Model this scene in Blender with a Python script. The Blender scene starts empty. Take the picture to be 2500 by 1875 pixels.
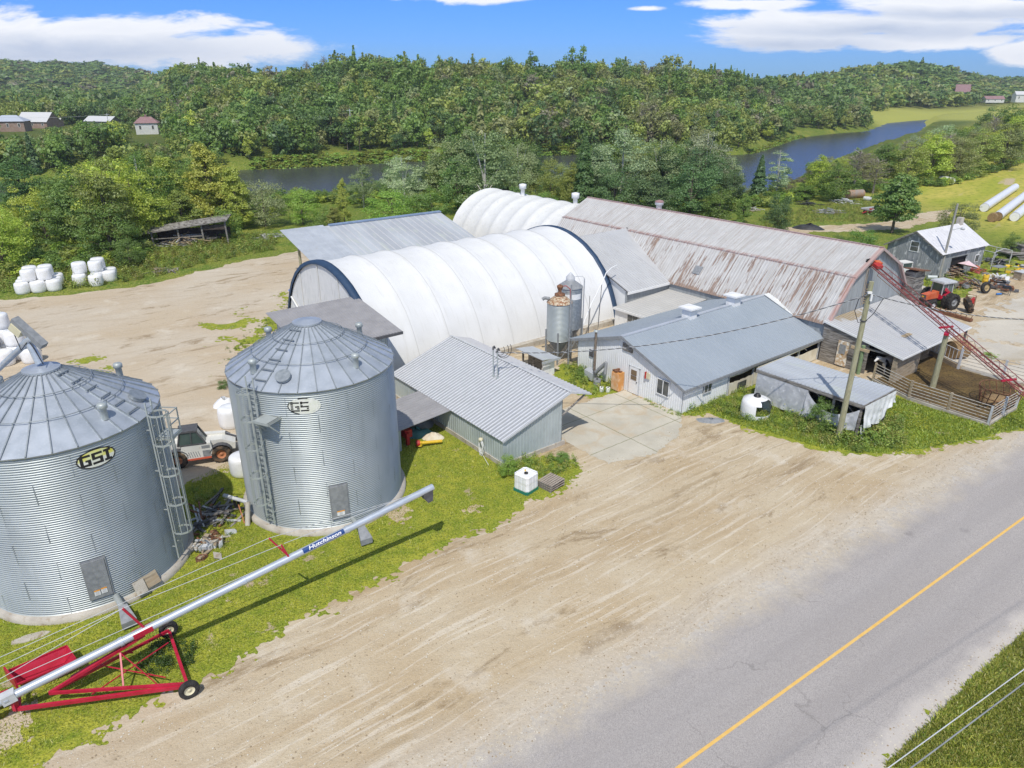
import bpy, bmesh, math, random
import numpy as np
from mathutils import Vector, Matrix, noise as mnoise
R = math.radians
scene = bpy.context.scene
C = scene.collection
# ------------------------------------------------------------------ camera
CAMH = 21.0; FPX = 1734.0; PIT = math.atan(740 / FPX)
cam_d = bpy.data.cameras.new("camera"); cam = bpy.data.objects.new("camera", cam_d); C.objects.link(cam)
cam.location = (0, 0, CAMH); cam.rotation_euler = (math.pi / 2 - PIT, 0, 0)
cam_d.sensor_width = 36; cam_d.lens = FPX / 2500 * 36; cam_d.clip_start = 0.5; cam_d.clip_end = 9000
scene.camera = cam
# ------------------------------------------------------------------ light
SUN_EL = 57.0; SUN_AZ = 3.5            # shadows fall towards azimuth 3.5 degrees (the sun is behind the camera)
sd = bpy.data.lights.new("sun", 'SUN'); sun = bpy.data.objects.new("sun", sd); C.objects.link(sun)
sd.energy = 3.2; sd.angle = R(0.6); sd.color = (1.0, 0.955, 0.88)
dv = Vector((math.sin(R(SUN_AZ)) * math.cos(R(SUN_EL)), math.cos(R(SUN_AZ)) * math.cos(R(SUN_EL)), -math.sin(R(SUN_EL))))
sun.rotation_euler = dv.to_track_quat('-Z', 'Y').to_euler()
sun.location = (0, -20, 60)
vs = scene.view_settings
scene.display_settings.display_device = 'sRGB'
vs.view_transform = 'Standard'; vs.look = 'None'; vs.gamma = 1.0; vs.exposure = 0.16

def N(nt, t, **kw):
    n = nt.nodes.new(t)
    for k, v in kw.items():
        if k.startswith('i_'):
            key = k[2:]; n.inputs[int(key) if key.isdigit() else key.replace('_', ' ')].default_value = v
        else: setattr(n, k, v)
    return n
def math_(nt, op, a, b=None, c=None, clamp=False):
    n = nt.nodes.new('ShaderNodeMath'); n.operation = op; n.use_clamp = clamp
    for i, v in enumerate((a, b, c)):
        if v is None: continue
        if isinstance(v, (int, float)): n.inputs[i].default_value = v
        else: nt.links.new(v, n.inputs[i])
    return n.outputs[0]
def mixc(nt, f, a, b, mode='MIX'):
    n = nt.nodes.new('ShaderNodeMix'); n.data_type = 'RGBA'; n.blend_type = mode
    for s, v in ((n.inputs[0], f), (n.inputs[6], a), (n.inputs[7], b)):
        if isinstance(v, (int, float)): s.default_value = v
        elif isinstance(v, tuple): s.default_value = (*v[:3], 1)
        else: nt.links.new(v, s)
    return n.outputs[2]
def maprange(nt, v, a, b, c=0.0, d=1.0, smooth=False):
    n = nt.nodes.new('ShaderNodeMapRange'); n.clamp = True
    if smooth: n.interpolation_type = 'SMOOTHSTEP'
    nt.links.new(v, n.inputs[0])
    for i, x in enumerate((a, b, c, d)): n.inputs[i + 1].default_value = x
    return n.outputs[0]

world = bpy.data.worlds.new("World"); scene.world = world; world.use_nodes = True
nt = world.node_tree; nt.nodes.clear()
out = N(nt, 'ShaderNodeOutputWorld'); bg = N(nt, 'ShaderNodeBackground'); bg.inputs[1].default_value = 0.13
nt.links.new(bg.outputs[0], out.inputs[0])
sky = N(nt, 'ShaderNodeTexSky'); sky.sky_type = 'NISHITA'; sky.sun_disc = False
sky.sun_elevation = R(SUN_EL); sky.sun_rotation = R(180 + SUN_AZ); sky.air_density = 1.0; sky.dust_density = 0.15; sky.ozone_density = 2.5
tc = N(nt, 'ShaderNodeTexCoord'); sep = N(nt, 'ShaderNodeSeparateXYZ'); nt.links.new(tc.outputs['Generated'], sep.inputs[0])
yy = math_(nt, 'MAXIMUM', sep.outputs[1], 0.02)
X = math_(nt, 'DIVIDE', sep.outputs[0], yy); Y = math_(nt, 'DIVIDE', sep.outputs[2], yy)
hid = maprange(nt, sep.outputs[1], 0.05, 0.3)
cmb = N(nt, 'ShaderNodeCombineXYZ'); nt.links.new(X, cmb.inputs[0]); nt.links.new(math_(nt, 'MULTIPLY', Y, 3.6), cmb.inputs[1])
def wnoise(scale, det, rough, dist=0.0):
    n = N(nt, 'ShaderNodeTexNoise'); nt.links.new(cmb.outputs[0], n.inputs['Vector'])
    n.inputs['Scale'].default_value = scale; n.inputs['Detail'].default_value = det; n.inputs['Roughness'].default_value = rough; n.inputs['Distortion'].default_value = dist
    return n.outputs[0]
n1 = wnoise(6.5, 7, 0.60, 0.5); n2 = wnoise(22.0, 4, 0.6)
nn = math_(nt, 'ADD', math_(nt, 'SUBTRACT', n1, 0.5), math_(nt, 'MULTIPLY', math_(nt, 'SUBTRACT', n2, 0.5), 0.22))
# each cloud bank: centre and half size in tangent units of the viewing direction
clouds = [(-.58, .047, .31, .036, 1.0), (-.46, .040, .22, .028, .0), (-.36, .040, .12, .014, .0), (.47, .066, .27, .022, 1.0), (.36, .050, .16, .022, .3), (.58, .083, .22, .018, .6), (.50, .048, .19, .015, .0),
          (-.05, .100, .12, .013, .0), (.66, .033, .065, .020, .0), (.17, .083, .05, .006, -.35), (-.50, .098, .2, .008, -.25), (.30, .088, .12, .010, -.2)]
tot = None; shd = None
for cx, cy, rx, ry, bias in clouds:
    dx = math_(nt, 'DIVIDE', math_(nt, 'SUBTRACT', X, cx), rx); dy = math_(nt, 'DIVIDE', math_(nt, 'SUBTRACT', Y, cy), ry)
    dist = math_(nt, 'SQRT', math_(nt, 'ADD', math_(nt, 'MULTIPLY', dx, dx), math_(nt, 'MULTIPLY', dy, dy)))
    m = math_(nt, 'SUBTRACT', 1.0 + min(bias, 0), dist)
    tot = m if tot is None else math_(nt, 'MAXIMUM', tot, m)
    if bias > 0:
        s = math_(nt, 'MULTIPLY', maprange(nt, dist, 1.15, 0.25), maprange(nt, math_(nt, 'ADD', dy, math_(nt, 'MULTIPLY', nn, 1.6)), 0.35, -0.45))
        shd = s if shd is None else math_(nt, 'MAXIMUM', shd, s)
dens = math_(nt, 'ADD', tot, math_(nt, 'MULTIPLY', nn, 1.9))
# a few more clouds over the rest of the sky, out of the photograph's view
cm2 = N(nt, 'ShaderNodeTexNoise'); nt.links.new(tc.outputs['Generated'], cm2.inputs['Vector']); cm2.inputs['Scale'].default_value = 3.0; cm2.inputs['Detail'].default_value = 6
high = math_(nt, 'MULTIPLY', maprange(nt, cm2.outputs[0], .52, .66), math_(nt, 'MAXIMUM', maprange(nt, sep.outputs[2], .2, .35), maprange(nt, sep.outputs[1], .1, -.1)))
cov = math_(nt, 'MULTIPLY', maprange(nt, dens, 0.03, 0.40, smooth=True), hid)
cov = math_(nt, 'MAXIMUM', cov, math_(nt, 'MULTIPLY', high, 0.8))
shade = math_(nt, 'ADD', math_(nt, 'MULTIPLY', shd, 0.85), math_(nt, 'MULTIPLY', maprange(nt, n1, .36, .62), 0.18), clamp=True)
ccol = mixc(nt, shade, (7.3, 7.4, 7.7), (3.2, 3.9, 5.3))
tint = mixc(nt, maprange(nt, sep.outputs[2], 0.0, 0.12), (0.20, 0.42, 0.95), (0.20, 0.44, 1.12))
tint = mixc(nt, maprange(nt, sep.outputs[2], 0.16, 0.45), tint, (1.10, .97, .80))
skyc = mixc(nt, 1.0, sky.outputs[0], tint, 'MULTIPLY')
nt.links.new(mixc(nt, cov, skyc, ccol), bg.inputs[0])

# ------------------------------------------------------------------ helpers
CS, SN = math.cos(R(38)), math.sin(R(38))
def FW(b, a, z=0.0): return Vector((b * CS - a * SN, b * SN + a * CS, z))      # farm grid -> world
def WF(x, y): return (x * CS + y * SN, -x * SN + y * CS)                        # world -> farm grid (b, a)
def at(x, y, z=0.0):
    """a pixel of the 2212-wide photograph -> the point at height z it shows"""
    x *= 2500 / 2212; y *= 2500 / 2212
    u = (x - 1250) / FPX; v = (y - 937.5) / FPX
    r = Vector((u, math.cos(PIT) - v * math.sin(PIT), -math.sin(PIT) - v * math.cos(PIT)))
    t = (z - CAMH) / r.z
    return Vector((r.x * t, r.y * t, z))
def at_y(x, y, Y):
    """the point at world depth Y seen at a pixel"""
    x *= 2500 / 2212; y *= 2500 / 2212
    u = (x - 1250) / FPX; v = (y - 937.5) / FPX
    r = Vector((u, math.cos(PIT) - v * math.sin(PIT), -math.sin(PIT) - v * math.cos(PIT)))
    t = Y / r.y
    return Vector((r.x * t, Y, CAMH + r.z * t))
MATS = {}
def mat(name, c1, c2=None, rough=0.6, metal=0.0, scale=2.0, bump=0.0, bscale=20.0, stretch=(1, 1, 1), lo=0.35, hi=0.65, spec=None, c3=None, s3=12.0, l3=0.5, h3=0.62, st3=None, coord='Object', detail=5, trans=0.0, rot=None):
    m = bpy.data.materials.new(name); m.use_nodes = True; t = m.node_tree; t.nodes.clear()
    o = N(t, 'ShaderNodeOutputMaterial'); p = N(t, 'ShaderNodeBsdfPrincipled'); t.links.new(p.outputs[0], o.inputs[0])
    p.inputs['Roughness'].default_value = rough; p.inputs['Metallic'].default_value = metal
    if spec is not None: p.inputs['Specular IOR Level'].default_value = spec
    if trans: p.inputs['Transmission Weight'].default_value = trans
    col = None
    if c2 or c3 or bump:
        co = N(t, 'ShaderNodeTexCoord'); src = co.outputs['Object' if coord == 'World' else coord]
        if coord == 'World':
            g = N(t, 'ShaderNodeNewGeometry'); src = g.outputs['Position']
        mp = N(t, 'ShaderNodeMapping'); t.links.new(src, mp.inputs[0]); mp.inputs['Scale'].default_value = stretch
        if rot: mp.inputs['Rotation'].default_value = rot
    if c2:
        n = N(t, 'ShaderNodeTexNoise'); t.links.new(mp.outputs[0], n.inputs['Vector']); n.inputs['Scale'].default_value = scale; n.inputs['Detail'].default_value = detail
        col = mixc(t, maprange(t, n.outputs[0], lo, hi), c1, c2)
    if c3:
        mp3 = N(t, 'ShaderNodeMapping'); t.links.new(src, mp3.inputs[0]); mp3.inputs['Scale'].default_value = st3 or stretch
        n = N(t, 'ShaderNodeTexNoise'); t.links.new(mp3.outputs[0], n.inputs['Vector']); n.inputs['Scale'].default_value = s3; n.inputs['Detail'].default_value = 6
        col = mixc(t, maprange(t, n.outputs[0], l3, h3), col if col else c1, c3)
    if col: t.links.new(col, p.inputs['Base Color'])
    else: p.inputs['Base Color'].default_value = (*c1, 1)
    if bump:
        n = N(t, 'ShaderNodeTexNoise'); t.links.new(mp.outputs[0], n.inputs['Vector']); n.inputs['Scale'].default_value = bscale; n.inputs['Detail'].default_value = 6
        b = N(t, 'ShaderNodeBump'); b.inputs['Strength'].default_value = bump; b.inputs['Distance'].default_value = 0.05; t.links.new(n.outputs[0], b.inputs['Height']); t.links.new(b.outputs[0], p.inputs['Normal'])
    MATS[name] = m; return m
def emp(name, loc, rz=0.0):
    o = bpy.data.objects.new(name, None); C.objects.link(o); o.location = loc; o.rotation_euler = (0, 0, rz); o.empty_display_size = .3; return o
def tag(o, label=None, cat=None, group=None, kind=None):
    if label: o['label'] = label
    if cat: o['category'] = cat
    if group: o['group'] = group
    if kind: o['kind'] = kind
    return o
class MB:
    """collects faces, linked at the end as one mesh object"""
    def __init__(s): s.v = []; s.f = []; s.mi = []; s.sm = []
    def add(s, vs, fs, m=0, smooth=False):
        k = len(s.v); s.v += [tuple(p) for p in vs]
        for f in fs: s.f.append(tuple(i + k for i in f)); s.mi.append(m); s.sm.append(smooth)
        return s
    def quad(s, a, b, c, d, m=0): return s.add([a, b, c, d], [(0, 1, 2, 3)], m)
    def poly(s, pts, m=0): return s.add(pts, [tuple(range(len(pts)))], m)
    def box(s, x0, x1, y0, y1, z0, z1, m=0):
        return s.add([(x0, y0, z0), (x1, y0, z0), (x1, y1, z0), (x0, y1, z0), (x0, y0, z1), (x1, y0, z1), (x1, y1, z1), (x0, y1, z1)],
                     [(0, 3, 2, 1), (4, 5, 6, 7), (0, 1, 5, 4), (1, 2, 6, 5), (2, 3, 7, 6), (3, 0, 4, 7)], m)
    def obox(s, c, ux, uy, uz, m=0):
        c = Vector(c); ux = Vector(ux); uy = Vector(uy); uz = Vector(uz)
        q = [c + sx * ux + sy * uy + sz * uz for sz in (-1, 1) for sx, sy in ((-1, -1), (1, -1), (1, 1), (-1, 1))]
        return s.add(q, [(0, 3, 2, 1), (4, 5, 6, 7), (0, 1, 5, 4), (1, 2, 6, 5), (2, 3, 7, 6), (3, 0, 4, 7)], m)
    def bar(s, p, q, w=.05, h=None, m=0, up=(0, 0, 1)):
        p = Vector(p); q = Vector(q); h = h or w; d = (q - p); L = d.length
        if L < 1e-6: return s
        d /= L; up = Vector(up)
        if abs(d.dot(up)) > .98: up = Vector((1, 0, 0))
        x = d.cross(up).normalized(); y = x.cross(d).normalized()
        return s.obox((p + q) / 2, x * w / 2, y * h / 2, d * L / 2, m)
    def tube(s, pts, r, n=10, m=0, r1=None, cap=True, smooth=True):
        pts = [Vector(p) for p in pts]; k0 = len(s.v); K = len(pts); rings = []
        prev = None
        for i, p in enumerate(pts):
            d = (pts[min(i + 1, K - 1)] - pts[max(i - 1, 0)]).normalized()
            if prev is None:
                a = Vector((0, 0, 1)) if abs(d.z) < .9 else Vector((1, 0, 0)); x = d.cross(a).normalized()
            else: x = (prev - d * prev.dot(d)).normalized()
            prev = x; y = d.cross(x)
            rr = r if r1 is None else r + (r1 - r) * i / (K - 1)
            rings.append([p + rr * (math.cos(2 * math.pi * j / n) * x + math.sin(2 * math.pi * j / n) * y) for j in range(n)])
        vs = [q for rg in rings for q in rg]; fs = [(i * n + j, i * n + (j + 1) % n, (i + 1) * n + (j + 1) % n, (i + 1) * n + j) for i in range(K - 1) for j in range(n)]
        s.add(vs, fs, m, smooth)
        if cap: s.add(rings[0], [tuple(range(n))[::-1]], m); s.add(rings[-1], [tuple(range(n))], m)
        return s
    def lathe(s, cx, cy, prof, n=32, m=0, smooth=True, a0=0, a1=2 * math.pi, z0=0):
        full = abs(a1 - a0 - 2 * math.pi) < 1e-6; k = n if full else n + 1
        vs = [(cx + r * math.cos(a0 + (a1 - a0) * j / n), cy + r * math.sin(a0 + (a1 - a0) * j / n), z + z0) for r, z in prof for j in range(k)]
        fs = [(i * k + j, i * k + (j + 1) % k, (i + 1) * k + (j + 1) % k, (i + 1) * k + j) for i in range(len(prof) - 1) for j in range(n)]
        return s.add(vs, fs, m, smooth)
    def extr(s, pts, vec, m=0):
        vec = Vector(vec); n = len(pts); a = [Vector(p) for p in pts]; b = [p + vec for p in a]
        return s.add(a + b, [tuple(range(n))[::-1], tuple(range(n, 2 * n))] + [(i, (i + 1) % n, n + (i + 1) % n, n + i) for i in range(n)], m)
    def ribs(s, p0, u, v, pitch=.3, w=.06, h=.03, th=.04, m=0, nrm=None, rm=0):
        """ribbed metal sheet: ribs run along v, repeat along u"""
        p0 = Vector(p0); u = Vector(u); v = Vector(v); L = u.length; ud = u / L
        n = ud.cross(v).normalized()
        if nrm is not None and n.dot(Vector(nrm)) < 0: n = -n
        prof = [(0, 0)]; k = max(1, int(round(L / pitch))); pp = L / k
        for i in range(k):
            c = (i + .5) * pp; prof += [(c - w, 0), (c - w * .45, h), (c + w * .45, h), (c + w, 0)]
        prof.append((L, 0))
        a = [p0 + ud * x + n * y for x, y in prof]; b = [q + v for q in a]; K = len(prof)
        if rm:
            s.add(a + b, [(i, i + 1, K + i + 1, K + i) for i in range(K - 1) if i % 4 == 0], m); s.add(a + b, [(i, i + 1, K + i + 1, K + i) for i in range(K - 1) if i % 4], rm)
        else: s.add(a + b, [(i, i + 1, K + i + 1, K + i) for i in range(K - 1)], m)
        q = [p0 - n * th, p0 + u - n * th, p0 + u + v - n * th, p0 + v - n * th]
        t = [p0, p0 + u, p0 + u + v, p0 + v]
        s.add(q + t, [(0, 1, 2, 3), (0, 1, 5, 4), (1, 2, 6, 5), (2, 3, 7, 6), (3, 0, 4, 7)], m); return s
    def ribwall(s, p0, u, z0, ft, nrm, pitch=.25, w=.05, h=.025, m=0, th=.06):
        """ribbed wall of variable height: ft(t) gives the top z at distance t along u"""
        p0 = Vector(p0); u = Vector(u); L = u.length; ud = u / L; n = Vector(nrm)
        prof = [(0, 0)]; k = max(1, int(round(L / pitch))); pp = L / k
        for i in range(k):
            c = (i + .5) * pp; prof += [(c - w, 0), (c - w * .45, h), (c + w * .45, h), (c + w, 0)]
        prof.append((L, 0)); K = len(prof)
        a = [Vector((*(p0 + ud * x + n * y).xy, z0)) for x, y in prof]; b = [Vector((q.x, q.y, ft(x))) for q, (x, y) in zip(a, prof)]
        s.add(a + b, [(i, i + 1, K + i + 1, K + i) for i in range(K - 1)], m)
        c = [q - n * (th + y) for q, (x, y) in zip(a, prof)]; d = [q - n * (th + y) for q, (x, y) in zip(b, prof)]
        s.add(c + d, [(i, i + 1, K + i + 1, K + i) for i in range(K - 1)], m)
        s.quad(a[0], b[0], d[0], c[0], m); s.quad(a[-1], b[-1], d[-1], c[-1], m)
        return s
    def build(s, name, mats, parent=None, off=(0, 0, 0), loc=None, rz=0.0):
        me = bpy.data.meshes.new(name)
        o0 = Vector(off); me.from_pydata([tuple(Vector(p) - o0) for p in s.v], [], s.f)
        if not isinstance(mats, (list, tuple)): mats = [mats]
        for m in mats: me.materials.append(m)
        me.polygons.foreach_set('material_index', s.mi); me.polygons.foreach_set('use_smooth', s.sm); me.update()
        o = bpy.data.objects.new(name, me); C.objects.link(o)
        if parent is not None: o.parent = parent
        if loc is not None: o.location = loc; o.rotation_euler = (0, 0, rz)
        return o
class Thing:
    """an Empty at the base of a thing; its parts are given in farm-grid (b, a, z) or world coordinates"""
    def __init__(s, name, label, cat, b, a, z=0.0, group=None, farm=True, kind=None, rz=None):
        s.off = Vector((b, a, z)); s.farm = farm
        s.e = emp(name, FW(b, a, z) if farm else Vector((b, a, z)), R(38) if farm else 0.0)
        tag(s.e, label, cat, group, kind)
    def part(s, name, mb, m, parent=None):
        return mb.build(name, m, parent or s.e, off=s.off)
def local_thing(name, label, cat, loc, rz, group=None):
    """a thing whose parts are given in its own local coordinates"""
    t = Thing.__new__(Thing); t.off = Vector((0, 0, 0)); t.farm = False; t.e = tag(emp(name, loc, rz), label, cat, group); return t
def copy_tree(o, parent=None):
    c = o.copy(); C.objects.link(c)
    if parent is not None: c.parent = parent
    for ch in o.children: copy_tree(ch, c)
    return c
def text_pts(txt, size, extrude=0.0, bold=0.0, shear=0.0, cut=0.0):
    cu = bpy.data.curves.new("t", 'FONT'); cu.body = txt; cu.size = size; cu.extrude = extrude; cu.offset = bold; cu.shear = shear; cu.align_x = 'CENTER'; cu.align_y = 'CENTER'; cu.resolution_u = 3
    o = bpy.data.objects.new("t", cu); C.objects.link(o); dg = bpy.context.evaluated_depsgraph_get(); dg.update()
    me = bpy.data.meshes.new_from_object(o.evaluated_get(dg))
    if cut:
        bm = bmesh.new(); bm.from_mesh(me); bmesh.ops.triangulate(bm, faces=bm.faces[:])
        for y in np.arange(-size, size, cut): bmesh.ops.bisect_plane(bm, geom=bm.verts[:] + bm.edges[:] + bm.faces[:], plane_co=(0, y, 0), plane_no=(0, 1, 0))
        bm.to_mesh(me); bm.free()
    vs = [tuple(v.co) for v in me.vertices]; fs = [tuple(p.vertices) for p in me.polygons]
    bpy.data.objects.remove(o); bpy.data.curves.remove(cu); bpy.data.meshes.remove(me); return vs, fs
def bigmesh(name, V, F, mats, attr=None, smooth=False, mi=None):
    """numpy arrays -> mesh; F is (n, k)"""
    me = bpy.data.meshes.new(name); n, k = F.shape
    me.vertices.add(len(V)); me.vertices.foreach_set('co', V.astype(np.float32).ravel())
    me.loops.add(n * k); me.loops.foreach_set('vertex_index', F.astype(np.int32).ravel())
    me.polygons.add(n); me.polygons.foreach_set('loop_start', np.arange(0, n * k, k, dtype=np.int32)); me.polygons.foreach_set('loop_total', np.full(n, k, dtype=np.int32))
    if smooth: me.polygons.foreach_set('use_smooth', np.ones(n, dtype=bool))
    for m in (mats if isinstance(mats, (list, tuple)) else [mats]): me.materials.append(m)
    if mi is not None: me.polygons.foreach_set('material_index', mi.astype(np.int32))
    if attr is not None:
        a = me.color_attributes.new('tint', 'FLOAT_COLOR', 'POINT'); a.data.foreach_set('color', np.concatenate([attr, np.ones((len(V), 1))], 1).astype(np.float32).ravel())
    me.update(calc_edges=True); return me
def mobj(name, me, parent=None, loc=None, **kw):
    o = bpy.data.objects.new(name, me); C.objects.link(o)
    if parent is not None: o.parent = parent
    if loc is not None: o.location = loc
    return o
# ------------------------------------------------------------------ materials
galv = mat('galvanised_wall', (.43, .465, .455), (.50, .535, .525), rough=.46, metal=.3, scale=.6, c3=(.38, .41, .40), s3=1.6, l3=.55, h3=.85, st3=(1, 1, .2))
galv_roof = mat('galvanised_roof', (.38, .42, .47), (.50, .54, .60), rough=.45, metal=.4, scale=1.2, c3=(.55, .58, .63), s3=3, l3=.55, h3=.85, st3=(4, 4, 4), bump=.08, bscale=6)
galv_dark = mat('galvanised_trim', (.28, .31, .33), (.38, .41, .43), rough=.45, metal=.5, scale=6)
steel_tube = mat('galvanised_tube', (.45, .50, .57), (.56, .61, .68), rough=.4, metal=.35, scale=3, stretch=(.5, .5, 3), c3=(.62, .65, .7), s3=30, l3=.6, h3=.7)
shed_roof = mat('light_steel_roof', (.40, .41, .43), (.45, .46, .48), rough=.42, metal=.2, scale=.4, c3=(.37, .38, .39), s3=1.2, l3=.5, h3=.85)
shed_wall = mat('grey_green_siding', (.42, .47, .47), (.50, .55, .55), rough=.5, metal=.15, scale=1.2, c3=(.36, .39, .38), s3=5, l3=.6, h3=.8, st3=(1, 1, .3))
lean_roof = mat('brown_grey_roof', (.30, .29, .295), (.36, .35, .355), rough=.55, metal=.05, scale=1.0, c3=(.38, .36, .35), s3=2, l3=.6, h3=.8)
zinc_old = mat('weathered_zinc', (.42, .44, .47), (.52, .55, .58), rough=.5, metal=.1, scale=.35, stretch=(1, .25, 1), c3=(.50, .53, .50), s3=1.2, l3=.53, h3=.68, st3=(1, .25, 1), lo=.4, hi=.6)
zinc_new = mat('bright_zinc', (.50, .53, .57), (.60, .63, .67), rough=.45, metal=.3, scale=.8, c3=(.48, .42, .38), s3=5, l3=.66, h3=.72)
blue_roof = mat('blue_grey_roof', (.36, .405, .45), (.40, .445, .49), rough=.42, metal=.2, scale=.35, c3=(.43, .47, .51), s3=1.5, l3=.5, h3=.85, st3=(3, .3, 1))
pale_steel = mat('pale_steel_roof', (.54, .54, .545), (.60, .60, .60), rough=.42, metal=.15, scale=.5, c3=(.48, .47, .46), s3=1.6, l3=.52, h3=.8, st3=(2, .4, 1))
cream_steel = mat('cream_steel_roof', (.52, .50, .46), (.58, .56, .52), rough=.5, scale=.6)
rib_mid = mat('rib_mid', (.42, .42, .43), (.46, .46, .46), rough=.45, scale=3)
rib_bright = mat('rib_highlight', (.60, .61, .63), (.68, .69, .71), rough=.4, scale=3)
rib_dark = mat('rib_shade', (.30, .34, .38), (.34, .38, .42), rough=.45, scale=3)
rib_pale = mat('rib_pale', (.55, .54, .54), (.60, .59, .59), rough=.5, scale=3)
trim_blue = mat('blue_trim', (.20, .27, .38), (.26, .34, .47), rough=.5, scale=2)
fabric = mat('white_fabric', (.70, .70, .69), (.75, .75, .745), rough=.75, scale=.5, bump=.10, bscale=1.2, c3=(.64, .635, .61), s3=1.6, l3=.55, h3=.8, st3=(3, .5, .25))
fabric_seam = mat('fabric_seam', (.60, .60, .59), rough=.75)
fabric_dull = mat('dull_fabric', (.66, .66, .64), (.72, .72, .70), rough=.75, scale=.6, c3=(.60, .60, .57), s3=2.5, l3=.55, h3=.75, bump=.1, bscale=1.5)
navy = mat('navy_fabric', (.020, .050, .105), (.030, .066, .13), rough=.6, scale=1.5)
panel_grey = mat('end_panel', (.70, .71, .70), (.77, .77, .76), rough=.7, scale=1.5, c3=(.50, .50, .48), s3=5, l3=.58, h3=.75, st3=(1, 1, .15))
concrete = mat('concrete', (.42, .38, .32), (.55, .51, .44), rough=.9, scale=1.3, bump=.3, bscale=18, c3=(.34, .27, .19), s3=4, l3=.56, h3=.7)
white_sid = mat('white_siding', (.74, .75, .75), (.82, .83, .83), rough=.5, scale=.8, c3=(.62, .63, .60), s3=3, l3=.6, h3=.85, st3=(1, 1, .25))
white_p = mat('white_paint', (.78, .78, .77), (.84, .84, .83), rough=.5, scale=3)
cream = mat('cream_curtain', (.66, .60, .45), (.76, .72, .60), rough=.8, scale=1.5, bump=.4, bscale=3)
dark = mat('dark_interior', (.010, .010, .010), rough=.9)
glass = mat('window_glass', (.05, .06, .065), (.14, .14, .13), rough=.12, scale=1.5, spec=.6)
old_wood = mat('weathered_boards', (.20, .185, .165), (.34, .32, .295), rough=.9, scale=1.2, stretch=(.6, .6, 7), c3=(.10, .085, .075), s3=2.4, l3=.5, h3=.6, st3=(.5, .5, 8), bump=.6, bscale=4)
grey_boards = mat('flaking_boards', (.20, .215, .22), (.33, .345, .35), rough=.85, scale=1.5, stretch=(6, 6, .5), c3=(.55, .56, .55), s3=1.6, l3=.56, h3=.64, st3=(1.2, 1.2, .8), bump=.4, bscale=3)
barn_gable = mat('grey_barn_gable', (.28, .30, .31), (.36, .38, .39), rough=.7, scale=1, stretch=(3, 3, .4), c3=(.24, .25, .25), s3=2, l3=.55, h3=.7, st3=(3, 3, .3))
wood_new = mat('pale_wood', (.42, .31, .18), (.55, .42, .27), rough=.85, scale=5, stretch=(1, 1, 4))
wood_dirty = mat('dirty_planks', (.36, .27, .17), (.45, .38, .28), rough=.9, scale=1.4, stretch=(.7, .7, 6), c3=(.22, .18, .13), s3=2, l3=.5, h3=.66, st3=(.6, .6, 5))
pole_mat = mat('treated_pole', (.30, .29, .17), (.40, .38, .25), rough=.9, scale=3, stretch=(3, 3, .6), c3=(.20, .18, .12), s3=9, l3=.55, h3=.7, st3=(3, 3, .3), bump=.3, bscale=10)
pole_grey = mat('grey_pole', (.30, .29, .26), (.38, .37, .33), rough=.9, scale=3, stretch=(3, 3, .5))
post_green = mat('green_post', (.17, .25, .13), (.25, .31, .17), rough=.9, scale=4)
red = mat('red_paint', (.42, .010, .035), (.52, .018, .055), rough=.4, scale=3, c3=(.30, .02, .03), s3=14, l3=.62, h3=.72)
red2 = mat('faded_red', (.40, .06, .06), (.48, .12, .11), rough=.6, scale=6, c3=(.24, .07, .05), s3=10, l3=.55, h3=.65)
red_bright = mat('bright_red', (.50, .02, .02), (.42, .05, .04), rough=.5, scale=5)
orange = mat('faded_orange', (.58, .10, .03), (.60, .17, .08), rough=.5, scale=3)
rusty = mat('rust', (.17, .075, .04), (.30, .14, .07), rough=.9, scale=5, c3=(.09, .05, .035), s3=12)
rubber = mat('rubber', (.018, .018, .018), (.045, .042, .038), rough=.9, scale=5, bump=.3, bscale=30)
muddy = mat('muddy_rubber', (.030, .026, .022), (.16, .11, .07), rough=.95, scale=3, lo=.45, hi=.62)
cream_p = mat('cream_paint', (.66, .60, .40), (.72, .67, .48), rough=.5, scale=6)
black = mat('black_plastic', (.015, .015, .017), rough=.5)
dgrey = mat('dark_grey', (.07, .07, .075), (.11, .11, .115), rough=.7, scale=6)
mgrey = mat('mid_grey', (.22, .23, .24), (.30, .31, .32), rough=.6, scale=5)
lgrey = mat('light_grey', (.50, .51, .52), (.60, .61, .62), rough=.6, scale=4)
yellow = mat('yellow_paint', (.72, .45, .02), (.78, .52, .05), rough=.5, scale=5)
blue = mat('blue_plastic', (.03, .17, .50), (.05, .22, .58), rough=.45, scale=4)
teal = mat('teal_tarp', (.06, .20, .21), (.10, .27, .27), rough=.7, scale=3)
pink = mat('pink_fabric', (.72, .50, .52), (.80, .62, .63), rough=.8, scale=2)
plastic_w = mat('white_plastic', (.80, .80, .79), (.86, .86, .86), rough=.32, scale=3, bump=.35, bscale=5)
tarp_grey = mat('grey_plastic_sheet', (.42, .43, .45), (.56, .57, .59), rough=.38, scale=1.2, bump=.8, bscale=3.0, c3=(.66, .67, .68), s3=3, l3=.56, h3=.7)
tarp_white = mat('white_tarp', (.66, .67, .66), (.76, .77, .76), rough=.55, scale=1.5, bump=.9, bscale=3.0, c3=(.54, .54, .50), s3=3, l3=.6, h3=.7)
orange_cab = mat('orange_cabinet', (.62, .27, .07), (.70, .38, .14), rough=.7, scale=2, c3=(.72, .52, .33), s3=2, l3=.5, h3=.62)
hay = mat('hay', (.22, .14, .07), (.36, .24, .12), rough=1, scale=8, bump=.6, bscale=30)
gsi_yellow = mat('decal_yellow', (.78, .72, .10), (.74, .76, .40), rough=.4, scale=3)
gsi_white = mat('decal_white', (.72, .74, .62), (.80, .80, .74), rough=.4, scale=4)
label_blue = mat('label_blue', (.015, .06, .22), rough=.4)
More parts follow.
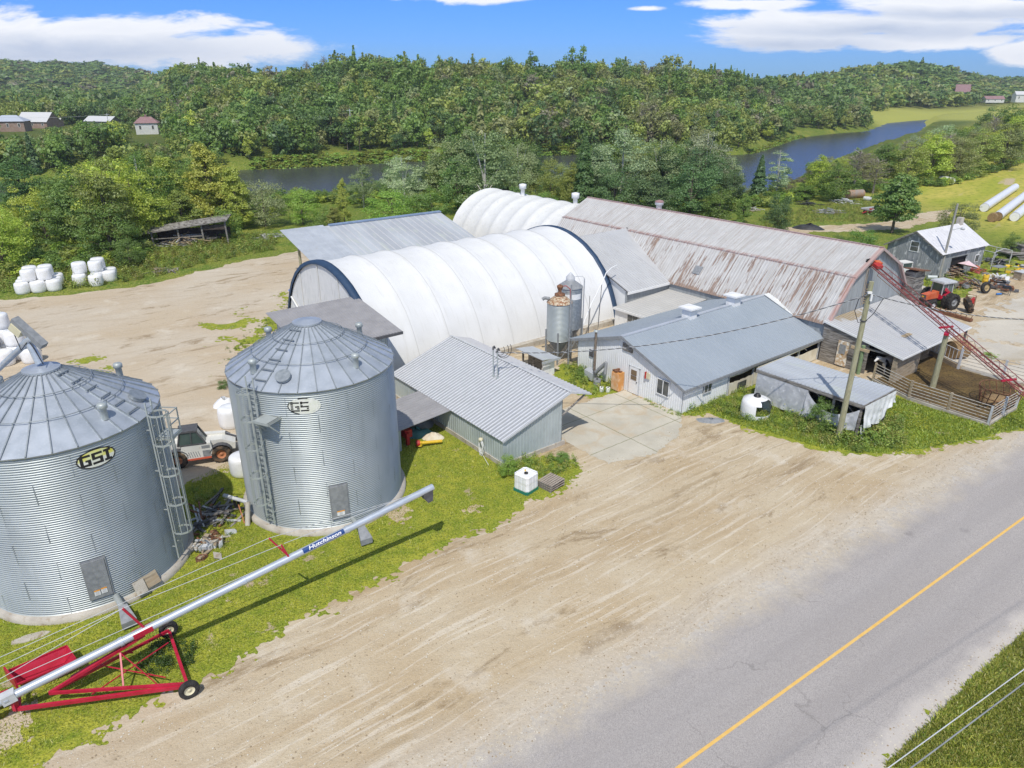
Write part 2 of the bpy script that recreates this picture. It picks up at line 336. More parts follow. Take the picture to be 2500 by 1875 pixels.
label_orange = mat('label_orange', (.85, .36, .03), rough=.5)
bob_white = mat('machine_white', (.70, .69, .64), (.77, .76, .71), rough=.4, scale=2, c3=(.55, .48, .38), s3=5, l3=.62, h3=.75)
cab_glass = mat('cab_glass', (.06, .09, .085), (.10, .14, .13), rough=.08, scale=1, spec=.7)
rim_orange = mat('rim_orange', (.45, .17, .07), (.55, .24, .12), rough=.7, scale=8)
skin_cow = mat('cow_hide', (.75, .73, .70), (.012, .012, .012), rough=.8, scale=1.1, lo=.49, hi=.51, detail=1)
brick_red = mat('red_roof', (.26, .15, .15), (.33, .20, .20), rough=.8, scale=1)
house_white = mat('house_wall', (.62, .62, .60), (.70, .70, .68), rough=.7, scale=1)
green_pl = mat('green_plastic', (.02, .20, .14), rough=.5)

def gambrel_mat():
    m = bpy.data.materials.new('rusty_painted_roof'); m.use_nodes = True; t = m.node_tree; t.nodes.clear()
    o = N(t, 'ShaderNodeOutputMaterial'); p = N(t, 'ShaderNodeBsdfPrincipled'); t.links.new(p.outputs[0], o.inputs[0]); p.inputs['Roughness'].default_value = .55; p.inputs['Metallic'].default_value = .1
    co = N(t, 'ShaderNodeTexCoord'); s = N(t, 'ShaderNodeSeparateXYZ'); t.links.new(co.outputs['Object'], s.inputs[0])
    def nz(sc, st, det=5):
        mp = N(t, 'ShaderNodeMapping'); t.links.new(co.outputs['Object'], mp.inputs[0]); mp.inputs['Scale'].default_value = st
        n = N(t, 'ShaderNodeTexNoise'); t.links.new(mp.outputs[0], n.inputs['Vector']); n.inputs['Scale'].default_value = sc; n.inputs['Detail'].default_value = det; return n.outputs[0]
    base = mixc(t, maprange(t, nz(1.0, (1, 1, 1)), .35, .65), (.50, .49, .475), (.57, .56, .545))
    base = mixc(t, maprange(t, nz(1.0, (.22, 6, .22), 3), .45, .72), base, (.43, .40, .37))
    big = nz(.42, (.55, 1, .55), 2); streak = nz(1.0, (.25, 5.5, .25), 5); fine = nz(2.2, (.8, 4.0, .8), 6)
    steep = maprange(t, s.outputs[2], 6.45, 6.3)                      # below the break: the steep, rustier pitch
    low = maprange(t, s.outputs[2], 3.3, 3.0)
    sc = math_(t, 'ADD', math_(t, 'MULTIPLY', big, .75), math_(t, 'ADD', math_(t, 'MULTIPLY', streak, .85), math_(t, 'MULTIPLY', fine, .4)))
    near = maprange(t, s.outputs[1], 34, 0, -0.10, 0.055)             # the end towards the yard has rusted most
    sc = math_(t, 'ADD', math_(t, 'ADD', sc, near), math_(t, 'MULTIPLY', low, .22))
    thr = math_(t, 'MULTIPLY', math_(t, 'MULTIPLY', maprange(t, sc, 1.045, 1.13), steep), .85)
    rustc = mixc(t, maprange(t, fine, .4, .6), (.30, .19, .13), (.20, .125, .09))
    top = math_(t, 'MULTIPLY', maprange(t, math_(t, 'ADD', fine, math_(t, 'MULTIPLY', streak, .5)), .86, .95), math_(t, 'SUBTRACT', 1.0, steep))
    edge = math_(t, 'MULTIPLY', maprange(t, math_(t, 'ABSOLUTE', math_(t, 'SUBTRACT', s.outputs[2], 6.47)), .16, .04), maprange(t, fine, .38, .55))
    ridge = math_(t, 'MULTIPLY', maprange(t, s.outputs[2], 8.22, 8.36), .6)
    end = math_(t, 'MULTIPLY', maprange(t, s.outputs[1], .22, .05), .7)
    col = mixc(t, thr, base, rustc); col = mixc(t, math_(t, 'MULTIPLY', top, .45), col, (.34, .24, .21)); col = mixc(t, math_(t, 'MULTIPLY', edge, .8), col, (.33, .17, .14))
    col = mixc(t, ridge, col, (.46, .22, .20)); col = mixc(t, end, col, (.46, .26, .22))
    t.links.new(col, p.inputs['Base Color']); return m
gambrel = gambrel_mat()

def foliage(name, attr=False):
    m = bpy.data.materials.new(name); m.use_nodes = True; t = m.node_tree; t.nodes.clear()
    o = N(t, 'ShaderNodeOutputMaterial')
    if attr: a = N(t, 'ShaderNodeAttribute'); a.attribute_name = 'tint'; c = a.outputs['Color']
    else: a = N(t, 'ShaderNodeObjectInfo'); c = a.outputs['Color']
    g = N(t, 'ShaderNodeNewGeometry')
    hv = N(t, 'ShaderNodeHueSaturation'); t.links.new(c, hv.inputs['Color'])
    t.links.new(maprange(t, g.outputs['Random Per Island'], 0, 1, .489, .511), hv.inputs['Hue'])
    r2 = math_(t, 'FRACT', math_(t, 'MULTIPLY', g.outputs['Random Per Island'], 17.31))
    t.links.new(maprange(t, r2, 0, 1, .78, 1.25), hv.inputs['Value'])
    d = N(t, 'ShaderNodeBsdfDiffuse'); tr = N(t, 'ShaderNodeBsdfTranslucent'); mx = N(t, 'ShaderNodeMixShader'); mx.inputs[0].default_value = .42
    gl = N(t, 'ShaderNodeBsdfGlossy'); gl.inputs['Roughness'].default_value = .5; gl.inputs['Color'].default_value = (.8, .85, .9, 1); m2 = N(t, 'ShaderNodeMixShader'); m2.inputs[0].default_value = .035
    hv.inputs['Saturation'].default_value = .92; t.links.new(hv.outputs[0], d.inputs[0]); t.links.new(hv.outputs[0], tr.inputs[0]); t.links.new(d.outputs[0], mx.inputs[1]); t.links.new(tr.outputs[0], mx.inputs[2])
    t.links.new(mx.outputs[0], m2.inputs[1]); t.links.new(gl.outputs[0], m2.inputs[2]); t.links.new(m2.outputs[0], o.inputs[0]); return m
fol = foliage('foliage'); fol_a = foliage('foliage_tinted', True)
bark = mat('bark', (.10, .08, .06), (.17, .14, .11), rough=.95, scale=4, stretch=(1, 1, .3)); bark_pale = mat('pale_bark', (.42, .40, .36), (.60, .58, .54), rough=.9, scale=3)

# ------------------------------------------------------------------ ground materials (world position)
def ground_mat(name, fn, rough=.95, bump=.5, bs=(6, 30), warp=0):
    m = bpy.data.materials.new(name); m.use_nodes = True; t = m.node_tree; t.nodes.clear()
    o = N(t, 'ShaderNodeOutputMaterial'); p = N(t, 'ShaderNodeBsdfPrincipled'); t.links.new(p.outputs[0], o.inputs[0]); p.inputs['Roughness'].default_value = rough; p.inputs['Specular IOR Level'].default_value = .25
    g = N(t, 'ShaderNodeNewGeometry'); pos = g.outputs['Position']
    wn = N(t, 'ShaderNodeTexNoise'); t.links.new(pos, wn.inputs['Vector']); wn.inputs['Scale'].default_value = .09; wn.inputs['Detail'].default_value = 2
    ws = N(t, 'ShaderNodeVectorMath'); ws.operation = 'MULTIPLY_ADD'; t.links.new(wn.outputs['Color'], ws.inputs[0]); ws.inputs[1].default_value = (warp, warp, 0); t.links.new(pos, ws.inputs[2]); wpos = ws.outputs[0]
    def nz(sc, st=(1, 1, 1), det=5, rot=0.0, dist=0.0, ro=.5, w=False):
        pos_ = wpos if (rot and warp) else pos
        mp = N(t, 'ShaderNodeMapping'); mp.vector_type = 'POINT'; t.links.new(pos_, mp.inputs[0])
        if rot:
            mr = N(t, 'ShaderNodeMapping'); mr.inputs['Rotation'].default_value = (0, 0, rot); t.links.new(pos_, mr.inputs[0]); t.links.new(mr.outputs[0], mp.inputs[0])
        mp.inputs['Scale'].default_value = st
        n = N(t, 'ShaderNodeTexNoise'); t.links.new(mp.outputs[0], n.inputs['Vector']); n.inputs['Scale'].default_value = sc; n.inputs['Detail'].default_value = det; n.inputs['Distortion'].default_value = dist; n.inputs['Roughness'].default_value = ro
        return n.outputs[0]
    s = N(t, 'ShaderNodeSeparateXYZ'); t.links.new(pos, s.inputs[0])
    col = fn(t, nz, s); t.links.new(col, p.inputs['Base Color'])
    if bump:
        h = math_(t, 'ADD', math_(t, 'MULTIPLY', nz(bs[0], det=4), .7), math_(t, 'MULTIPLY', nz(bs[1], det=3), .3))
        b = N(t, 'ShaderNodeBump'); b.inputs['Strength'].default_value = bump; b.inputs['Distance'].default_value = .12; t.links.new(h, b.inputs['Height']); t.links.new(b.outputs[0], p.inputs['Normal'])
    return m
def f_lawn(t, nz, s):
    c = mixc(t, maprange(t, nz(.35, det=3), .38, .62), (.30, .33, .030), (.42, .42, .045))
    c = mixc(t, maprange(t, nz(1.6, det=5), .40, .66), c, (.20, .27, .02))
    c = mixc(t, maprange(t, nz(14, det=4), .50, .72), c, (.48, .49, .10))
    c = mixc(t, maprange(t, nz(9, det=5, ro=.7), .50, .35), c, (.12, .16, .02))
    return mixc(t, maprange(t, math_(t, 'ADD', nz(.55, det=5, ro=.6), math_(t, 'MULTIPLY', nz(9, det=3), .12)), .70, .74), c, (.47, .38, .25))
def f_terrain(t, nz, s):
    c = mixc(t, maprange(t, nz(.035, det=4), .38, .62), (.15, .21, .025), (.30, .31, .045))
    c = mixc(t, maprange(t, nz(.3, det=5), .40, .62), c, (.12, .20, .02))
    c = mixc(t, maprange(t, nz(2.2, det=5), .48, .66), c, (.32, .32, .08))
    c = mixc(t, maprange(t, nz(6, det=4), .52, .36), c, (.035, .065, .008))
    # hay field on the right, paler and yellower
    f = math_(t, 'MULTIPLY', maprange(t, s.outputs[0], 62, 84), maprange(t, s.outputs[1], 88, 104))
    f = math_(t, 'MULTIPLY', f, maprange(t, math_(t, 'SUBTRACT', s.outputs[1], math_(t, 'MULTIPLY', s.outputs[0], 1.3)), 92, 70))
    fc = mixc(t, maprange(t, nz(.06, (1, 2.4, 1), det=5, rot=-.9), .36, .62), (.36, .38, .05), (.52, .45, .10))
    fc = mixc(t, maprange(t, nz(.9, det=5), .5, .7), fc, (.19, .24, .03))
    fc = mixc(t, maprange(t, nz(.12, (.35, 1.8, 1), det=4, rot=-.9), .62, .68), fc, (.50, .41, .27))
    c = mixc(t, f, c, fc)
    f2 = math_(t, 'MULTIPLY', maprange(t, s.outputs[0], 205, 230), maprange(t, s.outputs[1], 420, 450)); c = mixc(t, math_(t, 'MULTIPLY', f2, .8), c, (.40, .40, .09))
    # dark woodland floor beyond the river
    w = maprange(t, s.outputs[2], -1.5, 1.5)
    w = math_(t, 'MULTIPLY', w, maprange(t, s.outputs[1], 180, 230)); w = math_(t, 'MULTIPLY', w, math_(t, 'SUBTRACT', 1.0, math_(t, 'MULTIPLY', f2, maprange(t, s.outputs[1], 620, 560))))
    return mixc(t, math_(t, 'MULTIPLY', w, .8), c, (.035, .050, .014))
def f_dirt(t, nz, s):
    c = mixc(t, maprange(t, nz(.16, det=6), .38, .62), (.49, .38, .24), (.56, .47, .335))
    left = math_(t, 'MULTIPLY', maprange(t, s.outputs[0], -8, -20), .75)
    c = mixc(t, left, c, mixc(t, maprange(t, nz(.13, det=5), .4, .6), (.57, .50, .405), (.52, .42, .30)))
    front = math_(t, 'SUBTRACT', 1.0, left)
    def trk(sc, st, rot, lo, hi, w, colr, m=None, det=7):
        f_ = math_(t, 'MULTIPLY', maprange(t, nz(sc, st, det=det, rot=rot, ro=.66), lo, hi), w)
        if m is not None: f_ = math_(t, 'MULTIPLY', f_, m)
        return mixc(t, f_, c, colr)
    big = maprange(t, nz(.10, (.35, 1, 1), det=4, rot=-R(35)), .40, .60)
    c = trk(.55, (.07, 1.0, 1), -R(35), .50, .60, .5, (.42, .305, .175), front)
    c = trk(1.9, (.05, 1.0, 1), -R(34), .52, .60, .6, (.33, .24, .135), math_(t, 'MULTIPLY', front, big))
    c = trk(3.6, (.05, 1.0, 1), -R(38), .54, .61, .55, (.70, .63, .52), front)
    c = trk(1.3, (.07, 1.0, 1), -R(62), .55, .63, .45, (.37, .28, .17), math_(t, 'MULTIPLY', front, big))
    c = trk(1.4, (.05, 1.0, 1), -R(14), .52, .62, .5, (.44, .36, .26), left)
    c = trk(2.6, (.06, 1.0, 1), -R(70), .54, .62, .4, (.50, .41, .30), left)
    c = mixc(t, math_(t, 'MULTIPLY', maprange(t, nz(.50, (.35, 1, 1), det=8, dist=.5, rot=-R(37), ro=.75), .555, .63), .75), c, (.27, .19, .105))
    c = mixc(t, math_(t, 'MULTIPLY', maprange(t, nz(.33, det=7, ro=.65), .56, .68), .5), c, (.68, .62, .52))
    c = mixc(t, math_(t, 'MULTIPLY', maprange(t, nz(9, det=6, ro=.8), .55, .63), .5), c, (.27, .21, .135))
    c = mixc(t, math_(t, 'MULTIPLY', maprange(t, nz(22, det=3, ro=.8), .57, .68), .6), c, (.74, .69, .60))
    d = math_(t, 'ADD', math_(t, 'MULTIPLY', math_(t, 'SUBTRACT', s.outputs[0], 5.52), -.569), math_(t, 'MULTIPLY', math_(t, 'SUBTRACT', s.outputs[1], 16.7), .822))
    d = math_(t, 'ADD', d, math_(t, 'MULTIPLY', math_(t, 'SUBTRACT', nz(.5, det=6, ro=.65), .5), 3.0))
    return mixc(t, math_(t, 'MULTIPLY', maprange(t, d, 6.4, 4.6), .65), c, mixc(t, maprange(t, nz(6, det=5, ro=.7), .4, .6), (.50, .45, .38), (.60, .54, .46)))
def f_road(t, nz, s):
    c = mixc(t, maprange(t, nz(.5, (.12, 1.4, 1), det=3, rot=-R(34.7)), .36, .66), (.43, .39, .365), (.51, .468, .44))
    c = mixc(t, maprange(t, nz(42, det=2, ro=.8), .40, .64), c, (.26, .24, .23))
    c = mixc(t, math_(t, 'MULTIPLY', maprange(t, nz(60, det=2), .56, .70), .6), c, (.68, .66, .64))
    # distance across the road, from the centre line
    d = math_(t, 'ADD', math_(t, 'MULTIPLY', math_(t, 'SUBTRACT', s.outputs[0], 5.52), -.569), math_(t, 'MULTIPLY', math_(t, 'SUBTRACT', s.outputs[1], 16.7), .822))
    wob = math_(t, 'MULTIPLY', math_(t, 'SUBTRACT', nz(.5, det=6, ro=.65), .5), 2.6)
    dd = math_(t, 'ADD', d, wob)
    track = math_(t, 'MULTIPLY', maprange(t, math_(t, 'ABSOLUTE', math_(t, 'SUBTRACT', math_(t, 'ABSOLUTE', d), 1.45)), .8, .1), .22)
    c = mixc(t, track, c, (.30, .28, .275))
    vo = N(t, 'ShaderNodeTexVoronoi'); vo.feature = 'DISTANCE_TO_EDGE'; vo.inputs['Scale'].default_value = .16; g2 = N(t, 'ShaderNodeNewGeometry'); va = N(t, 'ShaderNodeVectorMath'); va.operation = 'MULTIPLY_ADD'; n9 = N(t, 'ShaderNodeTexNoise'); n9.inputs['Scale'].default_value = .8; n9.inputs['Detail'].default_value = 5; t.links.new(g2.outputs['Position'], n9.inputs['Vector']); t.links.new(n9.outputs['Color'], va.inputs[0]); va.inputs[1].default_value = (2.5, 2.5, 0); t.links.new(g2.outputs['Position'], va.inputs[2]); t.links.new(va.outputs[0], vo.inputs['Vector'])
    crack = math_(t, 'MULTIPLY', maprange(t, vo.outputs['Distance'], .006, .001), maprange(t, nz(.25, det=3), .48, .58))
    c = mixc(t, math_(t, 'MULTIPLY', crack, .35), c, (.16, .15, .14))
    oil = maprange(t, nz(.32, det=5), .68, .76)
    c = mixc(t, math_(t, 'MULTIPLY', oil, .55), c, (.12, .11, .11))
    dust = mixc(t, maprange(t, nz(.8, det=6), .4, .6), (.56, .48, .36), (.60, .54, .45))
    c = mixc(t, math_(t, 'MULTIPLY', maprange(t, dd, 2.7, 3.9), math_(t, 'ADD', .45, math_(t, 'MULTIPLY', maprange(t, nz(5, det=5, ro=.7), .4, .6), .45))), c, dust)
    return mixc(t, math_(t, 'MULTIPLY', maprange(t, math_(t, 'SUBTRACT', math_(t, 'MULTIPLY', wob, .5), d), 2.9, 3.4), .75), c, (.60, .55, .50))
def f_conc(t, nz, s):
    c = mixc(t, maprange(t, nz(.6, det=5), .36, .64), (.48, .445, .365), (.57, .53, .44))
    c = mixc(t, math_(t, 'MULTIPLY', maprange(t, nz(.5, det=7, dist=.6, ro=.65), .52, .64), .6), c, (.50, .38, .24))
    u = math_(t, 'ADD', math_(t, 'MULTIPLY', s.outputs[0], .788), math_(t, 'MULTIPLY', s.outputs[1], .616)); v = math_(t, 'SUBTRACT', math_(t, 'MULTIPLY', s.outputs[1], .788), math_(t, 'MULTIPLY', s.outputs[0], .616)); wb = math_(t, 'MULTIPLY', nz(2.5, det=4), .12)
    for w_, p_, o_ in ((u, 4.3, 1.4), (v, 4.1, 3.6)): c = mixc(t, math_(t, 'MULTIPLY', maprange(t, math_(t, 'ABSOLUTE', math_(t, 'SUBTRACT', math_(t, 'FRACT', math_(t, 'DIVIDE', math_(t, 'ADD', math_(t, 'ADD', w_, wb), o_), p_)), .5)), .011, .004), .8), c, (.20, .20, .10))
    return mixc(t, maprange(t, nz(18, det=4), .55, .75), c, (.48, .44, .36))
def f_manure(t, nz, s):
    c = mixc(t, maprange(t, nz(.5, det=5), .38, .62), (.11, .072, .032), (.20, .135, .05))
    return mixc(t, maprange(t, nz(7, det=5, ro=.7), .46, .66), c, (.035, .025, .014))
def f_yardc(t, nz, s):
    c = mixc(t, maprange(t, nz(.25, det=5), .36, .64), (.52, .48, .41), (.61, .56, .47))
    c = mixc(t, math_(t, 'MULTIPLY', maprange(t, nz(.4, (.4, 1.2, 1), det=5, dist=.8), .56, .68), .7), c, (.40, .33, .22))
    return mixc(t, math_(t, 'MULTIPLY', maprange(t, nz(5, det=5), .55, .7), .4), c, (.40, .37, .32))
m_lawn = ground_mat('grass_lawn', f_lawn, bump=1.0, bs=(9, 34)); m_terr = ground_mat('meadow', f_terrain, bump=.9, bs=(1.5, 8)); m_dirt = ground_mat('sandy_dirt', f_dirt, bump=.6, bs=(2.2, 14), warp=1.6)
m_road = ground_mat('asphalt', f_road, rough=.9, bump=.25, bs=(30, 70)); m_conc = ground_mat('concrete_slab', f_conc, bump=.15, bs=(4, 30)); m_man = ground_mat('trampled_manure', f_manure, bump=1.0, bs=(3, 12)); m_yardc = ground_mat('dusty_concrete', f_yardc, bump=.2, bs=(3, 20))
m_line = mat('road_paint', (.78, .46, .10), (.80, .52, .16), rough=.8, scale=4, coord='World', c3=(.55, .42, .25), s3=30, l3=.58, h3=.7)

# ------------------------------------------------------------------ terrain: flat farm, river valley, wooded hills
NX = [-900, -400, -150, -100, -50, 0, 30, 55, 70, 100, 150, 200, 245, 275, 300, 900]; NY = [60, 110, 140, 146, 150, 150, 152, 162, 186, 234, 306, 372, 446, 505, 535, 1100]
FX = [-900, -400, -133, -79, -17, 23, 60, 85, 98, 133, 164, 191, 239, 269, 300, 900]; FYv = [100, 160, 191, 224, 256, 272, 268, 270, 291, 351, 383, 403, 480, 509, 536, 1101]
def near_y(x): return np.interp(x, NX, NY)
def far_y(x): return np.interp(x, FX, FYv)
#        azimuth, crest distance, crest tree-top angle as a height gain per metre, tree height
CR_AZ = [-60, -38, -33, -29, -26.5, -24.5, -22.5, -15.5, -11.5, -3.6, 4.9, 11.5, 15, 18, 21, 25.3, 27.4, 30, 32, 40, 60]
CR_D = [1500, 1500, 1500, 1500, 1450, 900, 520, 450, 430, 430, 430, 440, 450, 520, 800, 950, 1000, 1200, 1500, 1600, 1600]
CR_E = [.020, .022, .0225, .0215, .0165, .013, .0195, .0185, .0300, .0300, .0290, .0250, .0165, .0085, .0100, .0225, .0255, .0130, .0060, .004, .004]
def hills(x, y):
    az = np.degrees(np.arctan2(x, np.maximum(y, 1))); d = np.hypot(x, y)
    dc = np.interp(az, CR_AZ, CR_D); e = np.interp(az, CR_AZ, CR_E)
    th = np.interp(dc, [430, 900, 1500], [13, 14, 14]); top = 21 + dc * e - th
    fs = np.maximum(far_y(x) + 25, 60); d0 = fs / np.maximum(np.cos(np.radians(az)), .3)
    d0 = np.where((dc > 700), np.maximum(d0, dc * .62), d0)
    t = np.clip((d - d0) / np.maximum(dc - d0, 40), 0, 1.0); t = t * t * (3 - 2 * t) * .45 + t * .55
    h = top * t; over = np.clip((d - dc) / 500, 0, 1); return h - over * 14
def bumps(x, y):
    return 2.2 * np.sin(x * .031 + 1.3) * np.sin(y * .027 + .4) + 1.2 * np.sin(x * .083 + y * .05)
def height(x, y):
    x = np.asarray(x, float); y = np.asarray(y, float); ny = near_y(x); fy = far_y(x)
    h = np.zeros_like(x)
    a = np.clip((y - (ny - 9)) / 9, 0, 1); h = np.where(y > ny - 9, -5.4 * a * a * (3 - 2 * a), h)
    b = np.clip((y - fy) / 7, 0, 1); hl = -5.4 + b * 3.4 + np.clip((y - fy - 7) / 22, 0, 1) * 2.4
    hb = hills(x, y); k = np.clip((y - fy - 25) / 60, 0, 1)
    return np.where(y > fy, hl + np.maximum(hb, 0) * np.clip((y - fy - 12) / 30, 0, 1) + bumps(x, y) * k * np.clip(hb / 12, 0, 1), h)
def graded(parts):
    r = []
    for a, b, s in parts: r += list(np.arange(a, b, s))
    return np.array(r)
gx = graded([(-4200, -1200, 200), (-1200, -300, 30), (-300, -90, 8), (-90, 130, 4), (130, 400, 8), (400, 1400, 30), (1400, 4201, 200)])
gy = graded([(-600, -60, 60), (-60, 130, 5), (130, 300, 3), (300, 700, 8), (700, 1700, 25), (1700, 5001, 300)])
GXX, GYY = np.meshgrid(gx, gy); H = height(GXX, GYY)
nx_, ny_ = len(gx), len(gy); V = np.stack([GXX.ravel(), GYY.ravel(), H.ravel()], 1)
ii, jj = np.meshgrid(np.arange(ny_ - 1), np.arange(nx_ - 1), indexing='ij'); k0 = (ii * nx_ + jj).ravel()
me = bigmesh('ground', V, np.stack([k0, k0 + 1, k0 + nx_ + 1, k0 + nx_], 1), m_terr, smooth=True)
tag(mobj('ground', me), kind='structure')
# river
mw = bpy.data.materials.new('river_water'); mw.use_nodes = True; t = mw.node_tree; p = t.nodes['Principled BSDF']; p.inputs['Specular Tint'].default_value = (1, .84, .66, 1); p.inputs['Base Color'].default_value = (.050, .055, .060, 1); p.inputs['Roughness'].default_value = .22; p.inputs['Specular IOR Level'].default_value = .5
g = N(t, 'ShaderNodeNewGeometry'); hsum = None
for sc, st, w in ((.9, (1, 1.8, 1), .7), (3.0, (1, 1.5, 1), .3)):
    mp = N(t, 'ShaderNodeMapping'); mp.inputs['Scale'].default_value = st; t.links.new(g.outputs['Position'], mp.inputs[0]); n = N(t, 'ShaderNodeTexNoise'); n.inputs['Scale'].default_value = sc; n.inputs['Detail'].default_value = 4; t.links.new(mp.outputs[0], n.inputs['Vector'])
    hh = math_(t, 'MULTIPLY', n.outputs[0], w); hsum = hh if hsum is None else math_(t, 'ADD', hsum, hh)
b = N(t, 'ShaderNodeBump'); b.inputs['Strength'].default_value = .45; b.inputs['Distance'].default_value = .25; t.links.new(hsum, b.inputs['Height']); t.links.new(b.outputs[0], p.inputs['Normal'])
wx = graded([(-1200, 1201, 20)]); V = []; F = []
for i, x in enumerate(wx):
    V += [(x, float(near_y(x)) - 12, -4.0), (x, float(far_y(x)) + 6, -4.0)]
    if i: F.append((2 * i - 2, 2 * i, 2 * i + 1, 2 * i - 1))
me = bpy.data.meshes.new('river'); me.from_pydata(V, [], F); me.materials.append(mw); tag(mobj('river', me), kind='structure')

# ------------------------------------------------------------------ ragged-edged ground sheets
def sheet(name, pts, z, m, jit=.35, step=.25, kind='structure', seed=0, closed_edges=None, nolink=False):
    """polygon in world xy with a fractal edge, one thin sheet"""
    rnd = random.Random(seed); out = []; n = len(pts)
    for i in range(n):
        a = Vector(pts[i][:2]); b = Vector(pts[(i + 1) % n][:2]); L = (b - a).length
        off = (a.length > 150 or b.length > 150 or (b.y < 14 and a.y < 14)); k = 1 if off else max(1, int(L / step)); nrm = Vector((-(b - a).y, (b - a).x)).normalized() if L > 0 else Vector((0, 0))
        for j in range(k):
            q = a + (b - a) * j / k; w = 0 if (off or jit == 0) else jit * (1.5 * mnoise.noise((q.x * .45 + seed, q.y * .45, 3.1)) + .9 * mnoise.noise((q.x * 1.7, q.y * 1.7 + seed, 7.7)) + .45 * mnoise.noise((q.x * 5.3, q.y * 5.3, seed)))
            out.append(q + nrm * w)
    from mathutils.geometry import delaunay_2d_cdt
    K = len(out); vv, ee, ff, _, _, _ = delaunay_2d_cdt([Vector((q.x, q.y)) for q in out], [(i, (i + 1) % K) for i in range(K)], [], 1, 1e-5)
    me = bpy.data.meshes.new(name); me.from_pydata([(v.x, v.y, 0) for v in vv], [], [tuple(f) for f in ff]); me.materials.append(m)
    if me.polygons and me.polygons[0].normal.z < 0: me.flip_normals()
    o = mobj(name, me, loc=(0, 0, z)); tag(o, kind=kind); return o
VERGE = None
def D(*pts): return [at(x, y) for x, y in pts]
yard = D((-700, 700), (0, 648), (120, 640), (200, 632), (330, 612), (420, 590), (520, 565), (620, 548), (700, 528), (990, 500), (1250, 545)) + [FW(b, a) for b, a in ((70, 60), (70, 30), (76, 33.5))] + D((2040, 668), (2090, 640), (2130, 583), (2212, 566), (2600, 520)) + [Vector((160, 60, 0)), Vector((160, 30, 0)), Vector((60, 8, 0)), Vector((-60, 2, 0)), Vector((-90, 40, 0))]
sheet('dirt_yard', yard, .004, m_dirt, jit=.5, step=.5, seed=1)
dv2 = Vector((.822, .569)); nv2 = Vector((-.569, .822)); rc = Vector((5.52, 16.7))
rp = lambda s_, o_: rc + dv2 * s_ + nv2 * o_
# far bank of the road, grass verge

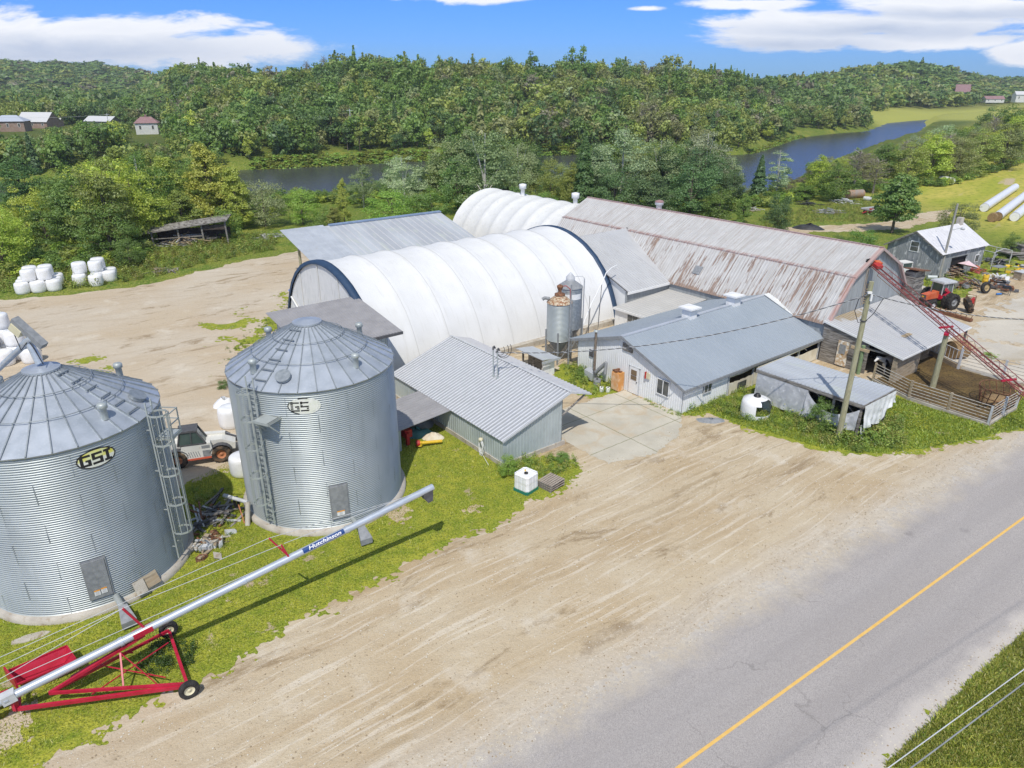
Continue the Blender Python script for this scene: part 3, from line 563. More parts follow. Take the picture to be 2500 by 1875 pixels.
o = sheet('road_marking', [rp(-70, -.06), rp(160, -.06), rp(160, .06), rp(-70, .06)], .018, m_line, jit=.016, step=.12)
def ragged(name, pts, z, m, cell=.09, amp=.6, bare=.0, seed=0, inset=.0):
    """turf with a torn edge, islands and bare holes: marching squares over a noisy distance field"""
    P = np.array([(p[0], p[1]) for p in pts]); lo = np.maximum(P.min(0) - 2, [-75, 9]); hi = np.minimum(P.max(0) + 2, [100, 130]); nx = int((hi[0] - lo[0]) / cell) + 1; ny = int((hi[1] - lo[1]) / cell) + 1
    X_, Y_ = np.meshgrid(lo[0] + np.arange(nx) * cell, lo[1] + np.arange(ny) * cell); x, y = X_.ravel(), Y_.ravel(); best = np.full(len(x), 1e9); ins = np.zeros(len(x), bool); j = len(P) - 1
    for i in range(len(P)):
        a_, b_ = P[j], P[i]; ab = b_ - a_; t_ = np.clip(((x - a_[0]) * ab[0] + (y - a_[1]) * ab[1]) / max(ab @ ab, 1e-9), 0, 1); best = np.minimum(best, np.hypot(x - a_[0] - t_ * ab[0], y - a_[1] - t_ * ab[1]))
        ins ^= ((b_[1] > y) != (a_[1] > y)) & (x < (a_[0] - b_[0]) * (y - b_[1]) / (a_[1] - b_[1] + 1e-12) + b_[0]); j = i
    sd_ = np.where(ins, best, -best); near = np.abs(sd_) < 2.6 * amp + .3; f = sd_.copy(); idx = np.where(near | ((sd_ > 0) & (bare > 0)))[0]
    for k_ in idx:
        q = (x[k_], y[k_]); f[k_] += amp * (.9 * mnoise.noise((q[0] * .5, q[1] * .5, seed)) + 1.0 * mnoise.noise((q[0] * 1.6, q[1] * 1.6, seed + 9)) + .9 * mnoise.noise((q[0] * 4.5, q[1] * 4.5, seed + 4)) + .45 * mnoise.noise((q[0] * 10, q[1] * 10, seed + 2)))
        if bare: f[k_] = min(f[k_], (bare - mnoise.noise((q[0] * .42, q[1] * .42, seed + 30)) - .35 * mnoise.noise((q[0] * 2.6, q[1] * 2.6, seed + 31)) - .2 * mnoise.noise((q[0] * 8, q[1] * 8, seed)) - .25 * math.exp(-max(sd_[k_], 0) / 1.2)) * 1.2)
    f = f.reshape(ny, nx); V, F, cache = [], [], {}
    def vid(key, px, py):
        if key not in cache: cache[key] = len(V); V.append((px, py, 0))
        return cache[key]
    # whole rows of full cells are merged into one long quad
    pos = f > 0; full = pos[:-1, :-1] & pos[1:, :-1] & pos[:-1, 1:] & pos[1:, 1:]; any_ = pos[:-1, :-1] | pos[1:, :-1] | pos[:-1, 1:] | pos[1:, 1:]
    for i in range(ny - 1):
        y0 = lo[1] + i * cell; j = 0; row = full[i]; ra = any_[i]; cols_ = np.where(ra)[0]
        if not len(cols_): continue
        j = cols_[0]; end = cols_[-1] + 1
        while j < end:
            if row[j]:
                k_ = j
                while k_ < end and row[k_] : k_ += 1
                x0, x1 = lo[0] + j * cell, lo[0] + k_ * cell; n0 = len(V); V += [(x0, y0, 0), (x1, y0, 0), (x1, y0 + cell, 0), (x0, y0 + cell, 0)]; F.append((n0, n0 + 1, n0 + 2, n0 + 3)); j = k_; continue
            if ra[j]:
                x0 = lo[0] + j * cell; cs_ = [(x0, y0, f[i, j]), (x0 + cell, y0, f[i, j + 1]), (x0 + cell, y0 + cell, f[i + 1, j + 1]), (x0, y0 + cell, f[i + 1, j])]; pl = []
                for a_, b_ in zip(cs_, cs_[1:] + cs_[:1]):
                    if a_[2] > 0: pl.append((a_[0], a_[1], 0))
                    if (a_[2] > 0) != (b_[2] > 0): t_ = a_[2] / (a_[2] - b_[2]); pl.append((a_[0] + (b_[0] - a_[0]) * t_, a_[1] + (b_[1] - a_[1]) * t_, 0))
                if len(pl) >= 3: n0 = len(V); V += pl; F.append(tuple(range(n0, n0 + len(pl))))
            j += 1
    me = bpy.data.meshes.new(name); me.from_pydata(V, [], F); me.materials.append(m); o = mobj(name, me, loc=(0, 0, z)); tag(o, kind='structure'); return o
lawn_pts = D((-500, 1900), (60, 1668), (250, 1572), (390, 1500), (520, 1422), (640, 1352), (760, 1292), (850, 1236), (1000, 1166), (1085, 1121), (1180, 1076), (1235, 1050), (1262, 1017), (1245, 992), (1130, 985), (980, 930), (960, 895), (900, 900), (870, 870), (850, 930), (520, 985), (505, 1015), (400, 1045), (300, 1100), (-300, 1150))
ragged('lawn', lawn_pts, .010, m_lawn, cell=.085, amp=.55, bare=.62, seed=2)
ragged('lawn', D((625, 628), (660, 640), (660, 745), (560, 770), (500, 795), (482, 800), (470, 762), (432, 748), (430, 700), (500, 685), (560, 660)), .010, m_lawn, cell=.13, amp=1.9, bare=-.02, seed=3)
ragged('lawn', D((150, 770), (200, 760), (285, 762), (290, 790), (230, 800), (160, 790)), .010, m_lawn, cell=.11, amp=1.6, bare=-.08, seed=4)
ragged('lawn', D((1395, 862), (1470, 893), (1490, 906), (1530, 893), (1600, 926), (1700, 952), (1780, 976), (1900, 985), (2000, 975), (2100, 955), (2212, 932), (2500, 890), (2500, 800), (2212, 850), (2135, 920), (1940, 850), (1900, 830), (1700, 800), (1500, 855), (1470, 882)), .010, m_lawn, cell=.11, amp=.6, bare=.7, seed=6)
ragged('lawn', D((1245, 850), (1290, 862), (1332, 852), (1340, 818), (1262, 790), (1215, 785), (1195, 812), (1215, 835)), .010, m_lawn, cell=.12, amp=.35, bare=.0, seed=7)
ragged('lawn', D((1950, 600), (1975, 640), (2000, 668), (2060, 640), (2120, 612), (2150, 600), (2212, 592), (2212, 560), (1990, 570)), .010, m_lawn, cell=.2, amp=.9, bare=.6, seed=8)
ragged('concrete_pad', [FW(b, a, 0) for b, a in ((27.3, 25.6), (30.2, 24.9), (33.4, 25.4), (36.1, 27.4), (36.1, 32.8), (32.5, 33.0), (27.3, 33.2))], .014, m_conc, cell=.09, amp=.16, seed=9)
ragged('concrete_yard', [FW(b, a, 0) for b, a in ((57.2, 22.2), (60.2, 19.6), (60.2, 13.2), (60, 11.5), (96, 11), (96, 24), (80, 24.5), (66, 21.5))], .014, m_yardc, cell=.25, amp=1.1, bare=.45, seed=10)
sheet('manure_pen_floor', [FW(b, a, 0) for b, a in ((51.4, 22.4), (50.9, 14.0), (56.5, 13.9), (60, 15.5), (60.1, 19.4), (61.4, 22), (53.2, 22.4))], .018, m_man, jit=.12, step=.3, seed=11)
sheet('track', [at(x, y) for x, y in ((1600, 520), (1690, 492), (1780, 488), (1900, 482), (2000, 458), (2060, 452), (2050, 470), (1960, 492), (1850, 500), (1760, 500), (1640, 530))], .010, m_dirt, jit=.8, step=.6, seed=12)

ragged('verge', [rp(-16, -3.85), rp(-16, -30), rp(48, -30), rp(48, -3.85)] + [rp(s_, -3.85) for s_ in range(46, -16, -4)], .016, m_lawn, cell=.10, amp=.5, bare=.75, seed=5)
sheet('verge', [rp(-70, -29.5), rp(-70, -80), rp(160, -80), rp(160, -29.5)], .016, m_lawn, jit=0)
sheet('verge', [rp(47.5, -3.9), rp(47.5, -29.6), rp(160, -29.6), rp(160, -3.9)], .020, m_lawn, jit=0); sheet('verge', [rp(-70, -3.9), rp(-70, -29.6), rp(-15.6, -29.6), rp(-15.6, -3.9)], .020, m_lawn, jit=0)

ragged('road', [rp(-14, -5.2), rp(50, -5.2), rp(50, 4.3), rp(-14, 4.3)], .012, m_road, cell=.10, amp=.42, seed=15)
sheet('road', [rp(49.6, -5.2), rp(160, -5.2), rp(160, 4.3), rp(49.6, 4.3)], .010, m_road, jit=0); sheet('road', [rp(-70, -5.2), rp(-13.6, -5.2), rp(-13.6, 4.3), rp(-70, 4.3)], .010, m_road, jit=0)
# ------------------------------------------------------------------ grain bins
seam_m = mat('bolt_seam', (.33, .36, .37), rough=.5, metal=.3)
def grain_bin(cx, cy, label, ph_door, ph_logo, ph_lad, ph_hatch, ph_chute, ph_vent, faded, plat_side):
    T = Thing('grain_bin', label, 'grain bin', cx, cy, 0, 'corrugated grain bins beside the lawn', farm=False)
    Rr = 4.11; ze = 7.74; zt = 9.84; k = math.tan(R(30)); c3 = lambda ph, r, z: Vector((cx + r * math.cos(R(ph)), cy + r * math.sin(R(ph)), z))
    m = MB(); m.lathe(cx, cy, [(4.36, 0), (4.36, .30), (4.0, .30)], 72); 
    f = T.part('foundation', m, concrete)
    prof = []; n = 71
    for i in range(n * 4 + 1):
        prof.append((Rr + .034 * math.cos(i * math.pi / 2), .3 + (ze - .3) * i / (n * 4)))
    m = MB(); m.lathe(cx, cy, prof, 96)
    w_ = m                                                       # vertical bolt seams
    for q in range(9):
        for lvl in range(8):
            ph = q * 40 + (lvl % 2) * 20 + 7
            for zz in (np.arange(.3 + lvl * .9, .3 + (lvl + 1) * .9, .1)): m.obox(c3(ph, Rr + .018, zz), Vector((-math.sin(R(ph)), math.cos(R(ph)), 0)) * .018, Vector((math.cos(R(ph)), math.sin(R(ph)), 0)) * .012, (0, 0, .018), 1)
    T.part('wall', m, [galv, seam_m])
    # roof: 30 radial panels with upstanding ribs
    m = MB(); rs = [.62, 1.6, 2.7, Rr + .07]; NP = 30
    for q in range(NP):
        a0 = q * 360 / NP; a1 = (q + 1) * 360 / NP
        for i in range(3):
            z = [zt - k * (r - .62) for r in (rs[i], rs[i + 1])]
            m.quad(c3(a0, rs[i], z[0]), c3(a0, rs[i + 1], z[1]), c3(a1, rs[i + 1], z[1]), c3(a1, rs[i], z[0]))
    m.lathe(cx, cy, [(Rr + .07, zt - k * (Rr + .07 - .62)), (Rr + .07, zt - k * (Rr + .07 - .62) - .06), (Rr - .1, zt - k * (Rr - .55) + .02)], 60)
    rf = T.part('roof', m, galv_roof)
    m = MB()
    for q in range(NP):
        a0 = q * 360 / NP; m.bar(c3(a0, .60, zt + .035), c3(a0, Rr + .08, zt - k * (Rr + .08 - .62) + .03), .045, .07)
    T.part('roof_rib', m, galv_dark if not faded else galv_dark, rf)
    m = MB()
    for r in (1.75, 2.85):
        m.tube([c3(a, r, zt - k * (r - .62) + .13) for a in range(0, 361, 6)], .018, 6)
        for q in range(NP): m.bar(c3(q * 12, r, zt - k * (r - .62)), c3(q * 12, r, zt - k * (r - .62) + .15), .03)
    T.part('stiffening_ring', m, galv_dark, rf)
    m = MB(); m.lathe(cx, cy, [(.72, zt - .02), (.72, zt + .07), (.60, zt + .09), (0, zt + .16)], 32, smooth=False); T.part('roof_cap', m, galv_roof, rf)
    for j in range(4):
        q = c3(ph_vent + 90 * j, 3.38, zt - k * (3.38 - .62) - .05); m = MB()
        m.lathe(q.x, q.y, [(.15, q.z), (.14, q.z + .48), (.20, q.z + .50), (.20, q.z + .66), (.16, q.z + .71), (0, q.z + .74)], 18)
        T.part('roof_vent', m, galv)
    q = c3(ph_hatch, 3.42, zt - k * (3.42 - .62)); nr = Vector((math.sin(R(30)) * math.cos(R(ph_hatch)), math.sin(R(30)) * math.sin(R(ph_hatch)), math.cos(R(30))))
    m = MB(); m.tube([q + nr * .02, q + nr * .16], .34, 24, smooth=False); m.tube([q + nr * .16, q + nr * .20], .37, 24, smooth=False); T.part('roof_hatch', m, galv_dark)
    ph = ph_hatch - 17
    for r in np.arange(1.0, 4.1, .55):
        zz = zt - k * (r - .62) + .1; m = MB(); m.bar(c3(ph - 5.5 / (r / 3.5), r, zz), c3(ph + 5.5 / (r / 3.5), r, zz), .06, .05); T.part('roof_step', m, galv_dark)
    # door
    m = MB(); tg = Vector((-math.sin(R(ph_door)), math.cos(R(ph_door)), 0)); on = Vector((math.cos(R(ph_door)), math.sin(R(ph_door)), 0)); ctr = Vector((cx, cy, 0))
    m.obox(ctr + on * 4.12 + Vector((0, 0, 1.68)), tg * .40, on * .07, (0, 0, .92)); m.obox(ctr + on * 4.13 + Vector((0, 0, 1.68)), tg * .46, on * .02, (0, 0, .98))
    dr = T.part('door', m, mgrey)
    for s in ((-.13, .13) if not faded else (.0,)):
        m = MB(); m.obox(ctr + on * 4.205 + tg * s + Vector((0, 0, 1.06 + s * .1)), tg * (.11 if not faded else .19), on * .004, (0, 0, .13), 0); m.obox(ctr + on * 4.207 + tg * s + Vector((0, 0, 1.17 + s * .1)), tg * (.11 if not faded else .19), on * .004, (0, 0, .03), 1)
        for rr in range(4): m.obox(ctr + on * 4.2095 + tg * s + Vector((0, 0, 1.11 - rr * .045 + s * .1)), tg * .075, on * .003, (0, 0, .006), 2)
        T.part('warning_label', m, [white_p, label_orange, mgrey], dr)
    # ladder with safety cage, to one side of a little platform
    m = MB(); rad = Vector((math.cos(R(ph_lad)), math.sin(R(ph_lad)), 0)); tl = Vector((-math.sin(R(ph_lad)), math.cos(R(ph_lad)), 0)); base = ctr + rad * 4.32
    for s in (-.22, .22): m.bar(base + tl * s + Vector((0, 0, .55)), base + tl * s + Vector((0, 0, 8.5)), .05, .06)
    for z in np.arange(.7, 8.4, .30): m.bar(base - tl * .22 + Vector((0, 0, z)), base + tl * .22 + Vector((0, 0, z)), .03)
    for z in (1.2, 3.2, 5.2, 7.2):
        for s in (-.22, .22): m.bar(base + tl * s + Vector((0, 0, z)), base + tl * s - rad * .2 + Vector((0, 0, z)), .04)
    ld = T.part('ladder', m, galv)
    m = MB()
    arc = [(-.22, 0), (-.36, .2), (-.36, .48), (-.2, .70), (0, .76), (.2, .70), (.36, .48), (.36, .2), (.22, 0)]
    for z in (2.0, 3.5, 5.0, 6.5, 7.9):
        for (a, b), (c_, d_) in zip(arc, arc[1:]): m.bar(base + tl * a + rad * b + Vector((0, 0, z)), base + tl * c_ + rad * d_ + Vector((0, 0, z)), .09, .012, up=rad)
    for a, b in arc[1:-1]:
        m.bar(base + tl * a + rad * b + Vector((0, 0, 2.0)), base + tl * a + rad * b + Vector((0, 0, 7.95)), .035, .03)
    T.part('safety_cage', m, galv, ld)
    # platform
    sg = plat_side; p0 = base + tl * sg * .3; m = MB()
    m.obox(p0 + tl * sg * .48 + rad * .12 + Vector((0, 0, 6.55)), tl * .47, rad * .36, (0, 0, .02))
    for s in (-.34, .5): m.bar(p0 + tl * sg * .02 + rad * s + Vector((0, 0, 6.5)), p0 + tl * sg * .95 + rad * s + Vector((0, 0, 6.5)), .04, .14)
    for s in (.05, .92): m.bar(p0 + tl * sg * s + rad * -.34 + Vector((0, 0, 6.5)), p0 + tl * sg * s + rad * .5 + Vector((0, 0, 6.5)), .04, .14)
    for s in (.05, .92): m.bar(p0 + tl * sg * s + rad * .5 + Vector((0, 0, 6.5)), p0 + tl * sg * s + rad * -.2 + Vector((0, 0, 5.75)), .05)
    pl = T.part('platform', m, galv)
    if not faded:
        m = MB(); cs = [p0 + tl * sg * .05 + rad * .48, p0 + tl * sg * .93 + rad * .48, p0 + tl * sg * .93 + rad * -.3]
        for c_ in cs: m.bar(c_ + Vector((0, 0, 6.5)), c_ + Vector((0, 0, 7.65)), .045)
        for z in (7.1, 7.62):
            for a, b in zip(cs, cs[1:]): m.bar(a + Vector((0, 0, z)), b + Vector((0, 0, z)), .04)
        T.part('guard_rail', m, galv, pl)
    # decal: an oval with three block letters, wrapped on the wall
    def wrap(x, y, d): ph = ph_logo + math.degrees(x / 4.14); return c3(ph, 4.135 + d, 7.08 + y)
    def oval(w, h, d, mm, y0=-9, y1=9):
        m = MB(); xs = np.linspace(-w, w, 33)
        tp = [min(y1, h * math.sqrt(max(0, 1 - (x / w) ** 2))) for x in xs]; bt = [max(y0, -h * math.sqrt(max(0, 1 - (x / w) ** 2))) for x in xs]
        for i in range(32):
            if tp[i] <= bt[i] and tp[i + 1] <= bt[i + 1]: continue
            m.quad(wrap(xs[i], bt[i], d), wrap(xs[i + 1], bt[i + 1], d), wrap(xs[i + 1], tp[i + 1], d), wrap(xs[i], tp[i], d), 0)
        return m
    dk = T.part('decal', oval(.76, .42, .003, 0), black if not faded else gsi_white)
    if not faded:
        T.part('decal_field', oval(.70, .36, .008, 0, y0=.0), gsi_yellow, dk); T.part('decal_field', oval(.70, .36, .008, 0, y1=.0), gsi_white, dk)
    else:
        T.part('decal_field', oval(.66, .33, .008, 0), gsi_white, dk)
        m = MB()                                                  # what is left of the black rim
        for a0, a1 in ((150, 250), (75, 110)):
            for a in range(a0, a1, 5): m.quad(wrap(.72 * math.cos(R(a)), .38 * math.sin(R(a)), .006), wrap(.72 * math.cos(R(a + 5)), .38 * math.sin(R(a + 5)), .006), wrap(.77 * math.cos(R(a + 5)), .43 * math.sin(R(a + 5)), .006), wrap(.77 * math.cos(R(a)), .43 * math.sin(R(a)), .006))
        T.part('decal_rim', m, black, dk)
    L = {'G': [(-.20, .20, .15, .25), (-.20, .20, -.25, -.15), (-.20, -.08, -.25, .25), (.08, .20, -.25, .03), (0, .20, -.05, .03)],
         'S': [(-.20, .20, .15, .25), (-.20, .20, -.05, .05), (-.20, .20, -.25, -.15), (-.20, -.08, 0, .25), (.08, .20, -.25, 0)],
         'I': [(-.06, .06, -.25, .25), (-.14, .14, .15, .25), (-.14, .14, -.25, -.15)]}
    m = MB()
    for ch, x0 in (('G', -.42), ('S', .03), ('I', .42)):
        for (a, b, c_, d_) in L[ch]:
            if faded and ch == 'I': continue
            if faded:
                ys_ = np.arange(c_, d_, .105)
                for y_ in ys_: m.quad(wrap(x0 + a, y_, .014), wrap(x0 + b - (.05 if ch == 'S' else 0), y_, .014), wrap(x0 + b, min(d_, y_ + .07), .014), wrap(x0 + a, min(d_, y_ + .07), .014))
                continue
            m.quad(wrap(x0 + a, c_, .014), wrap(x0 + b, c_, .014), wrap(x0 + b, d_, .014), wrap(x0 + a, d_, .014))
    T.part('decal_letters', m, black, dk)
    # unloading tube with flared chute
    on = Vector((math.cos(R(ph_chute)), math.sin(R(ph_chute)), 0)); tg = Vector((-on.y, on.x, 0)); m = MB()
    m.tube([ctr + on * 3.9 + Vector((0, 0, .52)), ctr + on * 5.5 + Vector((0, 0, .62))], .13, 14)
    ch = T.part('unloading_tube', m, galv); m = MB()
    a = [ctr + on * 5.35 + tg * s + Vector((0, 0, z)) for s, z in ((-.17, .45), (.17, .45), (.17, .82), (-.17, .82))]; b = [ctr + on * 6.05 + tg * s + Vector((0, 0, z)) for s, z in ((-.30, .12), (.30, .12), (.30, .42), (-.30, .42))]
    m.add(a + b, [(0, 1, 2, 3), (4, 5, 6, 7), (0, 1, 5, 4), (1, 2, 6, 5), (2, 3, 7, 6), (3, 0, 4, 7)]); T.part('chute', m, mgrey, ch)
    return T
BIN1 = (-19.82, 27.75); BIN2 = (-10.31, 34.06)
grain_bin(*BIN1, 'corrugated grain bin with yellow oval decal and a fill auger on its peak', -55.7, -40.5, -3.5, 10.5, -49, -24.8, False, 1)
grain_bin(*BIN2, 'corrugated grain bin with peeled white decal and bare cap, beside the grey shed', -65.6, -81, -114.5, -96, -58, -126, True, 1)
# fill auger on the left bin
T = Thing('fill_auger', 'thin grey auger with motor and belt guard reaching down to the bin peak', 'auger', -19.95, 27.8, 9.9, farm=False)
p0 = Vector((-20.1, 27.85, 11.05)); p1 = Vector((-29.0, 32.0, 5.0)); dd = (p1 - p0).normalized()
m = MB(); m.tube([p0 - dd * .3, p1], .13, 14); m.tube([p0 - dd * .35, p0 + dd * .5], .17, 14); tb = T.part('tube', m, steel_tube)
m = MB(); m.tube([p0, Vector((-19.95, 27.8, 10.6)), Vector((-19.82, 27.75, 10.1))], .16, 14); m.bar((-20.05, 28.1, 10.1), (-20.25, 28.1, 11.0), .07); T.part('drop_spout', m, steel_tube)
q = Vector((-20.1, 27.85, 11.25)); sx = Vector((.62, -.12, -.62)).normalized(); sy = Vector((.3, .95, .1)).normalized(); sz = sx.cross(sy).normalized()
if sz.z < 0: sz = -sz
m = MB(); m.obox(q + sz * .28, sx * .78, sy * .16, sz * .14); T.part('belt_guard', m, mgrey)
m = MB(); m.obox(q - sx * .45 - sz * .0, sx * .26, sy * .2, sz * .2); T.part('motor', m, cream_p)
m = MB(); m.tube([q - sx * .7, q - sx * .85 - Vector((0, 0, .5)), q + Vector((-.3, -.15, -.55)), q + Vector((.15, -.2, -.1)), q + Vector((.35, -.25, -.5)), Vector((-19.5, 27.5, 10.15))], .02, 6); T.part('cable', m, black)

# ------------------------------------------------------------------ grey metal shed with canopy and side lean-to
T = Thing('metal_shed', 'light grey ribbed metal shed with low pitched roof beside the grain bin', 'shed', 24.6, 35.6)
zr = lambda b: 1.83 + (b - 22.1) * .33
m = MB(); m.box(22.12, 26.95, 29.12, 29.3, -.1, .30); m.box(22.08, 22.26, 29.12, 42.1, -.1, .30); m.box(26.6, 26.8, 29.3, 42.1, -.1, .3); m.box(22.26, 26.6, 41.9, 42.1, -.1, .3); T.part('foundation', m, concrete)
m = MB(); m.ribwall((22.15, 29.2, 0), (4.6, 0, 0), .28, lambda t: zr(22.15 + t) - .03, (0, -1, 0), .24, .05, .028)
m.ribwall((22.15, 29.2, 0), (0, 12.9, 0), .28, lambda t: zr(22.15) - .03, (-1, 0, 0), .24, .05, .028)
m.ribwall((26.75, 29.2, 0), (0, 12.9, 0), .28, lambda t: zr(26.75) - .03, (1, 0, 0), .24); m.ribwall((22.15, 42.1, 0), (4.6, 0, 0), .28, lambda t: zr(22.15 + t) - .03, (0, 1, 0), .24)
m.box(22.10, 22.20, 29.12, 29.22, .28, 1.8)
T.part('wall', m, shed_wall)
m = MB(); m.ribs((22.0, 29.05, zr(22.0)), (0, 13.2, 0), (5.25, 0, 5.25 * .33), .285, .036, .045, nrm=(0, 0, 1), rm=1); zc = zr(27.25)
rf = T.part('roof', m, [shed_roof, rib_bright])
m = MB(); m.ribs((27.25, 29.05, zc), (0, 13.2, 0), (1.75, 0, -.55), .31, .045, .045, nrm=(0, 0, 1), rm=1); T.part('canopy', m, [zinc_old, rib_pale])
m = MB(); m.box(27.17, 27.33, 29.0, 42.3, zc + .035, zc + .06); T.part('ridge_cap', m, lgrey, rf)
m = MB(); m.extr([(22.0, 29.0, 1.72), (27.25, 29.0, zc - .08), (29.0, 29.0, zc - .63), (29.0, 29.0, zc - .55), (27.25, 29.0, zc + .03), (22.0, 29.0, 1.84)], (0, .045, 0)); T.part('rake_board', m, lgrey)
m = MB(); m.bar((26.85, 29.3, 2.0), (28.7, 29.3, 2.9), .09, .09); m.bar((26.85, 33.8, 2.0), (28.7, 33.8, 2.9), .09); T.part('canopy_brace', m, old_wood)
# side lean-to roof
m = MB(); L1 = [(22.12, 34.6, 1.95), (22.12, 38.3, 1.95)]
m.ribs((22.12, 34.55, 1.78), (0, 3.9, 0), (-4.15, 0, -.32), .3, .05, .035, nrm=(0, 0, 1)); T.part('lean_to_roof', m, lean_roof)
m = MB(); m.box(18.28, 18.46, 33.9 + .75, 34.83, 0, 1.45); m.box(18.28, 18.46, 38.2, 38.4, 0, 1.45); m.box(18.2, 18.4, 34.6, 38.4, 1.32, 1.44); T.part('lean_to_post', m, shed_wall)
m = MB(); m.ribwall((18.34, 34.8, 0), (0, 3.5, 0), .1, lambda t: 1.42, (-1, 0, 0), .24); m.ribwall((18.4, 38.35, 0), (3.7, 0, 0), .1, lambda t: 1.5, (0, -1, 0), .24); m.box(18.3, 18.5, 34.8, 38.2, 0, .14); T.part('lean_to_wall', m, shed_wall)
for i, (bb, aa) in enumerate(((25.75, 34.95), (25.72, 34.45))):
    m = MB(); z0 = zr(bb); m.tube([(bb, aa, z0 - .05), (bb, aa, 4.95 - i * .05)], .045, 10); m.tube([(bb, aa, z0), (bb, aa, z0 + .1)], .1, 10); ms = T.part('service_mast', m, galv)
    m = MB(); m.tube([(bb, aa, 4.9), (bb, aa, 5.08), (bb + .12, aa + .05, 5.1), (bb + .2, aa + .05, 4.95)], .06, 8); T.part('weather_head', m, dgrey, ms)
m = MB()
for r_, s_ in ((.5, 0), (.35, .06), (.6, -.05)):
    m.tube([(25.9 + r_ * (1 - math.cos(a)), 34.8 - .3 * math.sin(a) * .4 + s_, 4.9 - .9 * r_ * math.sin(a) - .1) for a in np.linspace(0, math.pi * 1.15, 12)], .018, 6)
T.part('cable_loop', m, black)
m = MB(); rn = random.Random(3); c0 = Vector((22.03, 31.15, 1.0))
for q in range(9):
    w_ = rn.uniform(.14, .3); h_ = rn.uniform(.35, .7); x0 = rn.uniform(-.12, .12)
    m.tube([(22.0 - rn.uniform(.02, .08), 31.15 + x0 + w_ * math.sin(a), 1.0 - h_ * .8 + h_ * math.cos(a)) for a in np.linspace(0, 2 * math.pi, 18)], .014, 5)
m.tube([(21.98, 31.1, .5), (21.9, 31.0, .25), (21.7, 30.3, .12), (21.6, 29.9, .03)], .014, 5)
hz = Thing('hose_coil', 'tangled white hose hanging in loops on the grey shed wall', 'hose', 22.0, 31.15); hz.part('hose', m, white_p); m = MB(); m.lathe(21.98, 31.2, [(.12, 1.02), (.15, 1.1), (.12, 1.18), (0, 1.2)], 12); hz.part('reel_hub', m, cream_p)

# ------------------------------------------------------------------ tall feed shed behind the bin
T = Thing('feed_shed', 'tall grey boarded shed with brown grey mono pitch roof behind the right grain bin', 'shed', 19.4, 45)
zf = lambda a: 5.0 + (a - 41.9) * .14
m = MB(); m.ribwall((16.4, 42.3, 0), (5.6, 0, 0), 0, lambda t: 4.9, (0, -1, 0), .3, .03, .03); m.ribwall((22.0, 42.3, 0), (0, 5.8, 0), 0, lambda t: zf(42.3 + t) - .1, (1, 0, 0), .3, .03, .03); m.ribwall((16.4, 42.3, 0), (0, 5.8, 0), 0, lambda t: zf(42.3 + t) - .1, (-1, 0, 0), .3, .03, .03); m.ribwall((16.4, 48.1, 0), (5.6, 0, 0), 0, lambda t: 5.7, (0, 1, 0), .3)
T.part('wall', m, shed_wall)
m = MB(); m.ribs((15.9, 41.7, zf(41.7)), (7.0, 0, 0), (0, 6.9, 6.9 * .14), .23, .03, .03, nrm=(0, 0, 1)); rf = T.part('roof', m, lean_roof)
m = MB(); m.box(15.88, 22.92, 41.66, 41.74, zf(41.7) - .22, zf(41.7) - .045); m.extr([(22.9, 41.7, zf(41.7) - .2), (22.9, 48.6, zf(48.6) - .2), (22.9, 48.6, zf(48.6) - .045), (22.9, 41.7, zf(41.7) - .045)], (.05, 0, 0)); T.part('fascia', m, dgrey, rf)

# ------------------------------------------------------------------ fabric covered arches
def arch(w, h, n=28):
    pts = [(1.0, 0), (.975, .12), (.93, .26), (.865, .42), (.77, .585), (.63, .745), (.45, .88), (.25, .965), (.1, .995), (0, 1.0)]
    p = pts + [(-x, z) for x, z in pts[-2::-1]]; xs = np.array(p); t = np.linspace(0, len(p) - 1, n + 1)
    X_ = np.interp(t, range(len(p)), xs[:, 0]); Z_ = np.interp(t, range(len(p)), xs[:, 1]); return list(zip(X_ * w, Z_ * h))
def arch_skin(m, along, w, h, c, s0, s1, bays, sag, z0=0, n=28, sub=7):
    """fabric stretched between rib frames: along 'b' or 'a'; sags between the ribs"""
    prof = arch(w, h, n); rows = []
    K = bays * sub
    for i in range(K + 1):
        f = (i % sub) / sub; g = (math.sin(math.pi * f) ** .6 if 0 < f < 1 else 0) * sag; s_ = s0 + (s1 - s0) * i / K; row = []
        for x, z in prof:
            kz = z / h; gg = g * (.15 + .85 * min(1, kz * 1.4)); L_ = math.hypot(x / w, z / h) or 1
            xx, zz = x - gg * (x / w) / L_, z - gg * kz / L_
            row.append((s_, c + xx, zz + z0) if along == 'b' else (c + xx, s_, zz + z0))
        rows.append(row)
    k = len(prof); vs = [p for r_ in rows for p in r_]
    m.add(vs, [(i * k + j, i * k + j + 1, (i + 1) * k + j + 1, (i + 1) * k + j) for i in range(K) for j in range(k - 1)], 0, True)
    return rows
T = Thing('fabric_barn', 'long white fabric arch barn edged in navy blue', 'fabric barn', 35, 53.6)
QW, QH, QC = 9.1, 7.45, 53.6
m = MB(); arch_skin(m, 'b', QW, QH, QC, 23.0, 47.1, 8, .16, .15, n=40); cv = T.part('cover', m, fabric)
for i in range(1, 8):
    b_ = 23.0 + i * 24.1 / 8; m = MB(); pr = arch(QW + .012, QH + .012, 40); m.add([(b_ - .035, QC + x, z + .15) for x, z in pr] + [(b_ + .035, QC + x, z + .15) for x, z in pr], [(j, j + 1, 41 + j + 1, 41 + j) for j in range(40)], 0, True); T.part('seam', m, fabric_seam, cv)
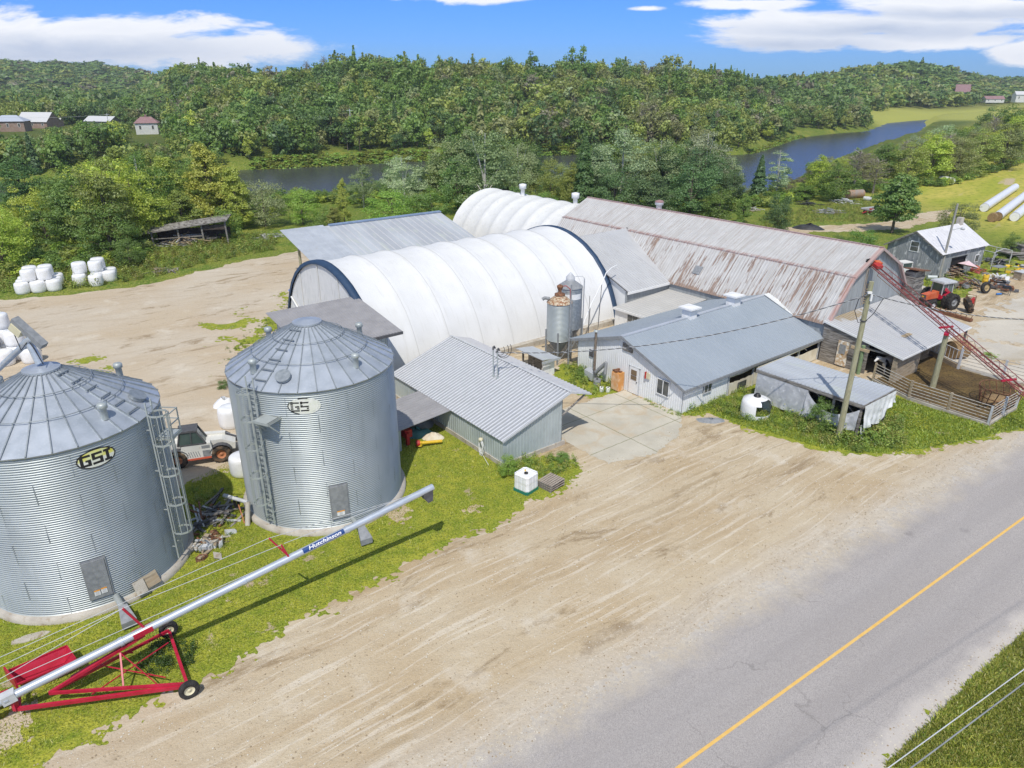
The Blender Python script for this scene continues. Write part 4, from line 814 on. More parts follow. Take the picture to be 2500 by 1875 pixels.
for s0, s1 in ((22.45, 23.02), (47.08, 47.6)):
    m = MB(); pr = arch(QW + .10, QH + .12, 40); pi = arch(QW - .20, QH - .20, 40); k = len(pr)
    vs = [(s0, QC + x, z + .1) for x, z in pr] + [(s1, QC + x, z + .1) for x, z in pr] + [(s0, QC + x, z + .1) for x, z in pi] + [(s1, QC + x, z + .1) for x, z in pi]
    m.add(vs, [(j, j + 1, k + j + 1, k + j) for j in range(k - 1)] + [(2 * k + j, 2 * k + j + 1, j + 1, j) for j in range(k - 1)] + [(k + j, k + j + 1, 3 * k + j + 1, 3 * k + j) for j in range(k - 1)], 0, True); T.part('edge_band', m, navy)
m = MB(); pr = arch(QW - .16, QH - .16, 40); m.poly([(22.62, QC + x, z + .1) for x, z in pr]); ep = T.part('end_panel', m, panel_grey)
m = MB()
for x in (-6.2, -2.6, 1.2, 5.0):
    zt_ = np.interp(-abs(x), [q[0] for q in pr[len(pr) // 2:]][::-1], [q[1] for q in pr[len(pr) // 2:]][::-1]); m.bar((22.56, QC + x, .1), (22.56, QC + x, zt_), .12, .05)
m.tube([(22.5, QC + 7.5, 3.1), (22.46, QC + 6, 2.3), (22.48, QC + 4.3, 1.9), (22.46, QC + 2.6, 1.85), (22.5, QC, 1.7)], .09, 6)
T.part('panel_post', m, fabric_dull, ep)
m = MB(); m.poly([(47.3, QC + x, z + .1) for x, z in pr[::-1]]); T.part('end_panel', m, panel_grey)
m = MB(); m.box(22.4, 47.7, QC - QW - .45, QC - QW + .12, 0, .45); m.box(22.4, 47.7, QC + QW - .12, QC + QW + .3, 0, .45); T.part('base_wall', m, concrete)
T = Thing('fabric_barn', 'smaller white fabric barn with bulging ribs behind the gambrel barn', 'fabric barn', 62.2, 74)
m = MB(); arch_skin(m, 'a', 7.4, 6.75, 62.3, 61.5, 85.2, 8, .34, .0, n=32, sub=8); T.part('cover', m, fabric_dull)
m = MB(); pr = arch(7.35, 6.7, 32); m.poly([(62.3 + x, 85.1, z) for x, z in pr]); T.part('end_panel', m, panel_grey)
for a_ in (78.6, 67.9):
    m = MB(); m.lathe(63.3, a_, [(.28, 6.3), (.28, 7.25), (.48, 7.27), (.48, 7.55), (.50, 7.6), (.50, 7.9), (0, 8.0)], 16); T.part('roof_vent', m, white_p)
# ------------------------------------------------------------------ open machine shed beyond
T = Thing('machine_shed', 'open pole shed with large faded zinc roof behind the fabric barn', 'shed', 40, 76)
zs = lambda a: 5.15 - (80.6 - a) * .255
m = MB(); m.ribs((34.6, 69.6, zs(69.6)), (16.3, 0, 0), (0, 11.0, 11 * .255), .92, .035, .03, nrm=(0, 0, 1), rm=1); rf = T.part('roof', m, [zinc_old, rib_pale])
m = MB(); m.ribs((29.4, 69.6, zs(69.6) + .03), (5.25, 0, 0), (0, 11.3, 11.3 * .255), .75, .05, .025, nrm=(0, 0, 1)); T.part('roof_patch', m, zinc_new, rf)
m = MB(); m.box(35.3, 50.95, 80.3, 80.9, zs(80.6) - .02, zs(80.6) + .14); T.part('ridge_flashing', m, trim_blue, rf)
for b_, a_ in ((30.1, 77.6), (30.2, 72.2), (36, 80.2), (43, 80.2), (50, 80.2), (50, 70.5), (36, 70.5)):
    m = MB(); m.tube([(b_, a_, 0), (b_, a_, zs(a_) - .05)], .17, 10, r1=.14); T.part('post', m, pole_mat)
m = MB(); m.bar((30.1, 72, 1.9 + .5), (30.1, 80.3, 4.75), .1, .25); m.bar((30, 80.2, zs(80.2) - .2), (50.4, 80.2, zs(80.2) - .2), .1, .25); m.bar((30.2, 71.9, 1.4), (30.3, 74.2, 2.9), .1); T.part('beam', m, old_wood)

# ------------------------------------------------------------------ gambrel barn
T = Thing('gambrel_barn', 'long gambrel roofed barn with peeling white metal roof streaked with rust', 'barn', 60, 27.2)
GB = [(53.15, 3.0), (56.15, 6.45), (60.05, 8.35), (63.95, 6.45), (66.95, 3.0)]
m = MB(); 
for (b0, z0), (b1, z1) in zip(GB, GB[1:]): m.ribs((b0, 27.0, z0), (0, 35.3, 0), (b1 - b0, 0, z1 - z0), .30, .06, .028, nrm=(0, 0, 1))
m.box(56.08, 56.22, 27.0, 62.3, 6.40, 6.49); m.box(59.95, 60.15, 27.0, 62.3, 8.36, 8.40)
T.part('roof', m, gambrel)
m = MB(); ft = lambda t: float(np.interp(53.4 + t, [p[0] for p in GB], [p[1] - .06 for p in GB]))
m.ribwall((53.4, 27.35, 0), (13.2, 0, 0), .2, ft, (0, -1, 0), .3, .04, .02); T.part('gable_wall', m, barn_gable); m = MB(); m.ribwall((53.4, 62.1, 0), (13.2, 0, 0), .2, ft, (0, 1, 0), .3); T.part('gable_wall', m, barn_gable)
m = MB(); m.box(53.35, 53.5, 27.4, 62.1, 0, 3.1); m.box(66.55, 66.7, 27.4, 62.1, 0, 3.1); m.box(53.3, 53.34, 33, 44, 1.9, 3.0); T.part('side_wall', m, barn_gable)
m = MB(); 
for (b0, z0), (b1, z1) in zip(GB, GB[1:]): m.bar((b0, 27.0, z0 - .1), (b1, 27.0, z1 - .1), .05, .2)
T.part('rake_board', m, mat('pinkish_trim', (.50, .33, .30), (.42, .36, .34), rough=.7, scale=3))
m = MB(); m.box(58.05, 59.0, 27.25, 27.34, 6.85, 7.62); T.part('loft_opening', m, dark)
m = MB(); m.lathe(60.3, 51.5, [(.30, 8.1), (.30, 8.75), (.46, 8.77), (.46, 9.05)], 12); rv = T.part('roof_vent', m, white_p); m = MB(); m.lathe(60.3, 51.5, [(.50, 9.05), (.40, 9.2), (0, 9.3)], 12); T.part('vent_cap', m, brick_red, rv)
m = MB(); p_ = Vector((54.45, 41.2, 4.55)); u_ = Vector((3.0, 0, 3.45)).normalized(); m.obox(p_, (0, .42, 0), u_ * .42, u_.cross(Vector((0, 1, 0))) * .05); T.part('roof_patch', m, mgrey)
m = MB()
for i in range(9): m.box(58.9, 59.7, 27.18, 27.3, 3.75 + i * .2, 3.82 + i * .2)
m.bar((58.3, 27.2, 3.7), (58.3, 27.2, 6.8), .03); m.bar((58.6, 27.2, 3.7), (58.5, 27.2, 6.8), .03); T.part('wall_louvre', m, wood_new)
# little lean-to wing at the far end of the gable
T = Thing('silage_chute', 'brown slatted lean-to tower against the far corner of the gambrel barn gable', 'lean-to', 66.2, 26.9)
m = MB(); m.box(65.7, 67.6, 26.4, 27.3, 0, 5.5); 
for i in range(8): m.box(65.66, 67.64, 26.34, 26.4, .5 + i * .6, .75 + i * .6)
T.part('slatted_wall', m, old_wood); m = MB(); m.obox((66.6, 26.7, 5.6), (1.2, 0, -.2), (0, .65, 0), (0, 0, .05)); T.part('roof', m, rusty)
# gable connector and low annex
T = Thing('connector_building', 'pale metal roofed wing joining the fabric barn to the gambrel barn', 'building wing', 51, 48)
zq = lambda a: 3.15 + (a - 43.55) * .385
m = MB(); vs = [(47.45, 43.4, zq(43.4)), (53.45, 43.4, zq(43.4)), (56.6, 52.4, zq(52.4) + .02), (47.45, 52.4, zq(52.4))]
m.ribs((47.45, 43.4, zq(43.4)), (6.1, 0, 0), (0, 9.0, 9 * .385), .34, .03, .03, nrm=(0, 0, 1), rm=1); m.extr([(53.4, 43.4, zq(43.4) - .04), (53.55, 43.4, zq(43.4) - .04), (56.5, 52.4, zq(52.4) - .02), (53.4, 52.4, zq(52.4) - .02)], (0, 0, .05)); m.ribs((47.45, 52.4, zq(52.4)), (9, 0, 0), (0, 7, -2.6), .34, .03, .03, nrm=(0, 0, 1), rm=1)
rf = T.part('roof', m, [pale_steel, rib_mid])
m = MB(); m.bar((53.75, 43.35, zq(43.4) + .05), (56.55, 52.4, zq(52.4) + .08), .30, .05); m.bar((47.42, 43.4, zq(43.4) + .03), (47.42, 52.4, zq(52.4) + .03), .08, .06); T.part('flashing', m, dgrey, rf)
m = MB(); m.box(47.4, 53.5, 43.30, 43.40, zq(43.4) - .20, zq(43.4) + .01); T.part('fascia', m, white_p, rf)
m = MB(); m.box(47.5, 53.3, 43.6, 43.75, 0, zq(43.6) - .1); T.part('front_wall', m, barn_gable); m = MB(); m.extr([(47.6, 43.6, 0), (47.6, 52.4, 0), (47.6, 52.4, zq(52.4) - .1), (47.6, 43.6, zq(43.6) - .1)], (.1, 0, 0)); T.part('end_wall', m, white_sid)
T = Thing('low_annex', 'low white annex with pale ribbed roof between the fabric barn and milk barn', 'annex', 49.5, 41)
zl = lambda b: 1.98 + (b - 45.8) * .055
m = MB(); m.ribs((45.8, 39.0, zl(45.8)), (0, 4.55, 0), (7.5, 0, 7.5 * .055), .36, .03, .03, nrm=(0, 0, 1), rm=1); rf = T.part('roof', m, [cream_steel, rib_mid])
m = MB(); m.box(45.74, 45.8, 38.95, 43.55, zl(45.8) - .18, zl(45.8) + .02); T.part('fascia', m, white_p, rf)
m = MB(); m.box(46.0, 46.15, 39, 43.5, 0, zl(46) - .06); T.part('wall', m, white_sid)
m = MB(); m.box(45.93, 45.99, 40.6, 41.9, 1.05, 1.72); w_ = T.part('window_frame', m, white_p); m = MB(); m.box(45.9, 45.925, 40.66, 41.22, 1.1, 1.67); m.box(45.9, 45.925, 41.28, 41.84, 1.1, 1.67); T.part('pane', m, glass, w_)

# ------------------------------------------------------------------ white milk barn
T = Thing('milk_barn', 'white ribbed metal barn with blue grey roof and two square roof vents', 'barn', 44.8, 32.7)
zl_ = lambda a: 4.12 - (33.2 - a) * .365 if a < 33.2 else 4.12 - (a - 33.2) * .31
m = MB(); m.ribwall((36.2, 27.5, 0), (0, 10.45, 0), 0, lambda t: zl_(27.5 + t) - .1, (-1, 0, 0), .2, .04, .022); m.ribwall((36.2, 27.5, 0), (4.95, 0, 0), 0, lambda t: 2.0, (0, -1, 0), .2, .04, .022); m.ribwall((36.2, 37.95, 0), (17, 0, 0), 0, lambda t: 2.5, (0, 1, 0), .2); wl = T.part('wall', m, white_sid)
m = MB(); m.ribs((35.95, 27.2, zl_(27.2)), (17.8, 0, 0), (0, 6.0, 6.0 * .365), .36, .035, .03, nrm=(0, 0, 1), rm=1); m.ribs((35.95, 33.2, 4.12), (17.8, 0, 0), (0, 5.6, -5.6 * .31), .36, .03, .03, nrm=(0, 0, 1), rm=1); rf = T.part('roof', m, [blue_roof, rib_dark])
m = MB(); m.box(35.93, 53.78, 33.05, 33.35, 4.09, 4.165); T.part('ridge_cap', m, zinc_new, rf)
m = MB(); m.extr([(35.9, 27.15, zl_(27.15) - .2), (35.9, 33.2, 3.92), (35.9, 38.85, zl_(38.85) - .2), (35.9, 38.85, zl_(38.85) + .0), (35.9, 33.2, 4.14), (35.9, 27.15, zl_(27.15) + .0)], (.05, 0, 0)); T.part('rake_board', m, mgrey, rf)
m = MB(); m.box(35.9, 53.75, 27.12, 27.18, zl_(27.2) - .17, zl_(27.2) + .01); T.part('eave_trim', m, mgrey, rf)
m = MB(); m.extr([(53.2, 29.9, zl_(29.9) + .05), (53.2, 33.1, 4.2), (53.9, 33.1, 4.2), (53.9, 29.9, zl_(29.9) + .05)], (0, 0, .03)); m.bar((53.85, 27.2, 2.0), (53.9, 33.2, 4.2), .12, .05); T.part('end_flashing', m, tarp_white, rf)
for b_ in (43.5, 49.1):
    m = MB(); m.box(b_ - .42, b_ + .42, 32.85, 33.65, 3.85, 4.62); c_ = T.part('roof_vent', m, white_p); m = MB(); m.box(b_ - .34, b_ + .34, 32.93, 33.57, 4.62, 4.78); T.part('vent_slot', m, dark, c_)
    m = MB(); m.box(b_ - .40, b_ - .32, 32.87, 33.63, 4.62, 4.78); m.box(b_ + .32, b_ + .40, 32.87, 33.63, 4.62, 4.78); m.box(b_ - .62, b_ + .62, 32.6, 33.9, 4.78, 4.90); m.lathe(b_, 33.25, [(.55, 4.90), (.1, 4.98), (0, 4.98)], 4, a0=math.pi / 4, a1=math.pi * 2.25, smooth=False); T.part('vent_cap', m, white_p, c_)
m = MB(); m.box(36.10, 36.17, 31.5, 32.35, .05, 2.0); d_ = T.part('door', m, white_p); m = MB(); m.box(36.06, 36.095, 31.66, 32.18, 1.12, 1.42); m.box(36.06, 36.095, 31.66, 32.18, 1.48, 1.86); T.part('pane', m, mat('door_pane', (.20, .14, .09), rough=.2), d_); m = MB(); m.box(36.04, 36.1, 31.58, 31.63, .95, 1.05); T.part('handle', m, dgrey, d_); m = MB()
m.box(36.12, 36.19, 31.38, 31.5, .03, 2.1); m.box(36.12, 36.19, 32.35, 32.47, .03, 2.1); m.box(36.12, 36.19, 31.38, 32.47, 2.0, 2.12); T.part('door_frame', m, lgrey, d_)
def window_b(T, b, a0, a1, z0, z1, side=-1):
    m = MB(); m.box(b, b + .06, a0 - .06, a1 + .06, z0 - .07, z0); m.box(b, b + .06, a0 - .06, a1 + .06, z1, z1 + .06); m.box(b, b + .06, a0 - .06, a0, z0, z1); m.box(b, b + .06, a1, a1 + .06, z0, z1); m.box(b, b + .06, (a0 + a1) / 2 - .03, (a0 + a1) / 2 + .03, z0, z1); f = T.part('window_frame', m, white_p)
    m = MB(); m.box(b + .02, b + .04, a0, (a0 + a1) / 2 - .03, z0, z1); m.box(b + .02, b + .04, (a0 + a1) / 2 + .03, a1, z0, z1); T.part('pane', m, glass, f)
window_b(T, 36.10, 28.72, 29.72, .88, 1.93)
m = MB(); m.box(36.1, 36.16, 32.25, 33.2, 3.05, 3.62); g_ = T.part('gable_louvre', m, old_wood)
m = MB(); m.box(36.1, 36.16, 36.2, 36.6, 1.55, 2.1); T.part('vent_opening', m, dgrey)
m = MB(); m.box(36.06, 36.12, 30.45, 30.75, 1.62, 2.05, 0); m.box(36.0, 36.12, 30.75, 30.85, 1.6, 2.1, 1); T.part('notice_board', m, [cream_p, red_bright])
m = MB(); m.box(38.3, 38.36, 27.36, 27.42, .95, 1.75); m.box(39.1, 39.16, 27.36, 27.42, .95, 1.75); m.box(38.36, 39.1, 27.36, 27.42, .95, 1.02); m.box(38.36, 39.1, 27.36, 27.42, 1.69, 1.75); m.box(38.7, 38.75, 27.36, 27.42, 1.02, 1.69); f_ = T.part('window_frame', m, lgrey); m = MB(); m.box(38.36, 39.1, 27.38, 27.40, 1.0, 1.7); T.part('pane', m, glass, f_)
# open side with roll-up curtains
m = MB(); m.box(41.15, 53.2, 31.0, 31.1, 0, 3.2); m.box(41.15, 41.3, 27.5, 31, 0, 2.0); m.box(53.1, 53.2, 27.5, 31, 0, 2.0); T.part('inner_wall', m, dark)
m = MB()
for b_ in (41.22, 44.2, 47.2, 50.2, 53.1): m.box(b_ - .05, b_ + .05, 27.42, 27.55, 0, 2.0)
m.box(41.2, 53.2, 27.44, 27.54, 1.86, 2.0)
for b_ in (44.2, 47.2, 50.2): m.bar((b_, 27.5, 1.9), (b_ + 1.4, 27.6, 1.1), .05)
T.part('curtain_post', m, lgrey)
def curtain(T, b0, b1, z0, z1, a_, seed, sagb=.0, mm=cream):
    m = MB(); nb = 24; nz_ = 6; rn = random.Random(seed); ph = rn.random() * 6
    vs = []
    for j in range(nz_ + 1):
        for i in range(nb + 1):
            f = i / nb; z = z0 + (z1 - z0) * j / nz_; z -= sagb * math.sin(math.pi * f) * (j / nz_)
            vs.append((b0 + (b1 - b0) * f, a_ - .03 * math.sin(f * 23 + ph + j * .7) - .02 * math.sin(f * 51), z))
    k = nb + 1; m.add(vs, [(j * k + i, j * k + i + 1, (j + 1) * k + i + 1, (j + 1) * k + i) for j in range(nz_) for i in range(nb)], 0, True); return T.part('side_curtain', m, mm)
cu = curtain(T, 41.3, 44.15, .05, .98, 27.44, 1, .04); curtain(T, 44.25, 53.0, .05, 1.05, 27.46, 2, .05)
m = MB(); m.box(42.3, 43.3, 27.36, 27.40, .30, .78); T.part('curtain_window', m, glass, cu)
m = MB(); m.tube([(41.2, 27.34, 1.60), (42.6, 27.32, 1.58), (44.1, 27.3, 1.72)], .11, 10); m.tube([(44.3, 27.3, 1.5), (47, 27.28, 1.52), (50, 27.3, 1.62), (52.9, 27.3, 1.75)], .10, 10); T.part('rolled_curtain', m, cream)
# ------------------------------------------------------------------ small feed silos
def silo(b, a, r, z_h, z_e, z_a, label, capmat, conemat, rusted):
    T = Thing('feed_silo', label, 'feed silo', b, a, 0, 'feed silos at the milk barn corner')
    prof = [(r + .018 * math.cos(i * math.pi / 2), z_h + (z_e - z_h) * i / 120) for i in range(121)]
    m = MB(); m.lathe(b, a, prof, 40); T.part('cylinder', m, galv_dark if not rusted else galv)
    m = MB(); m.lathe(b, a, [(r, z_h), (.18, z_h - 1.15), (.18, z_h - 1.45), (0, z_h - 1.45)], 32); T.part('hopper', m, mgrey)
    m = MB(); m.lathe(b, a, [(r + .05, z_e - .04), (r + .03, z_e + .02), (.28, z_a), (.28, z_a + .1)], 32, smooth=False); T.part('cone_roof', m, conemat)
    for q in range(4):
        an = math.pi / 4 + q * math.pi / 2; x, y = b + (r + .04) * math.cos(an), a + (r + .04) * math.sin(an); m = MB(); m.bar((x, y, 0), (x, y, z_h + .75), .10, .10); T.part('leg', m, mgrey)
    m = MB()
    for q in range(4):
        a0 = math.pi / 4 + q * math.pi / 2; a1 = a0 + math.pi / 2; m.bar((b + r * math.cos(a0), a + r * math.sin(a0), .15), (b + r * math.cos(a1), a + r * math.sin(a1), z_h - .5), .04)
    T.part('cross_brace', m, mgrey); return T
cone_rust = mat('rust_streaked_cone', (.50, .40, .26), (.58, .50, .38), rough=.7, scale=2, c3=(.28, .12, .05), s3=2.2, l3=.44, h3=.58, st3=(3.5, 3.5, .5))
T = silo(36.3, 40.35, .98, 1.9, 4.95, 5.55, 'near feed silo with rust streaked cone top and brown inlet', rusty, cone_rust, True)
m = MB(); m.lathe(36.3, 40.35, [(.42, 5.5), (.42, 5.62), (.15, 5.7), (.12, 5.85), (.24, 6.1), (.26, 6.25), (.1, 6.35), (0, 6.35)], 14); T.part('inlet', m, rusty)
m = MB(); m.tube([(36.35, 40.3, 6.2), (36.8, 40.2, 6.2), (37.15, 40.1, 5.9), (37.2, 40.1, 5.1)], .04, 6); T.part('filler_pipe', m, red2)
m = MB(); m.tube([(35.6, 40.75, 5.25), (35.25, 40.95, 5.32), (35.1, 41.05, 5.2)], .13, 10); T.part('elbow_vent', m, mgrey)
m = MB(); m.tube([(35.75, 38.55, 0), (35.85, 38.55, 6.8)], .06, 10); 
for s_ in (-.12, .12): m.bar((36.6 + s_, 39.3, 2.4), (36.6 + s_, 39.3, 5.3), .03)
T.part('standpipe', m, mgrey)
T = silo(38.35, 41.4, 1.0, 2.2, 5.65, 6.2, 'far feed silo with white painted band and grey pointed cap', white_p, mgrey, False)
m = MB(); m.lathe(38.35, 41.4, [(.36, 6.15), (.38, 6.4), (0, 6.85)], 20); T.part('cap', m, lgrey)
m = MB(); m.lathe(38.35, 41.4, [(1.02, 4.75), (1.02, 5.2)], 10, a0=R(205), a1=R(285)); T.part('painted_band', m, white_p)
m = MB(); p_ = Vector((39.3, 40.75, 0))
for s_ in (-.16, .16): m.bar(p_ + Vector((s_ * .6, s_ * .8, 1.2)), p_ + Vector((s_ * .6, s_ * .8, 6.3)), .04)
for z in np.arange(1.3, 6.3, .3): m.bar(p_ + Vector((-.1, -.13, z)), p_ + Vector((.1, .13, z)), .025)
m.tube([p_ + Vector((0, 0, 6.2)), p_ + Vector((-.1, .1, 6.45)), (38.7, 41.2, 6.45)], .025, 6); T.part('ladder', m, lgrey)
# ------------------------------------------------------------------ pump hut
T = Thing('pump_hut', 'little white hut with slanted grey roof in front of the feed silos', 'hut', 33.6, 39.4)
m = MB(); m.ribs((32.6, 38.0, 1.62), (0, 3.3, 0), (1.75, 0, -.22), .25, .03, .02, nrm=(0, 0, 1)); m.box(32.55, 34.4, 37.95, 38.0, 1.28, 1.45); T.part('roof', m, zinc_old)
m = MB(); m.box(32.95, 34.1, 38.3, 38.42, 0, 1.4); m.box(34.0, 34.1, 38.42, 41, 0, 1.35); T.part('wall', m, white_sid)
m = MB(); m.box(32.98, 33.1, 38.45, 38.57, 0, 1.5); m.box(32.98, 33.1, 39.5, 39.62, 0, 1.5); m.box(32.98, 33.1, 40.8, 40.92, 0, 1.5); m.box(33.6, 33.66, 38.5, 40.9, 0, 1.4); T.part('open_side', m, old_wood)
# ------------------------------------------------------------------ small things round the milk barn
T = Thing('flue_pipe', 'tall rusty flue pipe standing before the white milk barn gable', 'flue pipe', 35.75, 35.6)
m = MB(); m.tube([(35.75, 35.6, .3), (35.75, 35.6, 3.9)], .10, 12); T.part('pipe', m, mat('flue', (.32, .27, .22), (.20, .15, .11), rough=.6, metal=.4, scale=4)); m = MB(); m.lathe(35.75, 35.6, [(.17, 3.85), (.17, 3.97), (.08, 4.0)], 14); T.part('rain_cap', m, galv)
T = Thing('unloading_auger', 'short grey feed auger slanting against the milk barn wall', 'auger', 35.7, 34.9)
m = MB(); m.tube([(35.6, 35.5, .5), (35.75, 34.4, 1.75)], .15, 12); m.tube([(35.75, 34.4, 1.75), (35.6, 34.3, .9)], .12, 12); T.part('tube', m, mgrey); m = MB(); m.obox((35.5, 35.7, .5), (.35, .1, 0), (-.1, .35, .1), (0, 0, .3)); T.part('boot', m, zinc_old); m = MB(); m.bar((35.4, 34.9, .1), (35.3, 35.3, 1.1), .06); T.part('strut', m, dgrey)
T = Thing('rusty_cabinet', 'tall rusty orange cabinet with scrap on top beside the white door', 'cabinet', 35.75, 33.15)
m = MB(); m.box(35.45, 36.0, 32.75, 33.5, .05, 1.45); T.part('body', m, orange_cab); m = MB(); m.box(35.41, 35.445, 32.78, 33.47, .1, 1.4); T.part('door', m, mat('cabinet_door', (.72, .50, .32), (.66, .32, .12), rough=.7, scale=2.5))
m = MB(); rn = random.Random(5)
for q in range(7): m.obox((35.5 + rn.random() * .45, 32.85 + rn.random() * .55, 1.5 + rn.random() * .06), (rn.uniform(.04, .12), 0, 0), (0, rn.uniform(.04, .12), 0), (0, 0, rn.uniform(.03, .07)))
T.part('scrap', m, rusty)
def barrel(loc, r, h, m_, name, label, cat, group=None, lid=True, tilt=None):
    T = local_thing(name, label, cat, loc, 0, group)
    m = MB(); m.lathe(0, 0, [(0, 0), (r * .93, 0), (r, .04), (r, h * .33), (r * 1.03, h * .35), (r, h * .37), (r, h * .66), (r * 1.03, h * .68), (r, h * .70), (r, h - .03), (r * .95, h), (r * .9, h - .02), (0, h - .02)], 20); T.part('body', m, m_)
    if lid: m = MB(); m.lathe(0, 0, [(r * .3, h - .015), (r * .3, h + .03), (0, h + .03)], 10); T.part('bung', m, black)
    if tilt: T.e.rotation_euler = tilt
    return T
barrel(FW(34.6, 33.6, 0), .16, .38, white_p, 'bucket', 'white bucket in the weeds, nearer the grey shed canopy', 'bucket', 'white buckets by the weeds'); barrel(FW(34.9, 33.25, 0), .16, .38, white_p, 'bucket', 'white bucket in the weeds, nearer the rusty cabinet', 'bucket', 'white buckets by the weeds')
barrel(FW(35.1, 34.6, 0), .28, .55, mgrey, 'plastic_tub', 'grey tub between weeds below the slanting feed auger', 'tub')
# PVC vent line on the fabric barn
T = Thing('vent_pipe', 'thin white plastic pipe slanting up to the navy arch edge', 'pipe', 41.5, 41.5)
m = MB(); m.tube([(40.4, 42.0, 1.5), (42.6, 43.2, 2.9), (44.6, 44.0, 4.3), (45.6, 44.5, 5.0), (46.8, 45.0, 5.2), (47.9, 45.4, 5.2)], .05, 8); T.part('pipe', m, white_p); m = MB(); m.bar((44.2, 43.8, .3), (44.6, 44.0, 4.2), .04); m.bar((42.0, 42.8, .3), (42.3, 43.0, 2.7), .04); m.bar((41.2, 42.0, .5), (41.2, 42.0, 4.2), .03); T.part('support', m, dgrey)
# ------------------------------------------------------------------ concrete tank
T = Thing('water_tank', 'round white plastic tank with a cut away side standing in weeds', 'tank', 40.0, 24.3)
m = MB(); r_ = .98; 
m.lathe(40.0, 24.3, [(r_ * .96, 0), (r_, .12), (r_, .5), (r_ * .98, .95), (r_ * .9, 1.22), (r_ * .5, 1.38), (.2, 1.42)], 40, a0=R(-60), a1=R(215))
m.lathe(40.0, 24.3, [(r_ * .98, 1.02), (r_ * .9, 1.22), (r_ * .5, 1.38), (.2, 1.42)], 18, a0=R(215), a1=R(235)); m.lathe(40.0, 24.3, [(r_ * .72, 1.32), (.2, 1.42)], 14, a0=R(235), a1=R(300)); m.lathe(40.0, 24.3, [(r_ * .96, 0), (r_, .1), (r_, .34)], 14, a0=R(215), a1=R(300)); T.part('shell', m, plastic_w)
m = MB(); m.lathe(40.0, 24.3, [(.24, 1.40), (.24, 1.50), (.15, 1.52), (.14, 1.62), (0, 1.63)], 16); T.part('lid', m, black)
m = MB(); ph = R(-48); q = Vector((40.0 + 1.0 * math.cos(ph), 24.3 + 1.0 * math.sin(ph), .72)); m.obox(q, (-math.sin(ph) * .14, math.cos(ph) * .14, 0), (math.cos(ph) * .01, math.sin(ph) * .01, 0), (0, 0, .14)); T.part('fitting_plate', m, black)
# ------------------------------------------------------------------ tarp shed
T = Thing('tarp_shed', 'low lean-to shed hung with torn plastic sheets beside the tall pole', 'shed', 44, 22)
zt_ = lambda b: 2.42 + (b - 42) * .02
m = MB(); m.ribs((42.0, 18.15, zt_(42)), (0, 7.75, 0), (4.0, 0, .06), .28, .04, .03, nrm=(0, 0, 1)); rf = T.part('roof', m, zinc_old)
m = MB(); m.box(41.98, 42.05, 18.12, 25.9, 2.16, 2.39); m.box(42.0, 46.0, 18.1, 18.17, 2.18, 2.42); T.part('fascia', m, old_wood, rf)
for b_, a_ in ((42.12, 18.3), (42.12, 20.1), (42.12, 21.9), (42.12, 23.8), (42.12, 25.7), (45.8, 18.4), (45.8, 25.7)):
    m = MB(); m.box(b_ - .07, b_ + .07, a_ - .07, a_ + .07, 0, 2.3); T.part('post', m, old_wood)
m = MB(); m.box(45.6, 45.7, 18.3, 25.7, 0, 2.2); m.box(42.2, 45.6, 25.6, 25.7, 0, 2.2); T.part('back_wall', m, dgrey)
m = MB(); 
for z in (.75, 1.45): m.box(42.14, 42.2, 21.9, 25.7, z, z + .12)
m.bar((42.2, 21.9, .4), (42.2, 23.7, 2.1), .06); m.bar((42.2, 20.1, 1.3), (42.25, 21.7, 2.2), .05); m.bar((42.2, 18.5, 1.4), (42.25, 19.6, 2.2), .05); T.part('rail', m, old_wood)
def drape(T, P, m_, nb=40, nz=14, name='plastic_sheet', amp=.05, seed=0):
    """P(f, g) -> point on the sheet; folds are added along its normal direction n"""
    m = MB(); vs = []
    for j in range(nz + 1):
        for i in range(nb + 1):
            f, g = i / nb, j / nz; q, n = P(f, g); w = amp * (math.sin(f * 37 + g * 5 + seed) * .4 + mnoise.noise((f * 9, g * 3, seed)) * 1.2) * (.2 + g)
            vs.append(Vector(q) + Vector(n) * w)
    k = nb + 1; m.add(vs, [(j * k + i, j * k + i + 1, (j + 1) * k + i + 1, (j + 1) * k + i) for j in range(nz) for i in range(nb)], 0, True); return T.part(name, m, m_)
drape(T, lambda f, g: ((42.0 - .10 * g, 25.75 - 3.9 * f, 2.15 - 2.0 * g + .1 * f), (-1, 0, 0)), tarp_grey, seed=1)
def low(f, g):
    a_ = 21.9 - 3.6 * f; top = 2.15 - 1.0 * math.sin(min(1, f * 1.02) * math.pi) ** .8 * (1 - .25 * f) - .12 * f; return ((41.95 - .25 * g - .1 * math.sin(f * 3.1), a_, top * (1 - g) + .35 * g * (1 + f * .8)), (-1, 0, 0))
drape(T, low, tarp_grey, amp=.10, seed=2)
def endt(f, g):
    b_ = 42.0 + 4.0 * f; bot = .55 + .9 * f ** 1.3 + .25 * math.sin(f * 9); return ((b_, 18.05 - .18 * g * (1 - f * .5), 2.38 * (1 - g) + bot * g), (0, -1, 0))
drape(T, endt, tarp_white, amp=.09, seed=3)
drape(T, lambda f, g: ((42.02 + .35 * f, 18.1 - .15 * g, 1.0 * (1 - g) + .03), (0, -1, 0)), tarp_white, nb=8, amp=.12, seed=4)
